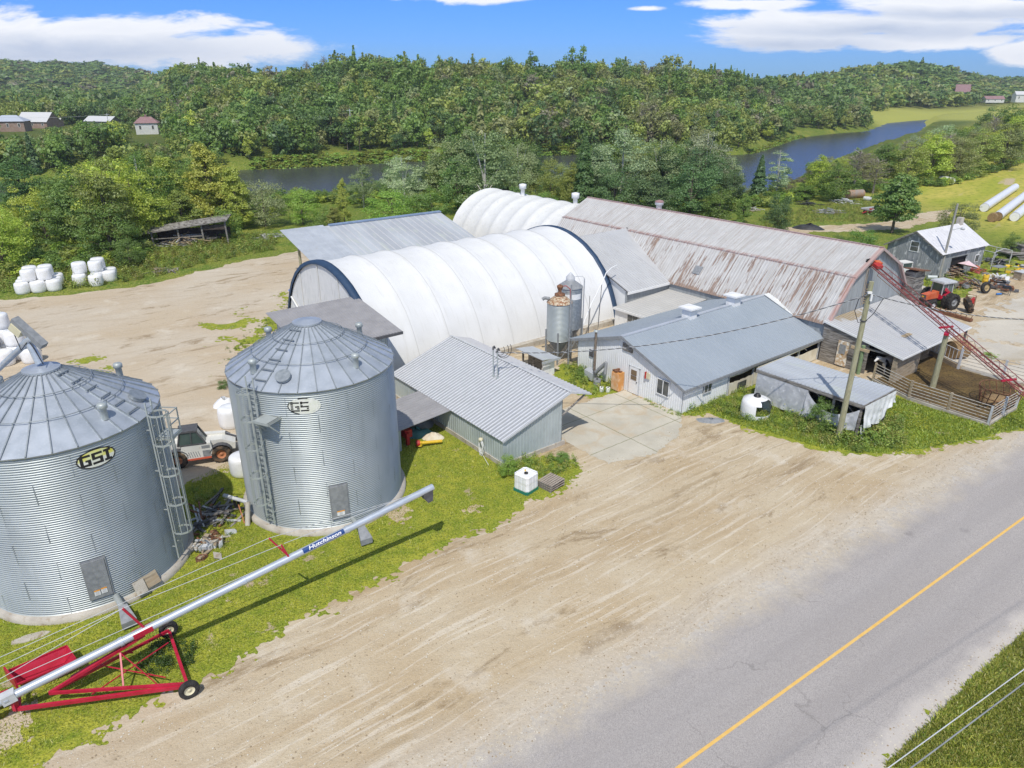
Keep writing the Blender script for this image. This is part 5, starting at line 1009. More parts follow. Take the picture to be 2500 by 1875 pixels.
# ------------------------------------------------------------------ utility poles and wires
def pole(name, label, x, y, h, m_, r=.17, lean=(0, 0)):
    T = Thing(name, label, 'utility pole', x, y, 0, farm=False); m = MB(); m.tube([(x, y, 0), (x + lean[0], y + lean[1], h)], r, 14, r1=r * .72); T.part('pole', m, m_); return T
PT = Vector((20.75, 40.0, 10.3))
T = pole('utility_pole', 'tall leaning treated wood pole beside the torn plastic shed', 20.68, 40.07, 10.35, pole_mat, .19, (.08, -.05))
m = MB(); m.obox((20.66, 39.8, 9.75), (.12, 0, 0), (0, .07, 0), (0, 0, .06)); m.obox((20.8, 39.8, 9.45), (.05, 0, 0), (0, .06, 0), (0, 0, .2)); T.part('bracket', m, white_p); m = MB(); m.tube([(20.6, 39.9, 9.7), (20.2, 40.0, 9.3), (20.1, 40.0, 8.6), (20.4, 39.95, 7.9), (20.75, 39.82, 8.0), (21.3, 40.1, 8.4), (21.9, 40.5, 9.2)], .022, 6); T.part('cable_loop', m, black)
m = MB(); m.tube([(20.74 + .18 * math.cos(t), 40.04 + .18 * math.sin(t), 8.0) for t in np.linspace(0, 2 * math.pi, 12)], .03, 6); T.part('cable_band', m, dgrey)
T = pole('utility_pole', 'slender grey pole with yard lamp beside the weathered workshop', 49.25, 80.15, 8.5, pole_grey, .15, (.07, -.05))
m = MB(); m.bar((49.3, 80.1, 5.6), (50.5, 80.1, 5.85), .05); lm = T.part('lamp_arm', m, galv); m = MB(); m.lathe(50.55, 80.1, [(.05, 5.95), (.2, 5.85), (.22, 5.65), (0, 5.6)], 12); T.part('lamp', m, lgrey, lm)
def wire(name, label, p, q, sag, r=.02, m_=None, n=24, twist=True, cat='wire'):
    p = Vector(p); q = Vector(q); pts = [p.lerp(q, t) - Vector((0, 0, 4 * sag * t * (1 - t))) for t in np.linspace(0, 1, n)]
    T = Thing(name, label, cat, p.x, p.y, p.z, farm=False); m = MB(); m.tube(pts, r, 6); T.part('conductor', m, m_ or dgrey)
    if twist:
        m = MB(); K = 120; pp = [p.lerp(q, t) - Vector((0, 0, 4 * sag * t * (1 - t))) + Vector((0, math.cos(t * 260) * r * 1.1, math.sin(t * 260) * r * 1.1)) for t in np.linspace(0, 1, K * 4)]; m.tube(pp, r * .55, 5); T.part('neutral', m, lgrey)
sm = FW(25.75, 34.7, 4.8)
wire('service_wire', 'twisted service wire running from the grey shed masts over the milk barn to the pole', sm, (20.6, 39.85, 9.6), 1.1, .028)
wire('service_wire', 'dark wire running from the tall pole away past the lean-to roof', (20.85, 39.9, 9.6), (42.5, 43.5, 7.6), 1.1, .026)
pA = at(1905, 1659, 14.0); pB = at(2212, 1437, 14.0); dA = (pB - pA).normalized()
wire('power_line', 'upper thin power line crossing the roadside grass', pA - dA * 14, pB + dA * 25, .1, .007, lgrey, twist=False)
pA = at(1955, 1659, 14.0); pB = at(2212, 1467, 14.0); dA = (pB - pA).normalized()
wire('power_line', 'lower dark power line crossing the roadside grass', pA - dA * 14, pB + dA * 25, .1, .009, mgrey, twist=False)
# ------------------------------------------------------------------ cattle lean-to on the gable of the barn
def stain():
    m = pale_steel.copy(); m.name = 'stained_roof'; t = m.node_tree; p = [n for n in t.nodes if n.type == 'BSDF_PRINCIPLED'][0]; src = p.inputs['Base Color'].links[0].from_socket
    co = N(t, 'ShaderNodeTexCoord'); s = N(t, 'ShaderNodeSeparateXYZ'); t.links.new(co.outputs['Object'], s.inputs[0]); n = N(t, 'ShaderNodeTexNoise'); t.links.new(co.outputs['Object'], n.inputs['Vector']); n.inputs['Scale'].default_value = 1.6; n.inputs['Detail'].default_value = 6
    x = math_(t, 'DIVIDE', math_(t, 'SUBTRACT', s.outputs[0], -2.6), 2.1); y = math_(t, 'DIVIDE', math_(t, 'SUBTRACT', s.outputs[1], 3.0), 1.0)
    d = math_(t, 'ADD', math_(t, 'SQRT', math_(t, 'ADD', math_(t, 'MULTIPLY', x, x), math_(t, 'MULTIPLY', y, y))), math_(t, 'MULTIPLY', math_(t, 'SUBTRACT', n.outputs[0], .5), 2.0))
    c = mixc(t, maprange(t, d, 1.05, .7), src, (.36, .25, .09)); t.links.new(c, p.inputs['Base Color']); return m
T = Thing('cattle_shed', 'grey plank cattle lean-to with pale metal roof against the gambrel barn gable', 'lean-to', 59, 24.2)
zc_ = lambda a: 2.12 + (a - 20.9) * .2
m = MB(); m.ribs((53.0, 20.85, zc_(20.85)), (12.0, 0, 0), (0, 6.45, 6.45 * .2), .33, .03, .03, nrm=(0, 0, 1), rm=1); rf = T.part('roof', m, [stain(), rib_mid]); m = MB(); m.extr([(52.95, 20.8, zc_(20.8) - .14), (52.95, 27.3, zc_(27.3) - .14), (52.95, 27.3, zc_(27.3) + .03), (52.95, 20.8, zc_(20.8) + .03)], (.05, 0, 0)); m.box(53.0, 65.0, 20.79, 20.85, zc_(20.8) - .12, zc_(20.8) + .01); T.part('fascia', m, white_p, rf)
m = MB(); m.box(56.7, 57.9, 22.5, 22.85, zc_(22.7) + .03, zc_(22.7) + .06); T.part('roof_board', m, wood_new)
m = MB(); m.extr([(53.1, 23.5, 0), (53.1, 27.3, 0), (53.1, 27.3, zc_(27.3) - .15), (53.1, 23.5, zc_(23.5) - .15)], (.12, 0, 0)); m.box(53.1, 53.22, 21.55, 23.5, zc_(21.5) - .25, zc_(21.5) - .12); T.part('side_wall', m, old_wood)
m = MB(); m.box(53.1, 53.3, 21.3, 21.55, 0, zc_(21.3) - .15); m.box(53.1, 56.95, 21.2, 21.32, 0, 1.95); T.part('front_wall', m, wood_dirty)
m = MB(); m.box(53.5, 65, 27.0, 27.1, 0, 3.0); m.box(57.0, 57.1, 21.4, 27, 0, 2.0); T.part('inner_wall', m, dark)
for b_ in (60.7, 64.8): m = MB(); m.box(b_ - .08, b_ + .08, 21.0, 21.16, 0, 2.0); T.part('post', m, old_wood)
m = MB(); m.tube([(52.75, 23.75, 0), (52.75, 23.75, 2.35)], .15, 12); T.part('corner_post', m, post_green); m = MB(); m.box(52.55, 52.68, 23.2, 24.6, 1.95, 2.15); T.part('cleat', m, wood_new)
m = MB(); m.box(52.98, 53.07, 25.0, 25.85, .15, 2.15); d_ = T.part('old_door', m, mat('peeling_door', (.66, .58, .45), (.45, .27, .12), rough=.8, scale=3, c3=(.78, .76, .70), s3=4)); m = MB(); m.box(52.94, 52.975, 25.18, 25.68, 1.15, 1.9); T.part('pane', m, mgrey, d_)
# cow looking out of the doorway
def skin_body(T, name, nodes, edges, m_, sub=2):
    me = bpy.data.meshes.new(name); me.from_pydata([n[:3] for n in nodes], edges, []); o = bpy.data.objects.new(name, me); C.objects.link(o); sk = o.modifiers.new('s', 'SKIN')
    for v, n in zip(me.skin_vertices[0].data, nodes): v.radius = (n[3], n[4] if len(n) > 4 else n[3])
    me.skin_vertices[0].data[0].use_root = True; ss = o.modifiers.new('ss', 'SUBSURF'); ss.levels = sub; ss.render_levels = sub
    dg = bpy.context.evaluated_depsgraph_get(); dg.update(); m2 = bpy.data.meshes.new_from_object(o.evaluated_get(dg)); m2.materials.clear(); m2.materials.append(m_)
    for p in m2.polygons: p.use_smooth = True
    o.modifiers.clear(); o.data = m2; bpy.data.meshes.remove(me); o.name = name
    if T is not None: o.parent = T.e
    return o
cowp = FW(54.6, 22.5, 0)
T = local_thing('cow', 'black and white cow standing in the dark doorway of the plank lean-to', 'cow', cowp, R(38 + 180 - 12))
cn = [(-.75, 0, 1.12, .26, .30), (-.25, 0, 1.08, .33, .36), (.35, 0, 1.10, .30, .36), (.72, 0, 1.22, .19, .24), (1.0, 0, 1.42, .13, .17), (1.22, 0, 1.50, .13, .14), (1.48, 0, 1.34, .085, .09), (1.62, 0, 1.25, .07, .075),
      (-.78, .2, .80, .13), (-.86, .2, .50, .065), (-.80, .2, .10, .05), (-.78, -.2, .80, .13), (-.86, -.2, .50, .065), (-.80, -.2, .10, .05), (.45, .19, .72, .11), (.47, .19, .42, .06), (.46, .19, .08, .05), (.45, -.19, .72, .11), (.47, -.19, .42, .06), (.46, -.19, .08, .05), (-1.0, 0, 1.22, .05), (-1.08, 0, .7, .025), (1.16, .22, 1.55, .045), (1.16, -.22, 1.55, .045)]
skin_body(T, 'body', cn, [(0, 1), (1, 2), (2, 3), (3, 4), (4, 5), (5, 6), (6, 7), (0, 8), (8, 9), (9, 10), (0, 11), (11, 12), (12, 13), (2, 14), (14, 15), (15, 16), (2, 17), (17, 18), (18, 19), (0, 20), (20, 21), (5, 22), (5, 23)], skin_cow)
# ------------------------------------------------------------------ red truss elevator
rusty_red = mat('rusty_red_paint', (.27, .055, .055), (.36, .11, .10), rough=.8, scale=6, c3=(.16, .07, .05), s3=9, l3=.5, h3=.6)
T = Thing('bale_elevator', 'long red lattice elevator slanting from the loft opening over the cattle pen', 'elevator', 55, 19)
e0 = Vector((58.6, 27.05, 7.15)); e1 = Vector((49.9, 7.5, .55)); de = (e1 - e0).normalized(); sd_ = de.cross(Vector((0, 0, 1))).normalized(); up = sd_.cross(de).normalized(); L_ = (e1 - e0).length
m = MB()
for s_ in (-.28, .28): m.bar(e0 + sd_ * s_, e1 + sd_ * s_, .045, .07); m.bar(e0 + sd_ * s_ - up * .0 + up * .42 + de * 1.0, e1 + sd_ * s_ + up * .42 - de * .5, .035, .035)
k = int(L_ / .75)
for i in range(k):
    a_ = e0 + de * (i * L_ / k); b_ = e0 + de * ((i + .5) * L_ / k); c_ = e0 + de * ((i + 1) * L_ / k)
    m.bar(a_ - sd_ * .28, a_ + sd_ * .28, .04, .03)
    if i > 1:
        for s_ in (-.28, .28): m.bar(a_ + sd_ * s_, b_ + sd_ * s_ + up * .42, .018); m.bar(b_ + sd_ * s_ + up * .42, c_ + sd_ * s_, .018)
T.part('truss', m, rusty_red)
m = MB(); m.bar(e0 - up * .05, e1 - up * .05, .10, .03); T.part('chain', m, rusty_red)
m = MB(); m.bar(e0 - up * .45 + de, e1 - up * .35 - de * 1.5, .03); m.bar(e0 + de, e0 + de - up * .45, .03); T.part('tension_rod', m, rusty)
m = MB(); m.obox(e0 + de * .6 + up * .25, sd_ * .28, up * .12, de * .3); T.part('drive_hood', m, red_bright); m = MB(); m.obox(e0 + de * .1 - sd_ * .4 + up * .1, sd_ * .25, up * .2, de * .25); T.part('motor', m, orange)
for d_ in (8.9, 15.0): m = MB(); c_ = e0 + de * d_; m.bar(c_ - sd_ * .6, c_ + sd_ * .6, .12, .12); T.part('cross_beam', m, red)
T = Thing('support_post', 'thick green wooden post holding up the red elevator inside the pen', 'post', 54.6, 19.0); m = MB(); m.tube([(54.6, 19.0, 0), (54.75, 19.0, 4.15)], .22, 14, r1=.17); T.part('post', m, pole_mat); m = MB(); m.obox((54.75, 19.0, 4.2), (.35, .1, 0), (-.05, .15, 0), (0, 0, .07)); T.part('saddle', m, red)
# ------------------------------------------------------------------ pen: pipe fence, gate, feeder
rail_m = mat('dull_pipe', (.42, .39, .34), (.54, .51, .46), rough=.6, scale=3, c3=(.32, .23, .15), s3=5, l3=.55, h3=.65)
def fence(name, label, pts, h, rails, pmat, curb=True, posts=None):
    T = Thing(name, label, 'fence', *pts[0], 0); T.e['group'] = 'pipe fences round the pen'
    for (b0, a0), (b1, a1) in zip(pts, pts[1:]):
        for i in range(rails):
            z = .32 + (h - .4) * i / (rails - 1); m = MB(); m.tube([(b0, a0, z), (b1, a1, z)], .026, 6); T.part('rail', m, rail_m)
    for b_, a_ in (posts or pts): m = MB(); m.box(b_ - .07, b_ + .07, a_ - .07, a_ + .07, 0, h); T.part('post', m, pmat)
    if curb:
        for (b0, a0), (b1, a1) in zip(pts, pts[1:]): m = MB(); m.bar((b0, a0, .11), (b1, a1, .11), .2, .22); T.part('curb', m, concrete)
    return T
fence('pipe_fence', 'silver pipe fence on the road side of the muddy cattle pen', [(52.2, 22.3), (50.85, 19.03), (50.78, 16.37), (50.72, 13.82)], 1.5, 6, wood_dirty)
fence('pipe_fence', 'short pipe fence on a concrete curb at the right end of the pen', [(50.72, 13.82), (53.0, 13.8), (55.0, 13.7)], 1.5, 6, lgrey)
fence('pipe_fence', 'pipe fence along the concrete yard behind the cattle pen', [(60.0, 19.4), (60.0, 16.3), (60.0, 13.2), (60.1, 10.0)], 1.7, 6, lgrey, curb=False)
T = Thing('pen_gate', 'pipe gate with upright bars under the red elevator', 'gate', 60.8, 20.8)
m = MB(); g0, g1 = Vector((61.5, 22.2, 0)), Vector((60.0, 19.45, 0))
for z in (.45, 1.45): m.tube([g0 + Vector((0, 0, z)), g1 + Vector((0, 0, z))], .03, 6)
for t_ in np.linspace(0, 1, 9): q = g0.lerp(g1, t_); m.tube([q + Vector((0, 0, .45)), q + Vector((0, 0, 1.45))], .02, 6)
T.part('frame', m, lgrey); m = MB(); m.bar(g0 + Vector((0, 0, .2)), g1 + Vector((0, 0, .2)), .25, .4); T.part('curb', m, wood_dirty); m = MB(); m.tube([g1, g1 + Vector((0, 0, 1.9))], .07, 10); T.part('post', m, lgrey)
T = Thing('hay_feeder', 'rusty ring feeder with slanted bars standing in the corner of the pen', 'feeder', 55.4, 15.0)
m = MB(); fc_ = Vector((55.3, 14.9, 0)); ring = lambda r, z, n=28: [fc_ + Vector((r * math.cos(t), r * math.sin(t), z)) for t in np.linspace(0, 2 * math.pi, n)]
m.tube(ring(1.1, .05), .03, 6); m.tube(ring(1.15, .5), .03, 6); m.tube(ring(1.35, 1.2), .035, 6)
for t_ in np.linspace(0, 2 * math.pi, 19)[:-1]: m.bar(fc_ + Vector((1.1 * math.cos(t_), 1.1 * math.sin(t_), 0)), fc_ + Vector((1.35 * math.cos(t_ + .25), 1.35 * math.sin(t_ + .25), 1.2)), .045)
T.part('frame', m, rusty); m = MB(); m.lathe(fc_.x, fc_.y, [(.95, 0), (.8, .35), (.4, .5), (0, .45)], 16); T.part('hay_remains', m, hay)
T = Thing('hay_bale', 'round brown hay bale standing behind the pen gate', 'hay bale', 62.6, 20.6); m = MB(); m.tube([(62.0, 20.9, .72), (63.1, 20.3, .72)], .72, 24); T.part('bale', m, hay)
# ------------------------------------------------------------------ workshop
T = local_thing('workshop', 'weathered grey board workshop with pale roof and small chimney', 'workshop', FW(88.0, 36.15, 0), R(38 - 6))
WL, WHW, WE, WA = 9.5, 3.25, 3.05, 5.0
sl = (WA - WE) / WHW
m = MB(); fw = lambda t: WE + sl * min(t, 2 * WHW - t) - .05
m.ribwall((0, -WHW, 0), (0, 2 * WHW, 0), 0, fw, (-1, 0, 0), .22, .02, .015); m.ribwall((WL, -WHW, 0), (0, 2 * WHW, 0), 0, fw, (1, 0, 0), .3, .02, .015); m.ribwall((0, WHW, 0), (WL, 0, 0), 0, lambda t: WE, (0, 1, 0), .3, .02, .015)
m.ribwall((0, -WHW, 0), (2.4, 0, 0), 0, lambda t: WE, (0, -1, 0), .22, .02, .015); m.ribwall((2.4, -WHW, 0), (3.2, 0, 0), 2.1, lambda t: WE, (0, -1, 0), .22, .02, .015); m.ribwall((5.6, -WHW, 0), (3.9, 0, 0), 0, lambda t: WE, (0, -1, 0), .22, .02, .015); T.part('wall', m, grey_boards)
m = MB(); m.ribs((-.35, -WHW - .3, WE - .3 * sl + .03), (WL + .7, 0, 0), (0, WHW + .3, (WHW + .3) * sl), .6, .03, .02, nrm=(0, 0, 1)); m.ribs((-.35, WHW + .3, WE - .3 * sl + .03), (WL + .7, 0, 0), (0, -WHW - .3, (WHW + .3) * sl), .6, .03, .02, nrm=(0, 0, 1)); rf = T.part('roof', m, mat('pale_roof', (.66, .65, .66), (.74, .73, .74), rough=.5, metal=.1, scale=1, c3=(.5, .49, .49), s3=3, l3=.62, h3=.7, st3=(2, .5, 1)))
m = MB(); m.bar((-.37, -WHW - .3, WE - .3 * sl - .06), (-.37, 0, WA - .05), .05, .16); m.bar((-.37, WHW + .3, WE - .3 * sl - .06), (-.37, 0, WA - .05), .05, .16); T.part('rake_board', m, old_wood, rf)
m = MB(); m.box(WL - 1.0, WL - .4, -.3, .3, WA - .4, WA + .75); T.part('chimney', m, concrete, rf)
m = MB(); m.box(2.4, 5.6, -WHW + .15, -WHW + .2, 0, 2.2); m.box(2.35, 5.65, -WHW - .04, -WHW + .02, 2.05, 2.18); T.part('doorway', m, dark)
def win(T, x0, x1, y0, y1, z0, z1):
    m = MB()
    if abs(x1 - x0) < .2: m.box(x0, x1, y0 - .1, y1 + .1, z0 - .1, z1 + .1); f = T.part('window_frame', m, white_p); m = MB(); m.box(x0 - .02, x1 + .02, y0, y1, z0, (z0 + z1) / 2 - .03); m.box(x0 - .02, x1 + .02, y0, y1, (z0 + z1) / 2 + .03, z1)
    else: m.box(x0 - .1, x1 + .1, y0, y1, z0 - .1, z1 + .1); f = T.part('window_frame', m, white_p); m = MB(); m.box(x0, (x0 + x1) / 2 - .03, y0 - .02, y1 + .02, z0, z1); m.box((x0 + x1) / 2 + .03, x1, y0 - .02, y1 + .02, z0, z1)
    T.part('pane', m, glass, f)
win(T, -.06, -.02, -.45, .45, 2.7, 3.75); win(T, 7.7, 8.35, -WHW - .06, -WHW - .02, 1.1, 1.85)
# ------------------------------------------------------------------ tractor
def wheel(T, c, ax, r, w, hub_r, tyre_m, rim_m, lugs=0, name='wheel', n=28):
    c = Vector(c); ax = Vector(ax).normalized(); u = ax.cross(Vector((0, 0, 1))); u = u.normalized() if u.length > .1 else Vector((1, 0, 0)); v = ax.cross(u)
    def rng(rr, o): return [c + ax * o + (u * math.cos(t) + v * math.sin(t)) * rr for t in np.linspace(0, 2 * math.pi, n, endpoint=False)]
    prof = [(hub_r, -w * .42), (r * .80, -w * .5), (r * .95, -w * .45), (r, -w * .3), (r, w * .3), (r * .95, w * .45), (r * .80, w * .5), (hub_r, w * .42)]
    m = MB(); vs = [p for rr, o in prof for p in rng(rr, o)]; K = len(prof); m.add(vs, [(i * n + j, i * n + (j + 1) % n, ((i + 1) % K) * n + (j + 1) % n, ((i + 1) % K) * n + j) for i in range(K) for j in range(n)], 0, True)
    for i in range(lugs):
        for s in (-1, 1):
            t = 2 * math.pi * (i + (.5 if s > 0 else 0)) / lugs; d = u * math.cos(t) + v * math.sin(t); t2 = t + .22; d2 = u * math.cos(t2) + v * math.sin(t2)
            m.bar(c + d * (r + .005) + ax * s * w * .02, c + d2 * (r - .02) + ax * s * w * .48, r * .09, r * .09, up=d)
    ty = T.part('tyre' if name is None else name, m, tyre_m)
    m = MB(); pr = [(hub_r * 1.02, -w * .40), (hub_r * .9, -w * .2), (hub_r * .35, -w * .12), (hub_r * .3, -w * .3), (0.001, -w * .3)]; vs = [p for rr, o in pr for p in rng(rr, o)]; m.add(vs, [(i * n + j, i * n + (j + 1) % n, (i + 1) * n + (j + 1) % n, (i + 1) * n + j) for i in range(len(pr) - 1) for j in range(n)], 0, True)
    pr = [(rr, -o) for rr, o in pr]; vs = [p for rr, o in pr for p in rng(rr, o)]; m.add(vs, [(i * n + j, i * n + (j + 1) % n, (i + 1) * n + (j + 1) % n, (i + 1) * n + j) for i in range(len(pr) - 1) for j in range(n)], 0, True)
    T.part('rim', m, rim_m, ty); return ty
T = local_thing('tractor', 'old orange and red tractor with grey roofed cab and chevron tyres', 'tractor', (43.3, 69.55, 0), math.atan2(-.37, -.93))
m = MB(); m.extr([(.7, -.33, .95), (2.35, -.33, .9), (2.4, -.33, 1.42), (.7, -.33, 1.62)], (0, .66, 0)); T.part('hood', m, orange)
m = MB(); m.box(2.38, 2.44, -.3, .3, .92, 1.38); g_ = T.part('grille', m, dgrey); m = MB(); m.box(2.44, 2.45, -.12, .12, 1.15, 1.28); T.part('badge', m, yellow, g_)
m = MB(); m.box(-.5, 2.3, -.22, .22, .55, .95); m.box(1.9, 2.2, -.75, .75, .45, .62); m.box(-.3, .3, -.95, .95, .65, .9); T.part('chassis', m, dgrey)
m = MB(); m.box(-.75, .72, -.62, .62, .85, 1.35); T.part('cab_base', m, red)
m = MB(); m.box(-.68, .66, -.58, .58, 1.36, 2.42); T.part('cab_glass', m, cab_glass)
m = MB()
for x, y in ((-.72, -.62), (-.72, .62), (.7, -.62), (.7, .62)): m.bar((x, y, 1.3), (x * .95, y * .95, 2.5), .07)
m.bar((0, -.62, 1.3), (0, -.6, 2.5), .05); m.bar((0, .62, 1.3), (0, .6, 2.5), .05); T.part('cab_pillar', m, lgrey)
m = MB(); m.box(-.92, .9, -.78, .78, 2.46, 2.62); m.box(-.8, .8, -.68, .68, 2.62, 2.68); T.part('cab_roof', m, lgrey)
for s_ in (-1, 1):
    m = MB(); pts = [(.75 * math.cos(t), s_ * .62, .78 + .85 * math.sin(t)) for t in np.linspace(.2, 2.6, 9)]
    for a_, b_ in zip(pts, pts[1:]): m.quad(a_, b_, (b_[0], s_ * 1.0, b_[2]), (a_[0], s_ * 1.0, a_[2]))
    T.part('fender', m, red)
    for o_ in (.95, 1.5): wheel(T, (0, s_ * o_, .78), (0, 1, 0), .78, .44, .40, rubber, mgrey, 16)
    wheel(T, (2.05, s_ * .95, .5), (0, 1, 0), .5, .30, .26, rubber, lgrey, 12)
m = MB(); m.bar((-.2, .7, 1.45), (.7, .95, 2.0), .12, .3); T.part('loader_arm', m, red); m = MB(); m.tube([(1.3, -.1, 1.5), (1.3, -.1, 2.15)], .04, 8); T.part('exhaust', m, dgrey); m = MB(); m.box(2.5, 2.75, -.9, -.4, .1, .75); T.part('front_weight', m, red_bright)
T = local_thing('spare_wheel', 'large chevron tyre leaning beside the orange tractor', 'tyre', (44.9, 67.3, 0), R(-25)); wheel(T, (0, 0, .72), (1, .25, .42), .78, .42, .42, muddy, dgrey, 16, name='tyre')
T = local_thing('spare_wheel', 'worn wheel with yellow rim lying upright on the gravel edge', 'tyre', (50.8, 74.1, 0), R(0)); wheel(T, (0, 0, .62), (.35, -1, .15), .62, .35, .36, rubber, mat('rim_tan', (.50, .38, .18), (.30, .22, .12), rough=.8, scale=5), 0, name='tyre', n=24)
T = local_thing('harrow', 'long rusty harrow bar with upright teeth lying in front of the tractor', 'harrow', (42.6, 65.9, 0), math.atan2(64.28 - 67.23, 43.31 - 41.96)); 
m = MB(); m.box(-1.9, 2.0, -.18, .18, .05, .32); T.part('bar', m, rusty)
for x in np.linspace(-1.8, 1.9, 8): m = MB(); m.bar((x, 0, .3), (x + .03, .05, .6), .05); T.part('tooth', m, rusty)
T = local_thing('generator', 'small red engine machine in a tube frame right of the tractor tyres', 'machine', (46.5, 69.6, 0), R(-30)); m = MB(); m.box(-.35, .35, -.3, .3, .25, .8); T.part('body', m, red_bright); m = MB()
for x in (-.42, .42):
    for y in (-.38, .38): m.bar((x, y, 0), (x, y, 1.0), .04)
for z in (.15, 1.0):
    for y in (-.38, .38): m.bar((-.42, y, z), (.42, y, z), .04)
    for x in (-.42, .42): m.bar((x, -.38, z), (x, .38, z), .04)
T.part('frame', m, rusty); m = MB(); m.box(-.3, .1, -.3, .2, .8, 1.0); T.part('engine', m, cream_p)
barrel((43.35, 71.9, 0), .30, .88, blue, 'drum', 'blue plastic drum between the white bin and the tractor', 'drum')
barrel((43.2, 73.9, 0), .28, .45, white_p, 'bucket', 'big white bucket behind the blue drum', 'bucket')
T = local_thing('appliance', 'narrow white box standing left of the blue drum', 'box', (42.6, 72.7, 0), R(20)); m = MB(); m.box(-.2, .2, -.18, .18, 0, .85); T.part('body', m, white_p); m = MB(); m.box(-.17, .17, -.2, -.185, .3, .8); T.part('panel', m, lgrey)
T = local_thing('boulder', 'flat grey boulder in the grass before the workshop', 'rock', (44.4, 75.4, 0), 0); m = MB(); rn = random.Random(9); m.lathe(0, 0, [(.55, 0), (.72, .15), (.6, .4), (.25, .52), (0, .5)], 9); m.v = [(x * (1 + .2 * rn.random()), y * (1.3 + .2 * rn.random()), z) for x, y, z in m.v]; T.part('rock', m, concrete)
for i, (x, y, rz_, lb, mm) in enumerate(((47.2, 80.9, .3, 'pale culvert pipe on the grass nearest the workshop corner', lgrey), (48.4, 80.4, 1.2, 'black culvert pipe end by the workshop wall base', black), (49.2, 80.4, .8, 'black plastic pipe leaning near the foot of the grey pole', black))):
    T = local_thing('culvert_pipe', lb, 'pipe', (x, y, .22), rz_, 'pipes lying by the workshop'); m = MB(); m.tube([(-.5, 0, 0), (.5, 0, 0)], .22, 14, cap=False); m.tube([(-.49, 0, 0), (.49, 0, 0)], .19, 14, cap=False); T.part('pipe', m, mm)
T = local_thing('metal_tank', 'dented silver tank on short legs in front of the workshop boards', 'tank', (47.9, 79.3, 0), R(-10)); m = MB(); m.tube([(-.5, 0, .38), (.5, 0, .38)], .28, 16); T.part('tank', m, galv); m = MB()
for x in (-.35, .35): m.bar((x, -.25, 0), (x, .25, 0), .05); m.bar((x, -.2, 0), (x, -.1, .3), .04); m.bar((x, .2, 0), (x, .1, .3), .04)
T.part('stand', m, dgrey)
# stacked scrap against the barn corner
rn = random.Random(12)
T = local_thing('old_cab', 'white discarded vehicle cab behind the brown slatted tower', 'vehicle cab', (46.0, 82.2, 0), R(20)); m = MB(); m.box(-.9, .9, -.6, .6, .4, .9); m.box(-.75, .75, -.58, .58, 1.45, 1.55)
for x in (-.72, .72):
    for y in (-.55, .55): m.bar((x, y, .9), (x, y, 1.45), .06)
T.part('body', m, white_p); m = MB(); m.box(-.7, .7, -.52, .52, .9, 1.42); T.part('cab_glass', m, cab_glass)
def scrap(name, label, cat, x, y, rad, n, mats_, hmax, seed, group=None, long=False):
    rn = random.Random(seed); T = local_thing(name, label, cat, (x, y, 0), rn.random() * 3, group); ms = {}
    for i in range(n):
        mm = rn.choice(mats_); m = ms.setdefault(mm.name, (mm, MB()))[1]; px, py = rn.gauss(0, rad * .45), rn.gauss(0, rad * .45); h = max(.04, hmax * (1 - math.hypot(px, py) / rad / 1.4) * rn.random())
        if long or rn.random() < .35:
            L2 = rn.uniform(.4, 1.2) * rad; t = rn.random() * math.pi; d = Vector((math.cos(t), math.sin(t), rn.uniform(-.12, .12))); m.bar(Vector((px, py, h)) - d * L2 / 2, Vector((px, py, h + .1)) + d * L2 / 2, rn.uniform(.06, .16), rn.uniform(.03, .09))
        else: m.obox((px, py, h), Vector((rn.uniform(.08, .3), rn.uniform(-.1, .1), 0)), Vector((rn.uniform(-.1, .1), rn.uniform(.08, .25), rn.uniform(-.08, .08))), (rn.uniform(-.05, .05), 0, rn.uniform(.04, .2)))
    for mm, m in ms.values(): T.part({'weathered_boards': 'boards', 'pale_wood': 'timber', 'rust': 'rusty_iron'}.get(mm.name, 'scrap_piece'), m, mm)
    return T
scrap('scrap_heap', 'teal and yellow scrap heap against the barn side of the yard', 'scrap heap', 44.3, 77.3, 1.1, 26, [teal, blue, lgrey, rusty, yellow], .6, 21)
scrap('scrap_heap', 'orange and black machinery scrap below the red elevator head', 'scrap heap', 41.4, 71.4, 1.0, 22, [orange, dgrey, rusty, white_p], .6, 22)
scrap('scrap_heap', 'mixed buckets and black scrap just behind the blue drum', 'scrap heap', 45.2, 73.2, 1.3, 30, [black, dgrey, white_p, mgrey, rusty], .5, 23)
scrap('firewood_pile', 'split firewood heap under the pink umbrella by the workshop door', 'firewood', 51.6, 81.4, 1.5, 70, [wood_new, rusty, old_wood, wood_dirty], 1.3, 24, long=True)
scrap('pallet_pile', 'broken pallets and firewood stacked behind the tractor cab', 'firewood', 51.3, 76.8, 1.3, 55, [wood_new, old_wood, rusty, wood_dirty], .9, 25, long=True)
scrap('scrap_heap', 'dark engine parts beside the yellow drum', 'scrap heap', 54.6, 77.4, 1.1, 34, [black, dgrey, rusty, mgrey], .8, 26)
scrap('scrap_heap', 'bins and white boxes on the table by the right edge', 'scrap heap', 60.0, 82.2, 1.6, 34, [white_p, dgrey, teal, yellow, wood_new], .7, 27)
scrap('scrap_heap', 'dark junk heap behind the workshop under the open frame', 'scrap heap', 60.6, 87.8, 1.8, 40, [dgrey, old_wood, black, mgrey], .8, 28)
scrap('scrap_heap', 'black scrap at the far corner of the workshop', 'scrap heap', 59.5, 94.2, 1.5, 26, [black, dgrey, mgrey], .9, 29)
scrap('rail_stack', 'bundle of old fence rails leaning on the workshop wall', 'fence rails', 50.3, 81.6, .9, 22, [wood_dirty, rusty, old_wood], 1.2, 30, long=True)
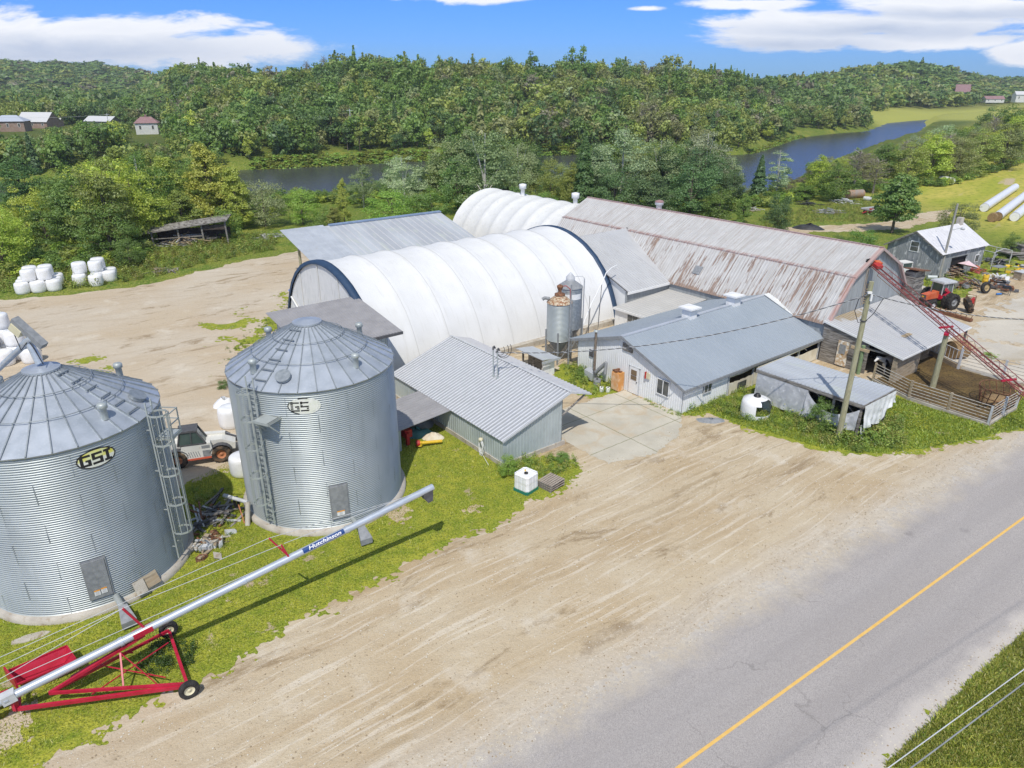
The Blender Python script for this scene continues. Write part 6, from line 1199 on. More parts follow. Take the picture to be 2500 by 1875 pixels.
T = local_thing('board', 'yellow board leaning on the workshop corner by the pole', 'board', (49.7, 81.0, 0), R(20)); m = MB(); m.bar((0, 0, 0), (.25, .3, 1.7), .35, .05); T.part('board', m, yellow)
barrel((53.4, 78.3, 0), .30, .95, yellow, 'drum', 'yellow drum standing among the scrap behind the wood pallets', 'drum')
T = local_thing('umbrella', 'faded pink umbrella propped over the firewood by the workshop', 'umbrella', (53.2, 81.7, 0), 0)
m = MB(); cvs = [(0, 0, 1.75)] + [(1.25 * math.cos(t), 1.25 * math.sin(t) * .9, 1.15 + .0 * t + .35 * math.cos(t + 2.6)) for t in np.linspace(0, 2 * math.pi, 9)[:-1]]; m.add(cvs, [(0, i, i % 8 + 1) for i in range(1, 9)]); T.part('canopy', m, pink); m = MB(); m.bar((0, 0, 0), (0, 0, 1.75), .04); T.part('pole', m, lgrey)
T = local_thing('frame_shelter', 'bare white tube frame of a shelter behind the workshop', 'shelter frame', (58.8, 87.2, 0), R(20)); m = MB()
for x in (-1.5, 1.5):
    for y in (-2, 0, 2): m.tube([(x, y, 0), (x, y, 2.0)], .04, 6); 
    m.tube([(x, -2, 2.0), (x, 2, 2.0)], .04, 6)
for y in (-2, 0, 2): m.tube([(-1.5, y, 2.0), (0, y, 2.4), (1.5, y, 2.0)], .035, 6)
T.part('frame', m, lgrey)
T = local_thing('work_table', 'rough metal table with clutter between workshop and yard edge', 'table', (57.8, 83.0, 0), R(25)); m = MB(); m.box(-.8, .8, -.5, .5, .72, .78); T.part('table_top', m, mgrey)
for x in (-.7, .7):
    for y in (-.4, .4): m = MB(); m.bar((x, y, 0), (x, y, .72), .05); T.part('leg', m, rusty)
T = local_thing('grey_box', 'weathered plank crate at the right edge of the yard', 'crate', (58.6, 79.8, 0), R(15)); m = MB(); m.box(-.8, .8, -.5, .5, 0, .9); T.part('crate', m, wood_dirty); m = MB(); m.box(-.85, .85, -.55, .55, .9, .96); T.part('lid', m, lgrey)
T = local_thing('barbecue', 'dark barbecue grill on a thin frame at the gravel edge', 'barbecue', (52.5, 73.3, 0), R(-15)); m = MB(); m.box(-.35, .35, -.22, .22, .75, 1.0); T.part('fire_box', m, black); m = MB()
for x in (-.35, .35):
    for y in (-.22, .22): m.bar((x, y, 0), (x, y, .8), .035)
m.bar((-.35, -.22, .2), (.35, -.22, .2), .03); m.bar((-.35, .22, .2), (.35, .22, .2), .03); T.part('frame', m, dgrey); m = MB(); m.tube([(-.9, -.2, .12), (-.4, -.1, .15)], .1, 8); T.part('gas_bottle', m, blue)
T = local_thing('deck_stack', 'dark timber platform with steps in the grass at the right edge', 'platform', (65.2, 91.3, 0), R(10)); m = MB(); m.box(-1.8, 1.8, -1.3, 1.3, .55, .7); T.part('deck', m, old_wood)
for i in range(3): m = MB(); m.box(-1.2, .2, -1.7 - i * .25, -1.45 - i * .25, .4 - i * .15, .46 - i * .15); T.part('step', m, old_wood)
for x in (-1.7, 1.7):
    for y in (-1.2, 1.2): m = MB(); m.box(x - .08, x + .08, y - .08, y + .08, 0, .55); T.part('leg', m, old_wood)
m = MB(); m.box(.2, 1.8, -.6, 1.2, .7, 1.5); m.box(.0, 2.0, -.8, 1.4, 1.5, 1.6); T.part('hutch', m, old_wood)

# ------------------------------------------------------------------ portable auger with red undercarriage
T = Thing('grain_auger', 'long grey portable grain auger on a red wheeled frame lying across the lawn', 'grain auger', -13.5, 21.5, 0, farm=False)
P0 = Vector((-22.6, 15.2, .15)); P1 = Vector((-3.70, 28.65, 3.55)); ad = (P1 - P0).normalized(); asd = ad.cross(Vector((0, 0, 1))).normalized(); aup = asd.cross(ad).normalized(); A_ = lambda s: P0 + ad * s; AL = (P1 - P0).length
m = MB(); m.tube([P0, P1], .155, 20); 
for s_ in (5.9, 9.7, 14.4, 19.0): m.tube([A_(s_), A_(s_ + .14)], .175, 20)
tb = T.part('tube', m, steel_tube)
m = MB(); q = A_(AL - .1); m.obox(q - Vector((0, 0, .2)) - ad * .22, ad * .24, asd * .15, (0, 0, .14)); m.extr([q - ad * .46 - asd * .15 - Vector((0, 0, .3)), q + ad * .04 - asd * .15 - Vector((0, 0, .3)), q - ad * .02 - asd * .11 - Vector((0, 0, .62)), q - ad * .26 - asd * .11 - Vector((0, 0, .62))], asd * .28); T.part('discharge_spout', m, dgrey, tb)
sM = (Vector((-9.2, 24.3, 2.75)) - P0).dot(ad)
def wrapt(x, y, d): # on the tube, facing the camera
    base = A_(sM + 1.55 + x); nrm0 = (asd * .80 + aup * .60).normalized(); s2 = ad.cross(nrm0); an = -y / .16; return base + (nrm0 * math.cos(an) + s2 * math.sin(an)) * (.158 + d)
m = MB(); xs = np.linspace(-.95, .95, 9); ys = np.linspace(-.115, .115, 7)
for i in range(8):
    for j in range(6): m.quad(wrapt(xs[i], ys[j], .001), wrapt(xs[i + 1], ys[j], .001), wrapt(xs[i + 1], ys[j + 1], .001), wrapt(xs[i], ys[j + 1], .001), 1 if abs(xs[i] + .1) > 9 else 0)
dk = T.part('name_decal', m, label_blue, tb)
vs, fs = text_pts('Hutchinson', .235, bold=.005, shear=.25, cut=.022); w_ = max(v[0] for v in vs) - min(v[0] for v in vs); kx = 1.50 / w_; m = MB(); m.add([wrapt(v[0] * kx + .04, v[1] + .0, .006) for v in vs], fs); T.part('decal_letters', m, white_p, dk)
def Wp(x, y, z): return Vector((x, y, z))
axF = Wp(-13.94, 22.62, .36); axN = Wp(-12.03, 19.84, .36)
hingeN = Wp(-17.65, 18.72, .42); hingeF = hingeN + (axF - axN).normalized() * .0
m = MB(); m.bar(axN, axF, .11, .11); T.part('axle', m, red)
m = MB(); m.bar(hingeN, axN + Vector((0, 0, .0)), .10, .14); T.part('frame_beam', m, red)
m = MB(); m.bar(Wp(-16.75, 19.25, .62), axN + Vector((0, 0, .1)), .08, .12); T.part('frame_beam', m, red)
m = MB(); m.bar(Wp(-16.75, 19.25, .62), axF + Vector((0, 0, .1)), .08, .12); T.part('frame_beam', m, red)
apx = A_((Vector((-14.0, 21.2, 1.5)) - P0).dot(ad)) - Vector((0, 0, .2))
m = MB(); m.bar(Wp(-16.75, 19.25, .62), apx, .10, .12); T.part('lift_arm', m, red)
m = MB(); m.bar(Wp(-16.3, 19.9, .7), apx, .10, .12); T.part('lift_arm', m, red)
m = MB(); mid1 = Wp(-14.35, 19.75, .45); mid2 = Wp(-14.75, 21.3, .55); m.bar(mid1, Wp(-14.7, 20.55, 1.25), .06); m.bar(mid2, Wp(-14.7, 20.55, 1.25), .06); m.bar(Wp(-13.0, 20.2, .4), Wp(-15.6, 20.6, .6), .035); m.bar(Wp(-15.3, 19.35, .45), Wp(-13.7, 22.0, .4), .035); m.bar(Wp(-14.7, 20.55, 1.25), Wp(-13.2, 19.9, .4), .03); T.part('cross_brace', m, red)
m = MB(); m.obox(A_((hingeN - P0).dot(ad)) - asd * .02, ad * .22, asd * .18, aup * .18); T.part('clamp', m, lgrey); m = MB(); m.bar(hingeN, A_((hingeN - P0).dot(ad)) + ad * .1, .2, .12); m.obox(A_((apx - P0).dot(ad)), ad * .35, asd * .17, aup * .10, 0); T.part('hinge_bracket', m, red)
q1 = A_((apx - P0).dot(ad) + .1); m = MB(); m.bar(q1 + aup * .1, q1 + aup * 1.35 - ad * .35, .08, .08); T.part('cable_mast', m, red)
q2 = A_(sM); m = MB(); m.bar(q2 + aup * .1 + asd * .05, q2 + aup * .8 - ad * .12, .07, .07); m.bar(q2 + aup * .1 - asd * .1, q2 + aup * 1.2 - ad * .45 - asd * .25, .06, .06); T.part('cable_mast', m, red)
cs = [(q2 + aup * 1.2 - ad * .45 - asd * .25, A_(.5) + aup * 1.3 - asd * .9), (q2 + aup * .8 - ad * .12, q1 + aup * 1.35 - ad * .35), (q1 + aup * 1.35 - ad * .35, A_(.8) + aup * .3), (q1 + aup * 1.35 - ad * .35, A_(.6) + aup * .9 - asd * .7), (q2 + aup * .8, A_(sM + 6) + aup * .15), (q2 + aup * 1.2 - ad * .45 - asd * .25, A_(sM + 5.5) + aup * .15 - asd * .05), (A_(sM - 1) + aup * .16, A_(2.5) + aup * .9)]
for a_, b_ in cs: m = MB(); m.tube([a_, b_], .012, 5); T.part('stay_cable', m, lgrey)
axd = (axF - axN).normalized()
for c_, s_ in ((axN, -1), (axF, 1)): wheel(T, c_ + axd * s_ * .22, axd, .36, .22, .19, rubber, cream_p, 0, name='wheel')
# intake hopper
ha = Wp(-18.95, 20.35, 0); hb = Wp(-17.65, 21.75, 0); 
T2 = T; hu = (hb - ha).normalized(); hv = Vector((hu.y, -hu.x, 0)); hl = 2.0
h0 = Wp(-18.1, 19.55, 0); hc = [h0 + hu * s - hv * t for s, t in ((0, -.05), (1.9, -.35), (1.9, .75), (0, .95))]
lowc = [h0 + hu * s - hv * t for s, t in ((.35, .25), (1.6, .1), (1.6, .45), (.35, .6))]
m = MB(); top = [p + Vector((0, 0, .75)) for p in hc]; bot = [p + Vector((0, 0, .22)) for p in lowc]; m.add(top + bot, [(0, 1, 5, 4), (1, 2, 6, 5), (2, 3, 7, 6), (3, 0, 4, 7), (4, 5, 6, 7)]); 
for a_, b_ in zip(top, top[1:] + top[:1]): m.bar(a_, b_, .05, .07)
T.part('intake_hopper', m, red); m = MB(); m.bar(top[0], top[3] - hu * .1, .06, .5); m.bar(top[0] - hu * .3 - Vector((0, 0, .3)), P0 + Vector((-.6, .6, .5)), .3, .4); m.bar(h0 + hv * .1 + Vector((0, 0, .5)), h0 + hv * .5 + Vector((.2, -.5, .4)), .1, .14); T.part('hopper_frame', m, red)
T = local_thing('hopper_wheel', 'small white rimmed wheel at the far end of the red hopper', 'wheel', (hb.x + .05, hb.y - .2, 0), 0); wheel(T, (0, 0, .2), (hu.x, hu.y, 0), .2, .12, .1, rubber, white_p, 0, n=16)
T = local_thing('flat_stone', 'flat pale stone slab lying in the lawn left of the red hopper', 'stone slab', at(66, 1378), .5); m = MB(); m.lathe(0, 0, [(.62, 0), (.6, .05), (0, .06)], 7, smooth=False); m.v = [(x * 1.2, y * .38, z) for x, y, z in m.v]; T.part('slab', m, concrete)
# ------------------------------------------------------------------ liquid tote and pallets
T = local_thing('tote_tank', 'white cube plastic tote with black cap standing on a green base', 'tote tank', (.78, 34.15, 0), R(38 + 12))
m = MB(); s_ = .52
prof = []
for i in range(4):
    prof += []
ring_ = []
for q in range(48):
    t = 2 * math.pi * q / 48; cx_, cy_ = math.cos(t), math.sin(t); k_ = max(abs(cx_), abs(cy_)); r_ = s_ * min(1 / k_, 1.25) * (1 - .03 * (q % 4 == 2)); ring_.append((cx_ * r_, cy_ * r_))
lv = [(.20, .96), (.26, 1.0), (.60, .985), (.72, 1.0), (.98, .99), (1.08, 1.0), (1.12, .93), (1.06, .88)]
vs = [(x * k_, y * k_, z) for z, k_ in lv for x, y in ring_]; n_ = 48; m.add(vs, [(i * n_ + j, i * n_ + (j + 1) % n_, (i + 1) * n_ + (j + 1) % n_, (i + 1) * n_ + j) for i in range(len(lv) - 1) for j in range(n_)], 0, False); m.poly([(x * .88, y * .88, 1.05) for x, y in ring_]); T.part('tank', m, plastic_w)
m = MB(); m.box(-.50, .50, -.50, .50, .0, .20); T.part('pallet_base', m, green_pl); m = MB(); m.lathe(0, 0, [(.11, 1.05), (.11, 1.12), (0, 1.13)], 14); T.part('cap', m, black); m = MB(); m.lathe(.2, .22, [(.04, 1.05), (.04, 1.13), (0, 1.13)], 8); T.part('vent_plug', m, yellow)
pallet_m = mat('pallet_wood', (.30, .25, .20), (.42, .36, .30), rough=.9, scale=3, stretch=(1, 8, 1))
for i in range(3):
    T = local_thing('pallet', ('bottom pallet of the stack of three beside the white tote', 'middle pallet of the stack of three beside the white tote', 'top pallet of the stack of three beside the white tote')[i], 'pallet', (2.2, 34.55, i * .15 + .0), R(38 + 7 + i * 1.5), 'pallets stacked beside the white tote')
    for y in np.linspace(-.46, .46, 7): m = MB(); m.box(-.58, .58, y - .055, y + .055, .115, .138); T.part('slat', m, pallet_m)
    for x in (-.54, 0, .54): m = MB(); m.box(x - .03, x + .03, -.5, .5, .022, .113); T.part('stringer', m, old_wood)
    for y in (-.42, 0, .42): m = MB(); m.box(-.58, .58, y - .05, y + .05, 0, .02); T.part('bottom_board', m, old_wood)
# ------------------------------------------------------------------ things under the shed lean-to
T = Thing('drive_shaft', 'yellow guarded drive shaft with red end lying before the lean-to', 'drive shaft', 20.2, 34.1); m = MB(); m.tube([(19.55, 34.35, .32), (20.9, 33.9, .22)], .10, 12); m.lathe(19.55, 34.35, [(.18, .15), (.18, .4)], 12); T.part('guard', m, yellow); m = MB(); m.tube([(19.35, 34.42, .33), (19.56, 34.35, .32)], .2, 10); T.part('yoke_guard', m, red_bright)
T = Thing('post_driver', 'red machine standing in the shade under the shed lean-to', 'machine', 19.2, 35.3); m = MB(); m.box(19.0, 19.5, 35.1, 35.6, .5, 1.0); m.box(19.0, 19.2, 34.9, 35.1, .1, .9); T.part('body', m, red_bright); m = MB(); m.bar((19.0, 35, 0), (19.4, 35.5, 1.2), .06); T.part('frame', m, dgrey)
def heap(name, label, cat, loc, rx, ry, h, m_, seed, rz=0.0):
    T = local_thing(name, label, cat, loc, rz); m = MB(); nr, na = 7, 22; vs = [(0, 0, h)]
    for i in range(1, nr + 1):
        for j in range(na):
            t = 2 * math.pi * j / na; r_ = i / nr; k_ = 1 + .22 * mnoise.noise((math.cos(t) * 1.6, math.sin(t) * 1.6, seed)); z = h * (1 - r_ ** 1.7) * (1 + .5 * mnoise.noise((math.cos(t) * r_ * 3, math.sin(t) * r_ * 3, seed + 5))); vs.append((rx * r_ * k_ * math.cos(t), ry * r_ * k_ * math.sin(t), max(0, z)))
    fs = [(0, 1 + j, 1 + (j + 1) % na) for j in range(na)] + [(1 + (i - 1) * na + j, 1 + (i - 1) * na + (j + 1) % na, 1 + i * na + (j + 1) % na, 1 + i * na + j) for i in range(1, nr) for j in range(na)]
    m.add(vs, fs, 0, True); T.part('crumpled_sheet' if 'tarp' in name else 'heap', m, m_); return T
heap('tarp_bundle', 'crumpled cream tarp bundle by the shed lean-to opening', 'tarp', FW(20.9, 34.9, 0), .75, .45, .4, mat('cream_tarp', (.66, .56, .42), (.74, .68, .56), rough=.8, scale=3), 1)
heap('tarp_bundle', 'teal tarp bundle deeper under the shed lean-to', 'tarp', FW(20.4, 35.9, 0), 1.1, .6, .5, teal, 2); heap('tarp_bundle', 'grey tarp bundle at the back of the shed lean-to', 'tarp', FW(21.2, 37.0, 0), .9, .8, .7, mgrey, 3)
heap('tarp_bundle', 'crumpled white plastic sheet on the dirt behind the right grain bin', 'tarp', at(484, 873), .75, .9, .5, plastic_w, 4)
heap('gravel_heap', 'small grey gravel heap at the edge of the weeds by the milk barn', 'gravel heap', at(1535, 908), .95, .5, .16, mgrey, 7)
# ------------------------------------------------------------------ wrapped bales
def make_bale():
    T = local_thing('wrapped_bale', '', 'bale', (0, 0, 0), 0); m = MB(); r_, h_ = .73, 1.2; rn = random.Random(2)
    m.lathe(0, 0, [(0, .0), (r_ * .86, .0), (r_ * .97, .10), (r_, .3), (r_ * 1.01, .6), (r_, .95), (r_ * .95, 1.12), (r_ * .82, 1.2), (r_ * .3, 1.19), (0, 1.17)], 28); T.part('wrap', m, plastic_w); return T.e
bale0 = make_bale(); first = [True]
def bale(x, y, z, label, group, rz=None):
    if first[0]: o = bale0; first[0] = False
    else: o = copy_tree(bale0)
    o.location = (x, y, z); o.rotation_euler = (0, 0, random.Random(x * 7 + y).random() * 6); s = .97 + .05 * random.Random(x + y).random(); o.scale = (s, s, 1); o['label'] = label; o['group'] = group; return o
ux, uy = .905, .425; vx, vy = -.425, .905
def stack(x0, y0, rows, gname, where):
    for (i, j, k) in rows:
        x = x0 + ux * 1.47 * i + vx * 1.45 * j; y = y0 + uy * 1.47 * i + vy * 1.45 * j
        row = {0: 'front', 1: 'second', 2: 'back'}[int(j + .6)] if j < 2.4 else 'back'
        lay = 'ground' if k == 0 else 'upper'
        pos = {0: 'leftmost', 1: 'second', 2: 'third', 3: 'fourth'}[int(i + .5)]
        bale(x, y, k * 1.2, f'white wrapped bale, {pos} in the {row} {lay} row of the {where} stack', gname)
stack(-52.5, 74.05, [(0, 0, 0), (1, 0, 0), (2, 0, 0), (0, 1, 0), (1, 1, 0), (2, 1, 0), (0, 2, 0), (1, 2, 0), (2, 2, 0), (.5, .4, 1), (1.5, .4, 1), (.5, 1.5, 1), (1.5, 1.5, 1)], 'bales in the left bale stack', 'left')
stack(-48.3, 77.55, [(0, 0, 0), (0, 1, 0), (2, .35, 0), (2, 1.35, 0), (.1, .5, 1), (1.2, .45, 1), (1.3, 1.5, 1)], 'bales in the right bale stack', 'right'); bale(-46.35, 77.3, 0, 'white wrapped bale, front middle on the ground of the right stack', 'bales in the right bale stack'); bale(-46.9, 78.8, 0, 'white wrapped bale hidden behind the front middle of the right stack', 'bales in the right bale stack')
for i, (x, y, z, l) in enumerate([(-41.9, 55.3, 0, 'bottom left'), (-41.9, 55.3, 1.2, 'middle left'), (-41.9, 55.3, 2.4, 'top left'), (-40.5, 54.6, 0, 'bottom right'), (-40.5, 54.6, 1.2, 'middle right'), (-39.0, 53.9, 0, 'lone ground level'), (-42.2, 53.9, 0, 'front bottom left'), (-42.2, 53.9, 1.2, 'front middle left'), (-40.7, 53.2, 0, 'front bottom right')]): bale(x, y, z, f'white wrapped bale, {l} of the stack cut by the left edge', 'bales in the stack at the left edge')
bl = bale(-18.55, 42.2, 0, 'white wrapped bale standing on the dirt behind the telehandler', 'lone bales near the bins'); bl.scale = (1.05, 1.05, 1.15)
bl = bale(-15.6, 36.0, 0, 'white wrapped bale touching the right grain bin near the telehandler wheel', 'lone bales near the bins'); 
# ------------------------------------------------------------------ telehandler
T = local_thing('telehandler', 'dirty white telehandler with dark cab parked between the grain bins', 'telehandler', (-18.75, 37.75, 0), math.atan2(.8, 2.26))
m = MB(); m.extr([(-2.15, -.55, .75), (2.0, -.55, .62), (2.05, -.55, 1.0), (1.35, -.55, 1.35), (-1.2, -.55, 1.45), (-2.1, -.55, 1.30)], (0, 1.1, 0)); T.part('chassis', m, bob_white)
m = MB(); m.extr([(-.95, -.95, .42), (.62, -.95, .42), (.78, -.95, .9), (.7, -.95, 1.42), (-.85, -.95, 1.45), (-.95, -.95, 1.1)], (0, .42, 0)); bx = T.part('side_pod', m, bob_white)
m = MB(); m.box(-.95, .65, -.97, -.955, .43, .55); T.part('stripe', m, mat('stripe_red', (.62, .12, .06), rough=.5), bx); m = MB()
for i in range(6): m.extr([(-.62 + i * .13, -.962, .62), (-.58 + i * .13, -.962, .62), (-.66 + i * .13, -.962, .98), (-.70 + i * .13, -.962, .98)], (0, .01, 0))
m.box(.22, .62, -.965, -.955, .58, .98); m.box(.2, .65, -.965, -.955, 1.12, 1.3); T.part('grille', m, mgrey, bx)
m = MB(); m.extr([(-1.05, -.92, 1.45), (.45, -.92, 1.42), (.05, -.92, 2.22), (-.85, -.92, 2.25)], (0, .95, 0)); T.part('cab_glass', m, cab_glass)
m = MB(); cab = [(-1.05, 1.45), (.48, 1.42), (.05, 2.25), (-.85, 2.27)]
for y in (-.93, .04):
    for (x0, z0), (x1, z1) in zip(cab, cab[1:] + cab[:1]): m.bar((x0, y, z0), (x1, y, z1), .07, .07)
m.box(-.95, .12, -.95, .07, 2.25, 2.33); m.bar((-.3, -.94, 1.45), (-.25, -.94, 2.25), .05); T.part('cab_frame', m, dgrey)
m = MB(); m.bar((-1.9, .32, 1.55), (1.5, .32, 1.25), .32, .34); T.part('boom', m, bob_white); m = MB(); m.bar((1.4, .32, 1.22), (2.3, .32, .75), .24, .26); m.box(2.2, 2.32, -.55, .75, .3, 1.15); m.box(2.3, 3.2, -.3, -.2, .3, .36); m.box(2.3, 3.2, .4, .5, .3, .36); T.part('fork_carriage', m, dgrey); m = MB(); m.box(-2.25, -2.1, -.5, .5, .8, 1.35); T.part('counterweight', m, dgrey)
for x in (-1.2, 1.2):
    for y in (-.82, .82): wheel(T, (x, y, .55), (0, 1, 0), .55, .38, .27, muddy, rim_orange, 14)
    for s_ in (-1, 1):
        m = MB(); pts = [(x + .66 * math.cos(t), s_ * .62, .60 + .60 * math.sin(t)) for t in np.linspace(.3, 2.84, 8)]
        for a_, b_ in zip(pts, pts[1:]): m.quad(a_, b_, (b_[0], s_ * 1.02, b_[2]), (a_[0], s_ * 1.02, a_[2]))
        T.part('fender', m, dgrey)
vs, fs = text_pts('VersaHandler', .16, bold=.002)
m = MB(); m.add([(.25 + v[0] * .9, -.962, 1.38 + v[1] * .6) for v in vs], fs)
# ------------------------------------------------------------------ oddments between the bins
T = Thing('fill_pipe', 'white horizontal pipe on a thick post beside the right grain bin', 'pipe stand', -14.6, 32.5, 0, farm=False)
q0 = at(484, 1070, 1.1); q1_ = at(535, 1085, 1.1); m = MB(); m.tube([q0, q1_], .10, 12); T.part('pipe', m, lgrey); m = MB(); m.tube([at(535, 1135), q1_ + Vector((0, 0, .02))], .13, 12); T.part('post', m, concrete); m = MB()
for i in range(5): m.tube([q0.lerp(q1_, .45) + Vector((.1 * math.cos(t) + .02 * i, .02 * i, .05 - .3 + .35 * math.sin(t))) for t in np.linspace(0, 2 * math.pi, 14)], .018, 5)
T.part('cable_coil', m, black); m = MB(); m.bar(at(528, 1130), at(515, 1090, .9), .05); T.part('orange_prop', m, rim_orange)
scrap('scrap_heap', 'charred boards and scrap strewn between the two grain bins', 'scrap heap', at(450, 1120).x, at(450, 1120).y, 1.5, 46, [old_wood, dgrey, rusty, lgrey], .35, 41, long=True)
scrap('rubble_heap', 'rubble and rotten wood at the end of the scrap strip', 'rubble heap', at(460, 1178).x, at(460, 1178).y, .9, 36, [wood_dirty, lgrey, rusty, concrete], .35, 42)
for i, (px_, py_, w_, lb) in enumerate(((325, 1262, .42, 'larger grey board leaning on the left bin base'), (305, 1277, .24, 'small grey board leaning beside the larger one on the bin base'))):
    q = at(px_, py_, .35); T = local_thing('leaning_board', lb, 'board', q, 0, 'boards leaning on the left bin'); dirn = (Vector((*BIN1, 0)) - Vector((q.x, q.y, 0))).normalized(); tn = Vector((-dirn.y, dirn.x, 0)); m = MB(); m.obox((0, 0, .22), tn * w_, dirn * .02 + Vector((0, 0, -.005)), (dirn * .25 + Vector((0, 0, .45))).normalized() * .30); T.part('board', m, (wood_dirty, concrete)[i])
# ------------------------------------------------------------------ woodshed and debris beyond the yard
wr = Vector((-46.4 + 0, 0, 0))
rA = FW(29.7, 102.6); lA = FW(21.0, 107.2); du = (rA - lA); wl_ = du.length; rzw = math.atan2(du.y, du.x)
T = local_thing('woodshed', 'sagging open dark wood shed full of lumber under the trees', 'woodshed', lA, rzw)
zw = lambda x: 1.9 + 1.3 * x / wl_
m = MB(); m.extr([(-1.2, -.5, zw(-1.2) + .0), (wl_ + .4, -.5, zw(wl_ + .4)), (wl_ + .4, -.5, zw(wl_ + .4) + .12), (-1.2, -.5, zw(-1.2) + .12)], (0, 3.8, .25)); T.part('roof', m, old_wood)
for x in (.1, wl_ * .36, wl_ * .68, wl_): m = MB(); m.bar((x + .1, 0, 0), (x, 0, zw(x)), .2, .2); T.part('post', m, old_wood)
m = MB(); m.box(0, wl_, 2.9, 3.0, 0, 1.9); m.box(wl_ * .68, wl_, -.05, 0, zw(wl_ * .7) - .75, zw(wl_ * .7) - .05); T.part('back_wall', m, mat('dark_boards', (.05, .035, .03), (.09, .07, .06), rough=.9, scale=3)); m = MB(); m.bar((0, .1, 1.0), (wl_ * .68, .1, 1.25), .12, .12); T.part('shelf_beam', m, old_wood)
qq = lA + Vector((math.cos(rzw + .35), math.sin(rzw + .35), 0)) * wl_ * .5
scrap('lumber_pile', 'tangle of old lumber stored inside the sagging woodshed', 'lumber', qq.x, qq.y, 3.4, 150, [old_wood, dgrey, lgrey, old_wood, wood_new, wood_dirty], 1.5, 51, long=True)
q = at(580, 515); scrap('debris_pile', 'pale grey broken boards in the grass right of the woodshed', 'debris', q.x, q.y, 2.0, 45, [lgrey, white_p, mgrey], .7, 52, long=True)
q = at(350, 586); scrap('plank_pile', 'flat pile of weathered planks in the grass near the yard', 'planks', q.x, q.y, 1.7, 30, [old_wood, wood_dirty, old_wood], .35, 53, long=True)
heap('tarp_bundle', 'small blue tarp at the foot of the open shed post', 'tarp', at(632, 628), .5, .35, .4, mat('blue_tarp', (.20, .27, .50), (.30, .38, .60), rough=.7, scale=4), 6)
# ------------------------------------------------------------------ field on the right
def tube_bale(p, q, label, ends):
    p = Vector((p[0], p[1], 0)); q = Vector((q[0], q[1], 0)); d = (q - p); L3 = d.length; d /= L3; T = Thing('bale_tube', label, 'wrapped bale row', p.x, p.y, 0, 'long rows of wrapped bales in the field', farm=False)
    k_ = int(L3 / .6); m = MB(); pts = [p + d * (L3 * i / k_) + Vector((0, 0, .70)) for i in range(k_ + 1)]; n_ = 20; s_ = d.cross(Vector((0, 0, 1)))
    vs = []
    for i, c_ in enumerate(pts):
        r_ = .74 - .035 * (i % 2)
        vs += [c_ + (s_ * math.cos(t) + Vector((0, 0, 1)) * math.sin(t)) * r_ for t in np.linspace(0, 2 * math.pi, n_, endpoint=False)]
    m.add(vs, [(i * n_ + j, i * n_ + (j + 1) % n_, (i + 1) * n_ + (j + 1) % n_, (i + 1) * n_ + j) for i in range(k_) for j in range(n_)], 0, True); T.part('plastic_wrap', m, plastic_w)
    for i_, (c_, s2) in enumerate(((p, -1), (q, 1))): m = MB(); m.tube([c_ + Vector((0, 0, .70)) + d * s2 * -.05, c_ + Vector((0, 0, .70)) + d * s2 * .12], .70, 20); T.part('bale_end', m, hay if ends[i_] else plastic_w)
dd_ = Vector((8.5, 9.9, 0)).normalized()
tube_bale((79.0, 117.0), Vector((79.0, 117.0, 0)) + dd_ * 34, 'middle long white bale row ending in brown hay faces', (True, True)); tube_bale((81.6, 116.7), Vector((81.6, 116.7, 0)) + dd_ * 34, 'nearest long white bale row with a wrapped end', (False, False)); tube_bale((82.3, 125.9), Vector((82.3, 125.9, 0)) + dd_ * 34, 'farthest long white bale row beyond the apple tree', (False, False))
T = local_thing('hay_bale', 'round brown hay bale at the end of the long white rows', 'hay bale', (77.9, 116.4, 0), 0); m = MB(); m.tube([(-.4, -.45, .7), (.3, .4, .7)], .70, 20); T.part('bale', m, hay)
q = at(2002, 388); q2_ = at(2055, 398)
tube_bale((q.x, q.y), (q2_.x, q2_.y), 'short white bale row beside the riverside trees', (False, False))
def hay_wagon():
    q = at(1890, 462); T = local_thing('hay_wagon', 'flat hay wagon with red front parked in the tall grass', 'wagon', q, R(28)); m = MB(); m.box(-2.4, 2.4, -1.1, 1.1, .75, .88); T.part('deck', m, old_wood); m = MB(); m.box(-2.4, 2.4, -1.15, -.95, .88, 1.05); m.box(-2.4, 2.4, .95, 1.15, .88, 1.05); T.part('side_rail', m, lgrey); m = MB(); m.box(-2.0, -1.7, -.9, -.2, .35, 1.1); m.bar((-2.4, 0, .6), (-3.4, 0, .4), .12); T.part('drawbar', m, red_bright)
    for x in (-1.5, 1.5):
        for y in (-.9, .9): wheel(T, (x, y, .38), (0, 1, 0), .38, .24, .2, rubber, lgrey, 0, n=16)
hay_wagon()
for i, (px_, py_, lb, ms_, r_, s_) in enumerate(((1792, 460, 'low heap of pale boards and scrap in the meadow', [lgrey, old_wood, mgrey], 2.2, 61), (1745, 442, 'dark scrap heap by the riverside trees', [dgrey, black], 2.0, 62), (1825, 438, 'pale scrap boards behind the meadow heap', [lgrey, white_p, mgrey], 2.2, 63), (1620, 455, 'pile of pale logs at the edge of the meadow', [lgrey, wood_dirty], 2.0, 64))):
    q = at(px_, py_); scrap('scrap_heap', lb, 'scrap heap', q.x, q.y, r_, 40, ms_, .8, s_, long=True)
q = at(1845, 428); T = local_thing('old_tank', 'rusty grey cylinder tank lying at the meadow edge', 'tank', q, R(20)); m = MB(); m.tube([(-1.8, 0, .8), (1.8, 0, .8)], .8, 18); T.part('shell', m, mat('rusty_tank', (.30, .26, .23), (.38, .22, .12), rough=.8, scale=1)); m = MB(); m.box(1.7, 1.9, -.6, .6, .1, .5); T.part('cradle', m, rusty)
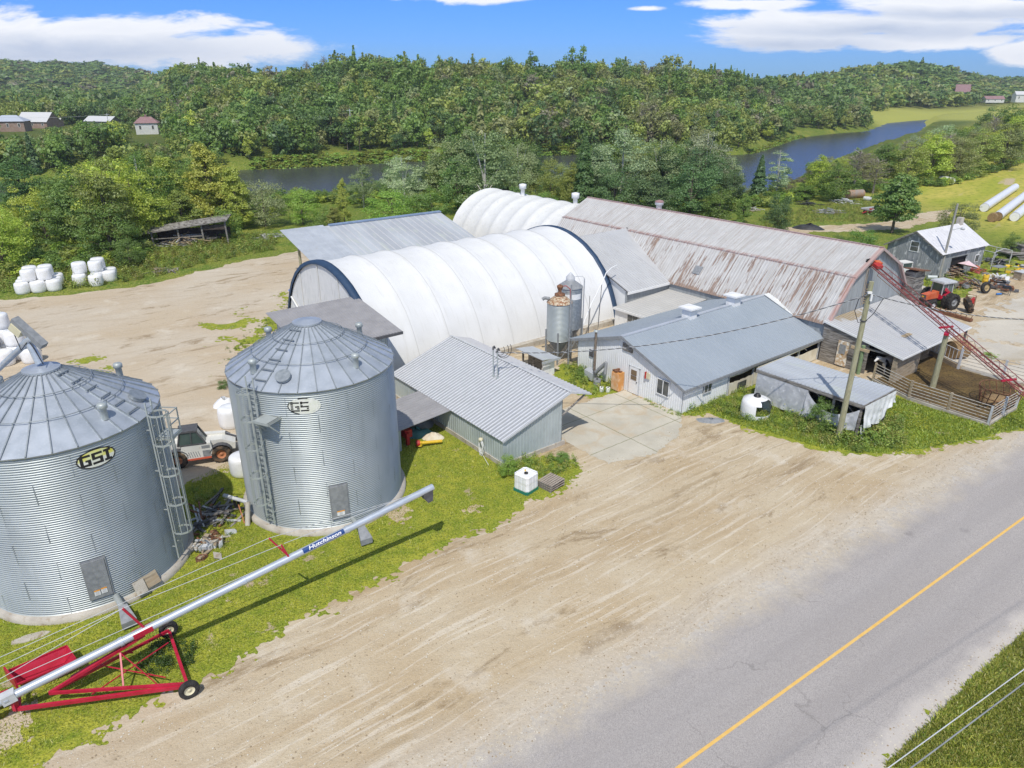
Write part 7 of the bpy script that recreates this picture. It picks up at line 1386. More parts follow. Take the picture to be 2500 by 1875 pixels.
q = at(1873, 434); T = local_thing('drum', 'pale drum lying right of the rusty tank', 'drum', q, R(-30)); m = MB(); m.tube([(-.7, 0, .4), (.7, 0, .4)], .42, 14); T.part('shell', m, lgrey); m = MB(); m.box(-.5, .5, -.3, .3, 0, .08); T.part('skid', m, old_wood)
heap('silage_mound', 'low mound covered in black plastic beyond the gambrel barn', 'silage mound', at(1745, 494), 2.6, 1.3, .75, mat('black_plastic_cover', (.02, .02, .022), (.05, .05, .055), rough=.6, scale=2, bump=.5, bscale=3), 8, R(-20))
# ------------------------------------------------------------------ far houses
def house(name, label, cat, x, y, w, d, hw, hr, rz, wm, rm, hip=False, chim=False, z=None):
    z = float(height(x, y)) if z is None else z; T = local_thing(name, label, cat, (x, y, z - .2), rz); m = MB(); m.box(-w / 2, w / 2, -d / 2, d / 2, 0, hw)
    if not hip: m.extr([(-w / 2, -d / 2, hw), (-w / 2, d / 2, hw), (-w / 2, 0, hw + hr - .1)], (.1, 0, 0)); m.extr([(w / 2 - .1, -d / 2, hw), (w / 2 - .1, d / 2, hw), (w / 2 - .1, 0, hw + hr - .1)], (.1, 0, 0))
    T.part('wall', m, wm); m = MB(); o = .5; i_ = w * .32 if hip else 0; a_ = [(-w / 2 - o, -d / 2 - o, hw - .15), (w / 2 + o, -d / 2 - o, hw - .15), (w / 2 + o, d / 2 + o, hw - .15), (-w / 2 - o, d / 2 + o, hw - .15)]; r0 = (-w / 2 - o + i_, 0, hw + hr); r1 = (w / 2 + o - i_, 0, hw + hr)
    m.add(a_ + [r0, r1], [(0, 1, 5, 4), (2, 3, 4, 5), (3, 0, 4), (1, 2, 5)] if hip else [(0, 1, 5, 4), (2, 3, 4, 5)]); rf = T.part('roof', m, rm)
    if chim: m = MB(); m.box(-.4, .4, -.4, .4, hw + hr - .6, hw + hr + .8); T.part('chimney', m, brick_red, rf)
    for x_ in ([-w * .28, w * .28] if w < 12 else [-w * .35, 0, w * .35]): m = MB(); m.box(x_ - .5, x_ + .5, -d / 2 - .06, -d / 2 - .01, hw * .45, hw * .8); f_ = T.part('window_frame', m, white_p); m = MB(); m.box(x_ - .38, x_ + .38, -d / 2 - .09, -d / 2 - .06, hw * .48, hw * .77); T.part('pane', m, glass, f_)
    return T
wood_red = mat('red_barn_boards', (.30, .20, .16), (.38, .29, .24), rough=.9, scale=1)
pale = mat('far_pale_roof', (.60, .60, .60), rough=.5)
def hp(px_, py_, Y): q = at_y(px_, py_, Y); return q.x, q.y
x, y = hp(84, 262, 360); house('far_barn', 'distant old barn with pale top roof and brown lower roof beyond the river', 'barn', x, y, 15, 9, 3.2, 4.0, R(-8), wood_red, pale)
m = MB(); 
x, y = hp(30, 290, 335); house('far_house', 'distant two storey house with bluish roof at the left edge', 'house', x, y, 13, 8, 4.6, 2.3, R(12), wood_red, mat('bluish_roof', (.46, .50, .58), rough=.5), hip=True)
x, y = hp(118, 272, 372); house('far_shed', 'distant small brown shed right of the old barn', 'shed', x, y, 7, 5, 2.6, 1.3, R(5), wood_red, pale)
x, y = hp(222, 262, 380); house('far_barn', 'distant low grey barn with white roof among the left trees', 'barn', x, y, 16, 7, 2.4, 2.2, R(-18), old_wood, pale)
x, y = hp(322, 292, 318); house('far_house', 'distant white house with faded red hip roof and chimney', 'house', x, y, 8.5, 8, 4.8, 2.2, R(20), house_white, brick_red, hip=True, chim=True, z=float(height(x, y)))
x, y = hp(2078, 200, 760); house('far_house', 'distant house with steep dark red roof on the right hill', 'house', x, y, 12, 9, 5.0, 7.0, R(-25), house_white, brick_red, z=at_y(2078, 203, 760).z - 3)
x, y = hp(2145, 215, 700); house('far_house', 'distant low red roofed house left of the white one', 'house', x, y, 16, 8, 3.2, 2.5, R(-5), house_white, brick_red, z=at_y(2145, 216, 700).z - 2)
x, y = hp(2205, 208, 640); house('far_house', 'distant white house at the right edge above the trees', 'house', x, y, 10, 8, 6, 2.6, R(-10), house_white, pale, z=at_y(2205, 212, 640).z - 3)
for i, (px_, py_, py2, Y, lb) in enumerate(((230, 245, 300, 305, 'thin grey utility pole left of the white roofed barn beyond the river'), (755, 235, 300, 262, 'slim pale utility pole among trees above the left river bend'), (1560, 258, 290, 330, 'distant pale pole in the woods above the right river bend'))):
    q = at_y(px_, py_, Y); g0_ = float(height(q.x, q.y)); T = Thing('far_utility_pole', lb, 'utility pole', q.x, q.y, g0_, farm=False); m = MB(); m.tube([(q.x, q.y, g0_), (q.x, q.y, q.z)], .12, 8); T.part('pole', m, lgrey); m = MB(); m.bar((q.x - 1.1, q.y, q.z - .5), (q.x + 1.1, q.y, q.z - .5), .1); T.part('cross_arm', m, lgrey)
q0 = at_y(-60, 250, 305); q1_ = at_y(233, 247, 305); q3 = at_y(755, 237, 262)
wire('far_power_line', 'faint upper power line crossing before the left houses', q0, q1_, 1.0, .035, lgrey, twist=False)

for i, (x_, y_, lb, ms_, r_, h_, s_) in enumerate(((46.9, 75.6, 'low rusty machine parts in the grass left of the tractor cab', [rusty, dgrey, orange], 1.1, .5, 71), (49.5, 76.4, 'grey and rusty scrap behind the orange tractor cab', [rusty, mgrey, dgrey, old_wood], 1.3, .7, 72), (56.2, 80.0, 'pale planks and dark bins left of the plank crate', [lgrey, dgrey, white_p, wood_dirty], 1.4, .7, 73), (62.4, 84.5, 'white boxes and scrap at the far right beyond the table', [white_p, lgrey, dgrey, yellow], 1.6, .6, 74), (55.4, 83.8, 'orange and grey scrap under the workshop window', [orange, mgrey, rusty, red2], 1.2, .7, 75), (44.9, 79.6, 'white and grey junk between the barn corner and workshop', [white_p, lgrey, mgrey, blue], 1.1, .8, 76), (43.0, 75.2, 'black tubs and rusty parts beside the brown slatted tower', [black, rusty, dgrey], 1.0, .5, 77), (53.6, 75.4, 'rusty cultivator pieces behind the upright wheel', [rusty, dgrey], 1.2, .6, 78), (57.0, 89.6, 'dark lumber stack behind the frame shelter', [old_wood, dgrey], 1.7, .8, 79), (63.0, 81.0, 'grey machinery scrap cut by the right edge', [mgrey, rusty, lgrey], 1.3, .8, 80))):
    scrap('scrap_heap', lb, 'scrap heap', x_, y_, r_, 36, ms_, h_, s_)
# ------------------------------------------------------------------ vegetation
def unit(v): return v / np.maximum(np.linalg.norm(v, axis=1, keepdims=True), 1e-9)
def leaf_quads(c, size, out, rng, asp=.62, flat=.45, rnd=.55):
    n = len(c); nr = unit(rng.normal(size=(n, 3)) * rnd + out * 1.0 + np.array([0, 0, flat])); a = unit(np.cross(nr, rng.normal(size=(n, 3)))); b = np.cross(nr, a); s = size[:, None] * .5
    V = np.stack([c - a * s, c + b * s * asp - a * s * .1, c + a * s, c - b * s * asp - a * s * .1], 1).reshape(-1, 3); F = np.arange(4 * n).reshape(n, 4); return V, F
def tube_np(p, q, r0, r1, n=6):
    p, q = np.array(p, float), np.array(q, float); d = q - p; d /= np.linalg.norm(d); x = np.cross(d, [0.3, .2, 1.0] if abs(d[2]) < .9 else [1.0, 0, 0]); x /= np.linalg.norm(x); y = np.cross(d, x); t = np.linspace(0, 2 * math.pi, n, endpoint=False)
    ring = np.cos(t)[:, None] * x + np.sin(t)[:, None] * y; V = np.concatenate([p + ring * r0, q + ring * r1]); F = np.array([(i, (i + 1) % n, n + (i + 1) % n, n + i) for i in range(n)]); return V, F
def join(parts):
    Vs, Fs, k = [], [], 0
    for V, F in parts: Vs.append(V); Fs.append(F + k); k += len(V)
    return np.concatenate(Vs), np.concatenate(Fs)
def crown_broad(seed, n, ls, ncl=34, rx=.36, z0=.16, z1=1.0, sph=.75, clr=(.085, .14), top=0.0):
    rng = np.random.default_rng(seed); d = unit(rng.normal(size=(ncl, 3))); rad = rng.uniform(.25, 1, ncl) ** .55; lob = 1 + .22 * np.sin(d[:, 0] * 4 + seed) * np.cos(d[:, 1] * 5 + seed * 2)
    zc = (z0 + z1) / 2; hz = (z1 - z0) / 2 * .86; C_ = np.stack([d[:, 0] * rx * rad * lob * .82, d[:, 1] * rx * rad * lob * .82, zc + d[:, 2] * hz * rad], 1)
    tap = 1 - top * np.clip((C_[:, 2] - z0) / (z1 - z0), 0, 1); C_[:, :2] *= tap[:, None]
    cr = rng.uniform(*clr, ncl) * (.6 + .4 * tap); k = rng.integers(0, ncl, n); dd = unit(rng.normal(size=(n, 3))); dd[:, 2] = np.where(dd[:, 2] < -.2, dd[:, 2] * .35, dd[:, 2]); r = rng.uniform(.45, 1.0, n) ** .5 * (1 + .18 * rng.normal(size=n))
    c = C_[k] + dd * (cr[k] * r)[:, None] * np.array([1, 1, .8]); c[:, 2] = np.maximum(c[:, 2], .02); out = unit(dd + .5 * unit(c - np.array([0, 0, zc]))); return leaf_quads(c, ls * rng.uniform(.7, 1.35, n), out, rng), C_
def crown_cone(seed, n, ls, rx=.22, z0=.05, layers=16, droop=.12, fluffy=.5):
    rng = np.random.default_rng(seed); t = rng.uniform(0, 1, n) ** .75; z = 1 - t * (1 - z0); lay = np.floor(t * layers) / layers; ang = rng.uniform(0, 2 * math.pi, n); br = np.floor(ang / (2 * math.pi) * 9) + lay * 37; jag = .72 + .32 * np.sin(br * 12.9898) ** 2 + .12 * rng.normal(size=n) * fluffy
    R_ = rx * (t ** .8 * .98 + .02) * jag; rr = R_ * rng.uniform(.25, 1, n) ** .5; c = np.stack([np.cos(ang) * rr, np.sin(ang) * rr, z - droop * rr + rng.normal(size=n) * .008], 1); out = unit(np.stack([np.cos(ang), np.sin(ang), np.full(n, .35)], 1)); return leaf_quads(c, ls * rng.uniform(.6, 1.3, n), out, rng, asp=.45 if fluffy < .5 else .6)
def trunk_mesh(name, h, r, C_=None, m=bark, nl=7, seed=0, split=.25):
    parts = [tube_np((0, 0, -.03), (0, 0, h * split), r * 1.25, r), tube_np((0, 0, h * split), (.01, .01, h), r, r * .35)]
    if C_ is not None:
        idx = np.argsort(-C_[:, 2])[::max(1, len(C_) // nl)][:nl]
        for i in idx:
            c = C_[i]; z = max(split * h, c[2] * .45); parts.append(tube_np((0, 0, min(z, h * .9)), c, r * .5, r * .12, 5))
    V, F = join(parts); return bigmesh(name, V, F, m, smooth=True)
PROTO = {}
def proto(key, name, crown, trunk): PROTO[key] = (name, bigmesh('crown_' + key, crown[0], crown[1], fol), trunk)
def mk(key, name, seed, n, ls, m=bark, h=.8, r=.018, **kw):
    (V, F), C_ = crown_broad(seed, n, ls, **kw); proto(key, name, (V, F), trunk_mesh('trunk_' + key, h, r, C_, m, seed=seed))
NL = 9000
mk('broad1', 'broadleaf_tree', 1, NL, .027, ncl=60, rx=.48, z0=.0, clr=(.08, .13)); mk('broad2', 'broadleaf_tree', 2, NL, .026, ncl=54, rx=.44, z0=-.02, clr=(.08, .15), top=.35); mk('broad3', 'broadleaf_tree', 3, NL, .025, ncl=60, rx=.54, z0=-.06, clr=(.08, .13))
mk('olive1', 'cedar_tree', 8, NL + 3000, .024, ncl=80, rx=.50, z0=-.08, top=.85, clr=(.07, .10)); mk('olive2', 'cedar_tree', 9, NL + 3000, .024, ncl=76, rx=.46, z0=-.08, top=.78, clr=(.07, .10))
mk('poplar1', 'poplar_tree', 4, NL, .020, m=bark_pale, ncl=70, rx=.44, z0=-.02, clr=(.06, .10), top=.2, h=.88, r=.014); mk('poplar2', 'poplar_tree', 5, 4200, .019, m=bark_pale, ncl=40, rx=.20, z0=.12, clr=(.04, .07), h=.95, r=.010)
mk('bush1', 'shrub', 6, 7000, .036, ncl=34, rx=.62, z0=-.15, clr=(.14, .22), h=.5); mk('bush2', 'shrub', 7, 7000, .034, ncl=40, rx=.75, z0=-.2, clr=(.14, .2), h=.5)
proto('spruce', 'spruce_tree', crown_cone(11, 6500, .045, rx=.19, droop=.25, fluffy=.3), trunk_mesh('trunk_spruce', .95, .014))
(Vp, Fp), Cp = crown_broad(13, 7500, .040, ncl=30, rx=.42, z0=.12, clr=(.07, .12), top=.25); (Vp, Fp), Cp = crown_broad(13, 9500, .034, ncl=90, rx=.46, z0=.0, clr=(.07, .11), top=.55); proto('pine', 'pine_tree', (Vp, Fp), trunk_mesh('trunk_pine', .9, .02, Cp))
def dead(seed, n=70):
    rng = np.random.default_rng(seed); parts = [tube_np((0, 0, 0), (0, 0, .55), .016, .010), tube_np((0, 0, .55), (.02, 0, .95), .010, .004)]
    for i in range(n):
        z = rng.uniform(.25, .92); a = rng.uniform(0, 6.28); L = rng.uniform(.06, .26) * (1.1 - z * .6); p = np.array([0, 0, z]); q = p + np.array([math.cos(a) * L, math.sin(a) * L, L * rng.uniform(.1, .9)]); parts.append(tube_np(p, q, .005, .002, 4))
        for j in range(3): a2 = a + rng.normal() * .8; s = p + (q - p) * rng.uniform(.4, 1); parts.append(tube_np(s, s + np.array([math.cos(a2), math.sin(a2), rng.uniform(0, 1)]) * L * .45, .003, .0012, 3)) if False else parts.append(tube_np(s, s + np.array([math.cos(a2), math.sin(a2), rng.uniform(0, 1)]) * L * .45, .003, .0015, 4))
    return join(parts)
Vd, Fd = dead(5); twig = mat('dead_twigs', (.30, .25, .22), (.40, .35, .31), rough=.95, scale=5); rngd = np.random.default_rng(3); (Vl, Fl), _ = crown_broad(15, 1400, .02, ncl=26, rx=.26, z0=.3, clr=(.06, .1))
PROTO['dead'] = ('dead_tree', bigmesh('crown_dead', Vl, Fl, fol), bigmesh('branches_dead', Vd, Fd, twig, smooth=True))
# simpler ones for the far bank
NF = 1500
mk('far1', 'broadleaf_tree', 21, NF, .058, ncl=26, rx=.42, clr=(.10, .16)); mk('far2', 'broadleaf_tree', 22, NF, .056, ncl=26, rx=.34, top=.3, clr=(.09, .14)); mk('far3', 'broadleaf_tree', 23, NF, .06, ncl=26, rx=.5, z0=.05, clr=(.10, .16))
proto('farspruce', 'spruce_tree', crown_cone(24, 1500, .075, rx=.19, droop=.2, fluffy=.3), trunk_mesh('trunk_farspruce', .9, .014)); mk('farpale', 'birch_tree', 25, 900, .05, m=bark_pale, ncl=16, rx=.26, z0=.35, clr=(.08, .12), h=.95, r=.016)
G = {'yg': (.185, .225, .020), 'gr': (.075, .125, .018), 'md': (.072, .118, .025), 'dk': (.050, .088, .024), 'ol': (.125, .150, .026), 'oy': (.165, .180, .024), 'sv': (.165, .205, .115), 'gy': (.125, .155, .065), 'bg': (.110, .175, .020), 'br': (.105, .100, .062), 'dp': (.055, .095, .032), 'ok': (.12, .13, .045)}
G = {k_: tuple(min(.7, x * kk) for x, kk in zip(v_, (2.75, 2.7, 2.5))) for k_, v_ in G.items()}
def jitter(c, r, a=.14): k = 1 + r.uniform(-a, a); return tuple(max(.01, x * k * (1 + r.uniform(-.06, .06))) for x in c)
def plant_tree(key, x, y, z, h, w, col, label, cat, group, rnd):
    name, cm, tm = PROTO[key]; e = emp(name, (x, y, z), rnd.uniform(0, 6.28)); e.scale = (w, w, h); tag(e, label, cat, group)
    o = mobj('crown', cm, e); o.color = (*jitter(col, rnd), 1)
    mobj('trunk', tm, e); return e
rt = random.Random(77)
# (pixel x, pixel y of the top, world depth, half width in pixels, kind, colour, label)
TREES = [
 (-30, 440, 84, 75, 'broad3', 'yg', 'yellow green bushy tree cut by the left edge behind the bales'), (45, 395, 98, 60, 'broad1', 'yg', 'yellow green tree at the left edge with reddish lower leaves'), (25, 330, 128, 60, 'broad2', 'dk', 'dark tree behind the yellow green tree at the left edge'),
 (130, 350, 101, 85, 'broad2', 'gr', 'large pale green tree behind the left bale stack'), (215, 335, 97, 95, 'broad1', 'yg', 'broad yellowish tree behind the right bale stack'), (215, 430, 90, 78, 'broad3', 'gr', 'rounded green tree just left of the woodshed'), (60, 500, 88, 60, 'bush2', 'md', 'dark shrub behind the left bale stack'), (268, 510, 86, 38, 'broad3', 'gr', 'bushy green tree in front of the woodshed end'),
 (240, 300, 122, 80, 'olive2', 'ol', 'olive tree rising behind the broad yellowish tree'), (345, 320, 118, 65, 'olive2', 'oy', 'olive yellow tree left of the tallest cone'), (430, 285, 113, 85, 'olive1', 'oy', 'tall olive yellow conical tree behind the woodshed'), (495, 345, 110, 55, 'olive2', 'oy', 'smaller olive cone right of the tallest cone'), (380, 400, 106, 70, 'olive1', 'ol', 'dense olive tree directly behind the woodshed roof'),
 (560, 385, 112, 62, 'broad3', 'gy', 'grey green rounded tree left of the bright green shrubs'), (480, 445, 103, 40, 'bush1', 'bg', 'bright green shrub at the right end of the woodshed'), (645, 402, 114, 50, 'broad3', 'bg', 'bright green low tree below the dark water'), (690, 440, 110, 45, 'bush2', 'gr', 'green shrub right of the bright low tree'), (735, 372, 112, 26, 'olive1', 'oy', 'narrow yellow cedar below the river bend'), (778, 345, 130, 38, 'poplar1', 'gy', 'grey green willow right of the narrow yellow cedar'),
 (720, 440, 106, 35, 'olive2', 'ol', 'olive shrubby tree at the foot of the narrow cedar'), (868, 325, 128, 62, 'poplar1', 'sv', 'silvery tree left of the big silver poplar'), (845, 405, 112, 70, 'broad3', 'bg', 'green tree with orange tinged top behind the open shed'), (930, 400, 110, 55, 'broad1', 'gr', 'green tree behind the open shed roof ridge'), (1045, 262, 122, 95, 'poplar1', 'gy', 'big silver green poplar behind the smaller fabric barn'), (985, 330, 125, 55, 'broad1', 'md', 'dark tree left of the big silver poplar'),
 (1120, 300, 128, 55, 'poplar1', 'gy', 'silver green tree right of the big silver poplar'), (1110, 400, 112, 55, 'broad2', 'md', 'dark tree right behind the small fabric barn'), (1190, 335, 132, 40, 'broad3', 'ol', 'olive low tree before the green clearing'), (1175, 410, 116, 40, 'broad3', 'gr', 'green shrubby tree behind the far roof vent'), (1266, 285, 126, 30, 'spruce', 'dk', 'dark spruce between the silver poplars'), (1235, 345, 128, 30, 'broad2', 'ol', 'olive tree left of the dark spruce'),
 (1350, 262, 132, 75, 'poplar1', 'sv', 'tall silver poplar right of the dark spruce'), (1330, 350, 120, 60, 'broad1', 'dp', 'dark tree below the tall silver poplar'), (1430, 285, 135, 60, 'poplar1', 'gy', 'grey green poplar second right of the spruce'), (1535, 268, 138, 62, 'poplar1', 'sv', 'silver poplar at the left end of the right river bend'), (1500, 345, 122, 75, 'broad1', 'dp', 'dark dense tree behind the gambrel barn roof'), (1410, 370, 118, 60, 'broad2', 'dp', 'dark tree behind the gambrel barn far end'), (1585, 330, 140, 28, 'poplar1', 'sv', 'small silver poplar touching the water on the left'), (1560, 395, 112, 45, 'broad2', 'gr', 'green rounded tree above the barn ridge'), (1612, 415, 115, 22, 'broad2', 'gr', 'small green tree at the near river bank'),
 (1648, 335, 138, 22, 'spruce', 'dp', 'slim dark spruce standing against the water'), (1690, 318, 140, 34, 'poplar2', 'sv', 'tall thin pale poplar standing against the water'), (1690, 412, 107, 34, 'bush1', 'dk', 'dark round pine shrub in the meadow behind the barn'), (1742, 395, 140, 30, 'broad2', 'gr', 'green tree right of the thin poplar'), (1775, 330, 146, 32, 'broad2', 'yg', 'light green tree before the wide water'), (1815, 350, 138, 52, 'broad1', 'gr', 'dense green tree above the meadow scrap heap'), (1860, 320, 150, 45, 'dead', 'br', 'bare grey branched tree left of the pine'), (1900, 340, 148, 40, 'dead', 'ok', 'half dead grey tree behind the rusty tank'),
 (1955, 365, 107, 62, 'pine', 'md', 'large dark pine standing alone in the meadow'), (1925, 305, 165, 45, 'broad2', 'gr', 'green tree behind the large pine'), (1975, 300, 160, 45, 'broad1', 'ol', 'olive green tree behind the large pine on the right'), (2030, 285, 165, 50, 'broad2', 'yg', 'light green tree above the short white bale row'), (2085, 290, 170, 50, 'broad3', 'ok', 'dull green tree right of the short white bale row'), (2135, 270, 180, 48, 'broad1', 'ol', 'olive tree along the hay field edge'), (2190, 262, 190, 50, 'broad2', 'ok', 'brownish green tree where the hay field edge leaves the picture'), (2150, 225, 260, 40, 'broad1', 'md', 'dark tree above the hay field edge near the right side'), (2212, 215, 230, 48, 'broad1', 'gr', 'tall green tree at the upper right edge'), (2050, 262, 215, 45, 'poplar1', 'sv', 'silvery tree beside the far water'), (1990, 285, 200, 40, 'poplar1', 'sv', 'small silvery tree below the far water'),
 (1868, 492, 92, 44, 'bush1', 'gr', 'green shrub tree left of the workshop gable'), (1810, 505, 97, 34, 'bush2', 'md', 'low dark shrub beside the meadow track'), (2083, 432, 104, 52, 'broad3', 'ok', 'apple tree with red fruit behind the workshop'), (2195, 500, 92, 22, 'bush1', 'gr', 'small shrub in the grass below the long bale rows'), (1655, 495, 98, 35, 'bush1', 'bg', 'bright green bushes right behind the barn roof'), (1590, 470, 104, 40, 'bush2', 'gr', 'green bushes behind the middle of the barn ridge')]
used = []
for (px_, py_, Y, hw_, key, col, lb) in TREES:
    q = at_y(px_, py_, Y); z = float(height(q.x, Y)) - .1; h = q.z - z; wpx = hw_ * Y / 1640.0; rx = {'broad1': .50, 'broad2': .42, 'broad3': .56, 'olive1': .46, 'olive2': .44, 'poplar1': .44, 'poplar2': .22, 'bush1': .68, 'bush2': .8, 'spruce': .19, 'pine': .44, 'dead': .3}[key]
    nm = PROTO[key][0].replace('_', ' '); plant_tree(key, q.x, Y, z, h, wpx / rx * 1.1, G[col], lb, 'shrub' if nm == 'shrub' else nm, None, rt); used.append((q.x, Y, wpx))
LX = [-60, 0, 55, 130, 230, 300, 420, 500, 540, 570, 640, 700, 735, 770, 800, 830, 870, 930, 960, 1040, 1130, 1150, 1200, 1240, 1265, 1300, 1350, 1420, 1520, 1590, 1605, 1640, 1660, 1700, 1730, 1760, 1800, 1850, 1900, 1950, 2000, 2050, 2110, 2160, 2212, 2400]
LY = [400, 410, 425, 350, 310, 300, 290, 350, 392, 408, 430, 430, 385, 350, 405, 350, 325, 350, 280, 262, 275, 338, 338, 338, 290, 285, 268, 280, 275, 310, 415, 410, 420, 400, 390, 338, 322, 312, 312, 300, 285, 270, 262, 240, 228, 215]
BX = [-60, 285, 300, 500, 620, 1000, 1600, 1700, 1760, 1900, 2000, 2050, 2212, 2400]; BYv = [590, 560, 500, 490, 440, 430, 455, 438, 422, 410, 400, 402, 346, 300]
fx = random.Random(5); cnt = 0
PAL = [(['gr', 'yg', 'md', 'ol', 'gr'], -200, 330), (['oy', 'ol', 'gr', 'gy', 'bg'], 330, 700), (['gr', 'gy', 'md', 'ol', 'dk'], 700, 1250), (['md', 'dp', 'gy', 'gr', 'dk'], 1250, 1660), (['gr', 'ok', 'ol', 'gy', 'yg', 'br'], 1660, 2600)]
while cnt < 360:
    px_ = fx.uniform(-150, 2330) if cnt < 285 else fx.uniform(1880, 2330); by = np.interp(px_, BX, BYv); ty = np.interp(px_, LX, LY); g0_ = at(px_, by); r_ = at_y(px_, 300, 1.0).x
    y0 = g0_.y + 2; x = r_ * y0; ny = float(near_y(x)) - 2; y1 = max(y0 + 3, float(near_y(r_ * ny)) - 2); y1 = min(y1, y0 + (150 if px_ > 1850 else 60)); Y = y0 + (y1 - y0) * fx.random() ** .8; q = at_y(px_, ty + (fx.uniform(-2, 30) if px_ > 1745 else fx.uniform(6, 60)), Y); z = float(height(q.x, Y)); h = min(q.z - z, 15)
    if h < 1.6: h = fx.uniform(1.5, 2.5)
    if 275 < px_ < 345 and Y < 101: continue
    if any((q.x - u[0]) ** 2 + (Y - u[1]) ** 2 < 4.0 for u in used): cnt += .2; continue
    cols = [c for c, a_, b_ in PAL if a_ <= px_ < b_][0]; col = fx.choice(cols); dull = col in ('br',)
    key = fx.choice(['bush1', 'bush2']) if h < 4.5 else ('dead' if dull and h > 5 else fx.choice(['broad1', 'broad2', 'broad3', 'olive2' if col in ('ol', 'oy') else 'poplar1']))
    side = 'left' if px_ < 620 else ('middle' if px_ < 1600 else 'right'); nm = PROTO[key][0].replace('_', ' '); w_ = h * fx.uniform(.75, 1.05) if h >= 4.5 else h * fx.uniform(1.0, 1.5)
    plant_tree(key, q.x, Y, z - .1, h, w_, G[col], f'{nm} in the dense woods on the near river bank, {side} side', 'shrub' if nm == 'shrub' else nm, f'near bank {nm}s, {side}', fx); used.append((q.x, Y, w_ * .3)); cnt += 1
# far bank: single trees along the shore, the rest of the forest as one mass
HOUSES = [(hp(84, 262, 360), 24), (hp(30, 290, 335), 20), (hp(118, 272, 372), 12), (hp(222, 262, 380), 20), (hp(322, 292, 318), 13), (hp(2078, 200, 760), 22), (hp(2145, 215, 700), 16), (hp(2205, 208, 640), 16)]
HB = [(84, 282), (30, 300), (118, 283), (222, 270), (322, 315), (2078, 208), (2145, 219), (2205, 216)]
def clear_h(x, y, h):
    """trees before a house stay below the line of sight to its lower walls"""
    for k_, (((hx, hy), w_), (px_, py_)) in enumerate(zip(HOUSES, HB)):
        if k_ > 4 and y < hy - 110: continue
        if abs(x / y * hy - hx) < w_ * .62 + 2 and y < hy + w_ * .7:
            if y > hy - 8: return 0
            q = at_y(px_, py_ - 13, hy); h = min(h, CAMH + (q.z - CAMH) * y / hy - float(height(x, y)))
    return h
fb = random.Random(8); cnt = 0; tries = 0
while cnt < 125 and tries < 3000:
    tries += 1; x = fb.uniform(-175, 330); fy = float(far_y(x)); row = fb.random(); y = fy + 7 + row * 30
    if abs(x / y) > .78: continue
    if x > 215 and y < fy + 60: continue
    if -72 < x < -40 and y < fy + 12: continue
    if any((x - u[0]) ** 2 + (y - u[1]) ** 2 < 11 for u in used): continue
    h = fb.uniform(6.5, 10.0) + row * 4
    h = clear_h(x, y, h)
    if h < 2: continue
    k_ = fb.random(); key = 'farspruce' if k_ < .13 else ('farpale' if k_ < .21 else ('dead' if k_ < .27 else fb.choice(['far1', 'far2', 'far3']))); cols = {'farspruce': ['dk', 'dp', 'br'], 'farpale': ['gr', 'gy'], 'dead': ['br', 'ok']}.get(key, ['gr', 'md', 'gr', 'ol', 'gy', 'dk', 'yg', 'md', 'ok']); col = fb.choice(cols)
    if key == 'farspruce': h *= 1.2
    side = 'left of the small fabric barn' if x < 0 else ('behind the barns' if x < 75 else 'above the right river bend'); nm = PROTO[key][0].replace('_', ' ')
    plant_tree(key, x, y, float(height(x, y)) - .2, h, h * fb.uniform(.7, 1.0), G[col], f'one of the {nm}s lining the far river bank {side}', nm, f'far bank {nm}s, {side}', fb); used.append((x, y, 2)); cnt += 1
def mass(name, label, cat, pts, protos, mats_=None):
    """many trees as one mesh: pts rows are x, y, z, width, height, r, g, b, prototype"""
    Vs, Fs, As, k = [], [], [], 0; rng = np.random.default_rng(4)
    for pi_, (V, F) in enumerate(protos):
        sel = pts[pts[:, 8] == pi_]
        if not len(sel): continue
        a = rng.uniform(0, 6.28, len(sel)); ca, sa = np.cos(a)[:, None], np.sin(a)[:, None]; X_ = (V[None, :, 0] * ca - V[None, :, 1] * sa) * sel[:, 3:4] + sel[:, 0:1]; Y_ = (V[None, :, 0] * sa + V[None, :, 1] * ca) * sel[:, 3:4] + sel[:, 1:2]; Z_ = V[None, :, 2] * sel[:, 4:5] + sel[:, 2:3]
        Vs.append(np.stack([X_, Y_, Z_], 2).reshape(-1, 3)); n = len(V); Fs.append((F[None] + (np.arange(len(sel)) * n)[:, None, None]).reshape(-1, F.shape[1]) + k); As.append(np.repeat(sel[:, 5:8], n, 0)); k += n * len(sel)
    me = bigmesh(name, np.concatenate(Vs), np.concatenate(Fs), fol_a, attr=np.concatenate(As)); return tag(mobj(name, me), label, cat, kind='stuff')
def lowp(seed, n, ls, **kw): return crown_broad(seed, n, ls, **kw)[0]
LOWP = [lowp(31, 360, .105, ncl=18, rx=.46, z0=.0, clr=(.13, .19)), lowp(32, 360, .10, ncl=18, rx=.42, z0=.0, top=.25, clr=(.12, .18)), crown_cone(33, 200, .13, rx=.22, droop=.2), lowp(34, 90, .21, ncl=8, rx=.5, z0=.0, clr=(.16, .24)), crown_cone(35, 70, .2, rx=.24, droop=.2)]
rng = np.random.default_rng(12); rows = []
COLS = {'mid': [('ol', .27), ('oy', .05), ('gr', .20), ('md', .13), ('ok', .15), ('br', .05), ('dk', .05), ('gy', .1)], 'left': [('gr', .28), ('md', .28), ('dk', .10), ('ol', .1), ('ok', .10), ('br', .04)], 'right': [('md', .3), ('gr', .26), ('dk', .10), ('ok', .14), ('ol', .12), ('br', .03)]}
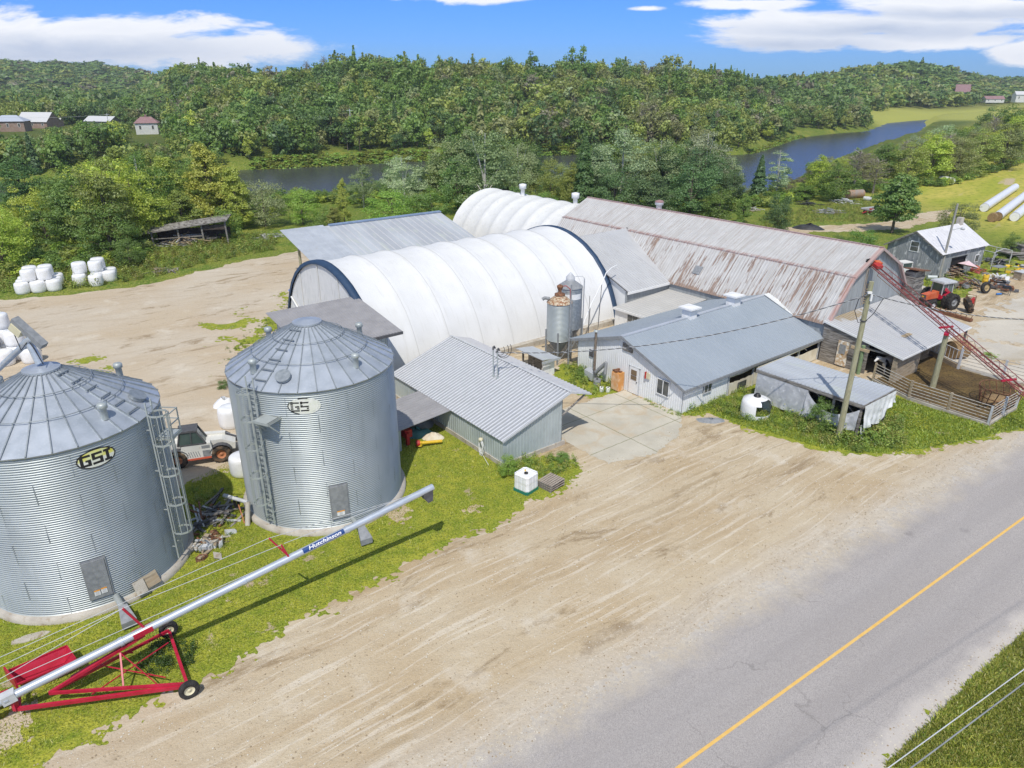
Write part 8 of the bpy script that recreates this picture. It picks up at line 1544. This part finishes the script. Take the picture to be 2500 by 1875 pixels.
def ring(d0, d1, sp, big):
    area = .72 * (d1 * d1 - d0 * d0); n = int(area / (sp * sp)); az = rng.uniform(-.74, .74, n); d = np.sqrt(rng.uniform(d0 * d0, d1 * d1, n)); return d * np.sin(az), d * np.cos(az), d, az
for d0, d1, sp, lo in ((190, 360, 5.9, 0), (360, 560, 7.0, 0), (560, 900, 9.5, 1), (900, 1350, 15, 1), (1350, 1750, 20, 1)):
    x, y, d, az = ring(d0, d1, sp, lo); azd = np.degrees(az); dc = np.interp(azd, CR_AZ, CR_D); hh = height(x, y); ok = (y > far_y(x) + np.where((x > -80) & (x < -14), 13, 5)) & (d < dc + 45) & ~((x > 200) & (y < far_y(x) + 42))
    # keep what can be seen over the slope in front only beyond the middle distance
    for i in np.where(ok)[0]:
        X_, Y_, D_ = float(x[i]), float(y[i]), float(d[i]); reg = 'left' if azd[i] < -12.5 else ('mid' if azd[i] < 17 else 'right'); cs, ps = zip(*COLS[reg]); ps = np.array(ps); c = cs[rng.choice(len(cs), p=ps / ps.sum())]
        patch = mnoise.noise((X_ * .012, Y_ * .012, 2.0))
        if patch > .22 and rng.random() < .6: c = 'md' if reg != 'mid' else 'gr'
        if patch < -.25 and rng.random() < .5: c = 'ol'
        con = rng.random() < .06; s = 1.0 if D_ < 560 else (1.15 if D_ < 900 else 1.35); h = rng.uniform(8.5, 13.5) * (1.15 if con else 1.0) * (1 + (.12 if lo else 0)); h *= rng.choice([1, 1, 1, 1.25], p=[.3, .3, .3, .1]) if D_ < 600 else 1
        h = clear_h(X_, Y_, h)
        if h < 1.5: continue
        w_ = (sp * 1.7 if lo else h * rng.uniform(.8, 1.05)) * (.75 if con else 1); w_ = max(w_, h * .7); k_ = (4 if con else 3) if lo else (2 if con else int(rng.integers(0, 2))); col = G[c]; j = 1 + rng.uniform(-.2, .2); rows.append((X_, Y_, float(hh[i]) - .6, w_, h, col[0] * j, col[1] * j, col[2] * j, k_))
rows = np.array(rows); print('forest trees', len(rows))
mass('forest', 'dense mixed forest covering the hills beyond the river', 'forest', rows, LOWP)
# taller single trees breaking the skyline
sk = random.Random(31)
for i, (px_, py_, key) in enumerate(((697, 118, 'dead'), (660, 128, 'dead'), (1020, 122, 'far3'), (1150, 108, 'far2'), (1238, 100, 'far3'), (1262, 97, 'far3'), (1100, 116, 'far1'), (950, 118, 'far2'), (905, 118, 'far1'), (1445, 122, 'far2'), (1500, 140, 'farspruce'), (1545, 136, 'farspruce'), (1580, 141, 'farspruce'), (1608, 150, 'farspruce'), (500, 135, 'far3'), (440, 140, 'far1'), (760, 112, 'far2'), (1900, 132, 'far3'), (1975, 128, 'far1'), (1340, 118, 'far1'))):
    az = math.degrees(math.atan(at_y(px_, py_, 1).x)); dc = float(np.interp(az, CR_AZ, CR_D)); q = at_y(px_, py_, dc * math.cos(math.radians(az)) * .99); g0_ = float(height(q.x, q.y)); nm = PROTO[key][0].replace('_', ' ')
    pos = 'left part' if px_ < 720 else ('middle' if px_ < 1300 else 'right part'); h = max(9, q.z - g0_); plant_tree(key, q.x, q.y, q.z - h, h, h * .75, G['gr' if key != 'dead' else 'br'], f'{nm} sticking out of the skyline in the {pos} of the ridge', nm, f'skyline {nm}s, {pos}', sk)
# bright shore growth
rows = []
for i in range(1500):
    x = rng.uniform(-90, 140); 
    if not (-80 < x < -12 or -6 < x < 30 or 88 < x < 140): continue
    y = far_y(x) + rng.uniform(-.5, 9 if x < 30 else 3); h = rng.uniform(.9, 1.9); c = G['bg'] if rng.random() < .5 else (.26, .30, .02); j = rng.uniform(.8, 1.3); rows.append((x, y, float(height(x, y)) - .1, rng.uniform(2.0, 3.5), h, c[0] * j, c[1] * j, c[2] * j, 3))
mass('shore_growth', 'bright yellow green low growth along the far shore', 'shore plants', np.array(rows), LOWP)
# hedge-like undergrowth below the near trees
rows = []
for i in range(1400):
    px_ = rng.uniform(-150, 2330); by = np.interp(px_, BX, BYv); g0_ = at(px_, by); Y = g0_.y + rng.uniform(-2.5, 9); q = at_y(px_, 400, Y)
    if 310 < px_ < 510 and Y < 103: continue
    h = rng.uniform(.8, 2.4); c = G[['gr', 'bg', 'yg', 'md', 'ol'][rng.integers(0, 5)]]; j = rng.uniform(.7, 1.2); rows.append((q.x, Y, float(height(q.x, Y)) - .1, rng.uniform(1.8, 3.5), h, c[0] * j, c[1] * j, c[2] * j, int(rng.integers(0, 2))))
mass('undergrowth', 'tangled undergrowth below the near bank trees', 'undergrowth', np.array(rows), LOWP)
# ------------------------------------------------------------------ grass and weeds
def inside(poly, n, rng):
    P = np.array([(p[0], p[1]) for p in poly]); lo, hi = P.min(0), P.max(0); out = []
    got = 0
    while got < n:
        q = rng.uniform(lo, hi, (n, 2)); c = np.zeros(n, bool); j = len(P) - 1
        for i in range(len(P)):
            m_ = ((P[i, 1] > q[:, 1]) != (P[j, 1] > q[:, 1])) & (q[:, 0] < (P[j, 0] - P[i, 0]) * (q[:, 1] - P[i, 1]) / (P[j, 1] - P[i, 1] + 1e-12) + P[i, 0]); c ^= m_; j = i
        out.append(q[c]); got += c.sum()
    return np.concatenate(out)[:n]
def tufts(name, label, cat, polys, hgt, wid, cols, seed, lean=.5, noisef=.6):
    rng = np.random.default_rng(seed); Vs, As = [], []
    for poly, n in polys:
        q = inside(poly, n, rng); n = len(q); nz_ = np.array([mnoise.noise((float(a) * noisef, float(b) * noisef, seed)) for a, b in q]); a = rng.uniform(0, 6.28, n); h = hgt * rng.uniform(.5, 1.3, n) * (1 + .7 * nz_); w = wid * rng.uniform(.6, 1.4, n); dx, dy = np.cos(a) * w, np.sin(a) * w; lx, ly = rng.normal(size=n) * h * lean, rng.normal(size=n) * h * lean; z = np.full(n, .005)
        Vs.append(np.stack([np.stack([q[:, 0] - dx, q[:, 1] - dy, z], 1), np.stack([q[:, 0] + dx, q[:, 1] + dy, z], 1), np.stack([q[:, 0] + dx * .5 + lx, q[:, 1] + dy * .5 + ly, z + h], 1), np.stack([q[:, 0] - dx * .5 + lx, q[:, 1] - dy * .5 + ly, z + h * .9], 1)], 1).reshape(-1, 3))
        ci = np.array(cols)[rng.integers(0, len(cols), n)] * (1 + .35 * nz_)[:, None]; As.append(np.repeat(ci, 4, 0))
    V = np.concatenate(Vs); me = bigmesh(name, V, np.arange(len(V)).reshape(-1, 4), fol_a, attr=np.clip(np.concatenate(As), .005, 1)); return tag(mobj(name, me), label, cat, kind='stuff')
LG = [(.36, .40, .035), (.46, .48, .05), (.27, .34, .025), (.54, .52, .11)]
vis_lawn = D((0, 1659), (60, 1640), (250, 1545), (390, 1480), (520, 1400), (640, 1335), (760, 1275), (850, 1222), (1000, 1150), (1085, 1108), (1180, 1062), (1235, 1036), (1245, 1000), (1130, 985), (980, 930), (960, 895), (900, 900), (870, 930), (850, 930), (520, 985), (400, 1045), (300, 1100), (-60, 1250), (-60, 1659))
verge_p = [at(1905, 1659), at(2212, 1366), at(2330, 1300), at(2330, 1659)]
tufts('lawn_grass', 'short sunlit grass of the lawn round the grain bins and auger', 'grass', [(vis_lawn, 75000)], .065, .016, LG, 1)
tufts('verge_grass', 'rough grass and weeds on the far roadside verge', 'grass', [(verge_p, 42000)], .13, .02, LG + [(.44, .42, .09), (.16, .24, .02)], 2)
yg2 = D((1395, 862), (1470, 893), (1490, 900), (1530, 890), (1600, 920), (1700, 945), (1780, 970), (1900, 980), (2000, 970), (2100, 950), (2212, 925), (2212, 860), (2135, 920), (1940, 860), (1900, 840), (1850, 900), (1640, 860), (1560, 860), (1470, 885))
tufts('roadside_grass', 'green grass between the tarp shed, pen fence and driveway', 'grass', [(yg2, 26000)], .12, .03, [(.32, .42, .035), (.40, .48, .045), (.24, .34, .03)], 3)
LEAFP = [leaf_quads(np.random.default_rng(s).normal(size=(60, 3)) * np.array([.22, .22, .26]) + np.array([0, 0, .5]), np.full(60, .17), unit(np.random.default_rng(s + 1).normal(size=(60, 3)) + np.array([0, 0, 1.0])), np.random.default_rng(s)) for s in (1, 2, 3)]
def weeds(name, label, polys, h0, h1, cols, seed):
    rng = np.random.default_rng(seed); rows = []
    for poly, n in polys:
        for q in inside(poly, n, rng):
            h = rng.uniform(h0, h1) * (1 + .5 * mnoise.noise((float(q[0]) * .8, float(q[1]) * .8, seed))); c = cols[rng.integers(0, len(cols))]; j = rng.uniform(.75, 1.25); rows.append((q[0], q[1], -.05, h * rng.uniform(.7, 1.2), h, c[0] * j, c[1] * j, c[2] * j, int(rng.integers(0, 3))))
    return mass(name, label, 'weeds', np.array(rows), LEAFP)
WC = [(.25, .37, .04), (.34, .44, .05), (.18, .28, .03), (.45, .45, .09)]
weeds('weeds', 'tall weeds growing against the front of the grey shed', [(D((1100, 1000), (1150, 985), (1240, 985), (1250, 1005), (1240, 1025), (1180, 1030), (1085, 1020), (1070, 1005)), 150)], .15, .55, WC, 1)
weeds('weeds', 'leafy weeds along the white milk barn side and plastic tank', [(D((1475, 890), (1500, 870), (1560, 845), (1640, 845), (1680, 880), (1760, 900), (1850, 930), (1960, 945), (1960, 970), (1850, 978), (1760, 955), (1660, 925), (1590, 905), (1530, 885)), 700)], .18, .60, WC, 2)
weeds('weeds', 'tall weeds at the foot of the torn plastic shed and pole', [(D((1700, 880), (1760, 905), (1840, 935), (1900, 900), (1950, 910), (1940, 960), (1850, 965), (1780, 950), (1720, 915)), 260)], .35, 1.0, WC, 3)
weeds('weeds', 'weeds between the feed silos, orange cabinet and canopy', [(D((1245, 838), (1290, 858), (1330, 848), (1335, 815), (1262, 785), (1220, 785), (1215, 815)), 170)], .2, .7, WC, 4)
weeds('weeds', 'low weeds beside the milk barn door slab', [(D((1390, 862), (1395, 870), (1470, 905), (1475, 895)), 60)], .1, .3, WC, 5)
weeds('weeds', 'goldenrod and weeds along the far edge of the left yard', [(D((-60, 640), (0, 635), (120, 628), (200, 620), (330, 600), (420, 575), (520, 553), (600, 540), (600, 505), (500, 520), (330, 545), (300, 570), (-60, 590)), 1500)], .35, 1.1, WC + [(.26, .24, .03), (.20, .24, .02)], 6)
weeds('weeds', 'weeds round the scrap between the grain bins', [(D((395, 1050), (470, 1060), (500, 1090), (520, 1150), (480, 1190), (430, 1180), (430, 1100)), 160)], .1, .35, WC, 7)
weeds('weeds', 'sparse low weeds in the bare ground beside the feed shed', [(D((635, 640), (655, 740), (560, 765), (490, 790), (475, 765), (560, 700)), 220)], .1, .4, [(.22, .28, .03), (.15, .22, .02)], 8)
weeds('weeds', 'long weeds round the workshop scrap and pallets', [(D((1955, 600), (2010, 650), (2090, 635), (2140, 580), (2212, 560), (2212, 520), (2150, 520), (2100, 560), (2000, 590)), 420)], .2, .6, WC, 9)
weeds('weeds', 'dark clump of weeds growing inside the red auger frame', [([(-14.2, 22.3), (-12.9, 22.4), (-12.4, 21.3), (-13.6, 20.6), (-14.8, 21.2)], 70)], .2, .5, [(.05, .10, .01), (.08, .15, .012)], 10)
weeds('weeds', 'tall grass and goldenrod of the meadow behind the barns', [(D((1640, 470), (1760, 445), (1860, 430), (1940, 440), (1900, 480), (1760, 480), (1600, 510)), 1100)], .3, .7, [(.27, .30, .05), (.20, .28, .03), (.36, .36, .07)], 11)
for i, (px_, py_, h, w_, key, col, lb) in enumerate(((1098, 1028, 1.5, 1.0, 'bush1', 'bg', 'young bright green sapling at the corner of the grey shed'), (1770, 925, 2.3, 1.5, 'bush1', 'gr', 'leafy sapling growing at the foot of the tall pole'), (483, 838, .7, .8, 'bush1', 'md', 'round dark bush on the dirt behind the right grain bin'), (2142, 772, .5, 1.0, 'bush2', 'bg', 'green weed clump on the concrete yard'), (1215, 995, .6, .9, 'bush1', 'gr', 'leafy weed bush at the right end of the grey shed'), (1260, 815, .9, 1.3, 'bush1', 'gr', 'bushy weeds below the slanting feed auger'))):
    q = at(px_, py_); plant_tree(key, q.x, q.y, -.03, h, w_ / 1.0, G[col], lb, 'shrub', None, rt)

# loose stones on the yard and shoulders
def stones(name, label, polys, r0, r1, cols, seed):
    rng = np.random.default_rng(seed); base = np.array([(1, 0, 0), (0, 1, 0), (-1, 0, 0), (0, -1, 0), (.2, .1, .8)]); Fb = np.array([(0, 1, 4, 4), (1, 2, 4, 4), (2, 3, 4, 4), (3, 0, 4, 4)]); Vs, As = [], []
    for poly, n in polys:
        q = inside(poly, n, rng); n = len(q); r_ = rng.uniform(r0, r1, n) * rng.choice([1, 1, 1.8], n); a = rng.uniform(0, 6.28, n); ca, sa = np.cos(a)[:, None], np.sin(a)[:, None]; st = rng.uniform(.6, 1.3, (n, 1))
        X_ = (base[None, :, 0] * ca * st - base[None, :, 1] * sa) * r_[:, None] + q[:, 0:1]; Y_ = (base[None, :, 0] * sa * st + base[None, :, 1] * ca) * r_[:, None] + q[:, 1:2]; Z_ = base[None, :, 2] * r_[:, None] + .016; Vs.append(np.stack([X_, Y_, Z_], 2).reshape(-1, 3)); As.append(np.repeat(np.array(cols)[rng.integers(0, len(cols), n)], 5, 0))
    V = np.concatenate(Vs); me = bpy.data.meshes.new(name); n = len(V) // 5; T3 = np.array([(0, 1, 4), (1, 2, 4), (2, 3, 4), (3, 0, 4)]); F = (T3[None] + (np.arange(n) * 5)[:, None, None]).reshape(-1, 3); me = bigmesh(name, V, F, stone_m, attr=np.concatenate(As)); return tag(mobj(name, me), label, 'gravel', kind='stuff')
stone_m = bpy.data.materials.new('loose_stone'); stone_m.use_nodes = True; _t = stone_m.node_tree; _a = N(_t, 'ShaderNodeAttribute'); _a.attribute_name = 'tint'; _t.links.new(_a.outputs['Color'], _t.nodes['Principled BSDF'].inputs['Base Color']); _t.nodes['Principled BSDF'].inputs['Roughness'].default_value = .9
stones('loose_stones', 'scattered loose stones and clods on the sandy driveway', [(D((60, 1659), (390, 1510), (760, 1300), (1090, 1130), (1260, 1010), (1480, 915), (1800, 985), (2150, 960), (1800, 1150), (1400, 1400), (1080, 1659)), 9000), ([rp(-8, 3.6), rp(40, 3.6), rp(40, 5.4), rp(-8, 5.4)], 3500), ([rp(-6, -3.1), rp(40, -3.1), rp(40, -4.3), rp(-6, -4.3)], 3500), (D((0, 800), (0, 660), (300, 620), (620, 560), (640, 620), (420, 700), (480, 850), (400, 900), (380, 800)), 2500)], .008, .024, [(.62, .57, .48), (.45, .36, .25), (.30, .23, .15), (.62, .58, .50)], 5)
# ------------------------------------------------------------------ the air
hz_m = bpy.data.materials.new('haze_air'); hz_m.use_nodes = True; t = hz_m.node_tree; t.nodes.clear(); o = N(t, 'ShaderNodeOutputMaterial'); v = N(t, 'ShaderNodeVolumePrincipled'); v.inputs['Color'].default_value = (.82, .89, 1.0, 1); v.inputs['Density'].default_value = .00015; v.inputs['Anisotropy'].default_value = .0
t.links.new(v.outputs[0], o.inputs['Volume'])
hm = MB(); hm.box(-2400, 2400, -400, 1900, -16, 78); tag(hm.build('haze', hz_m), kind='stuff')
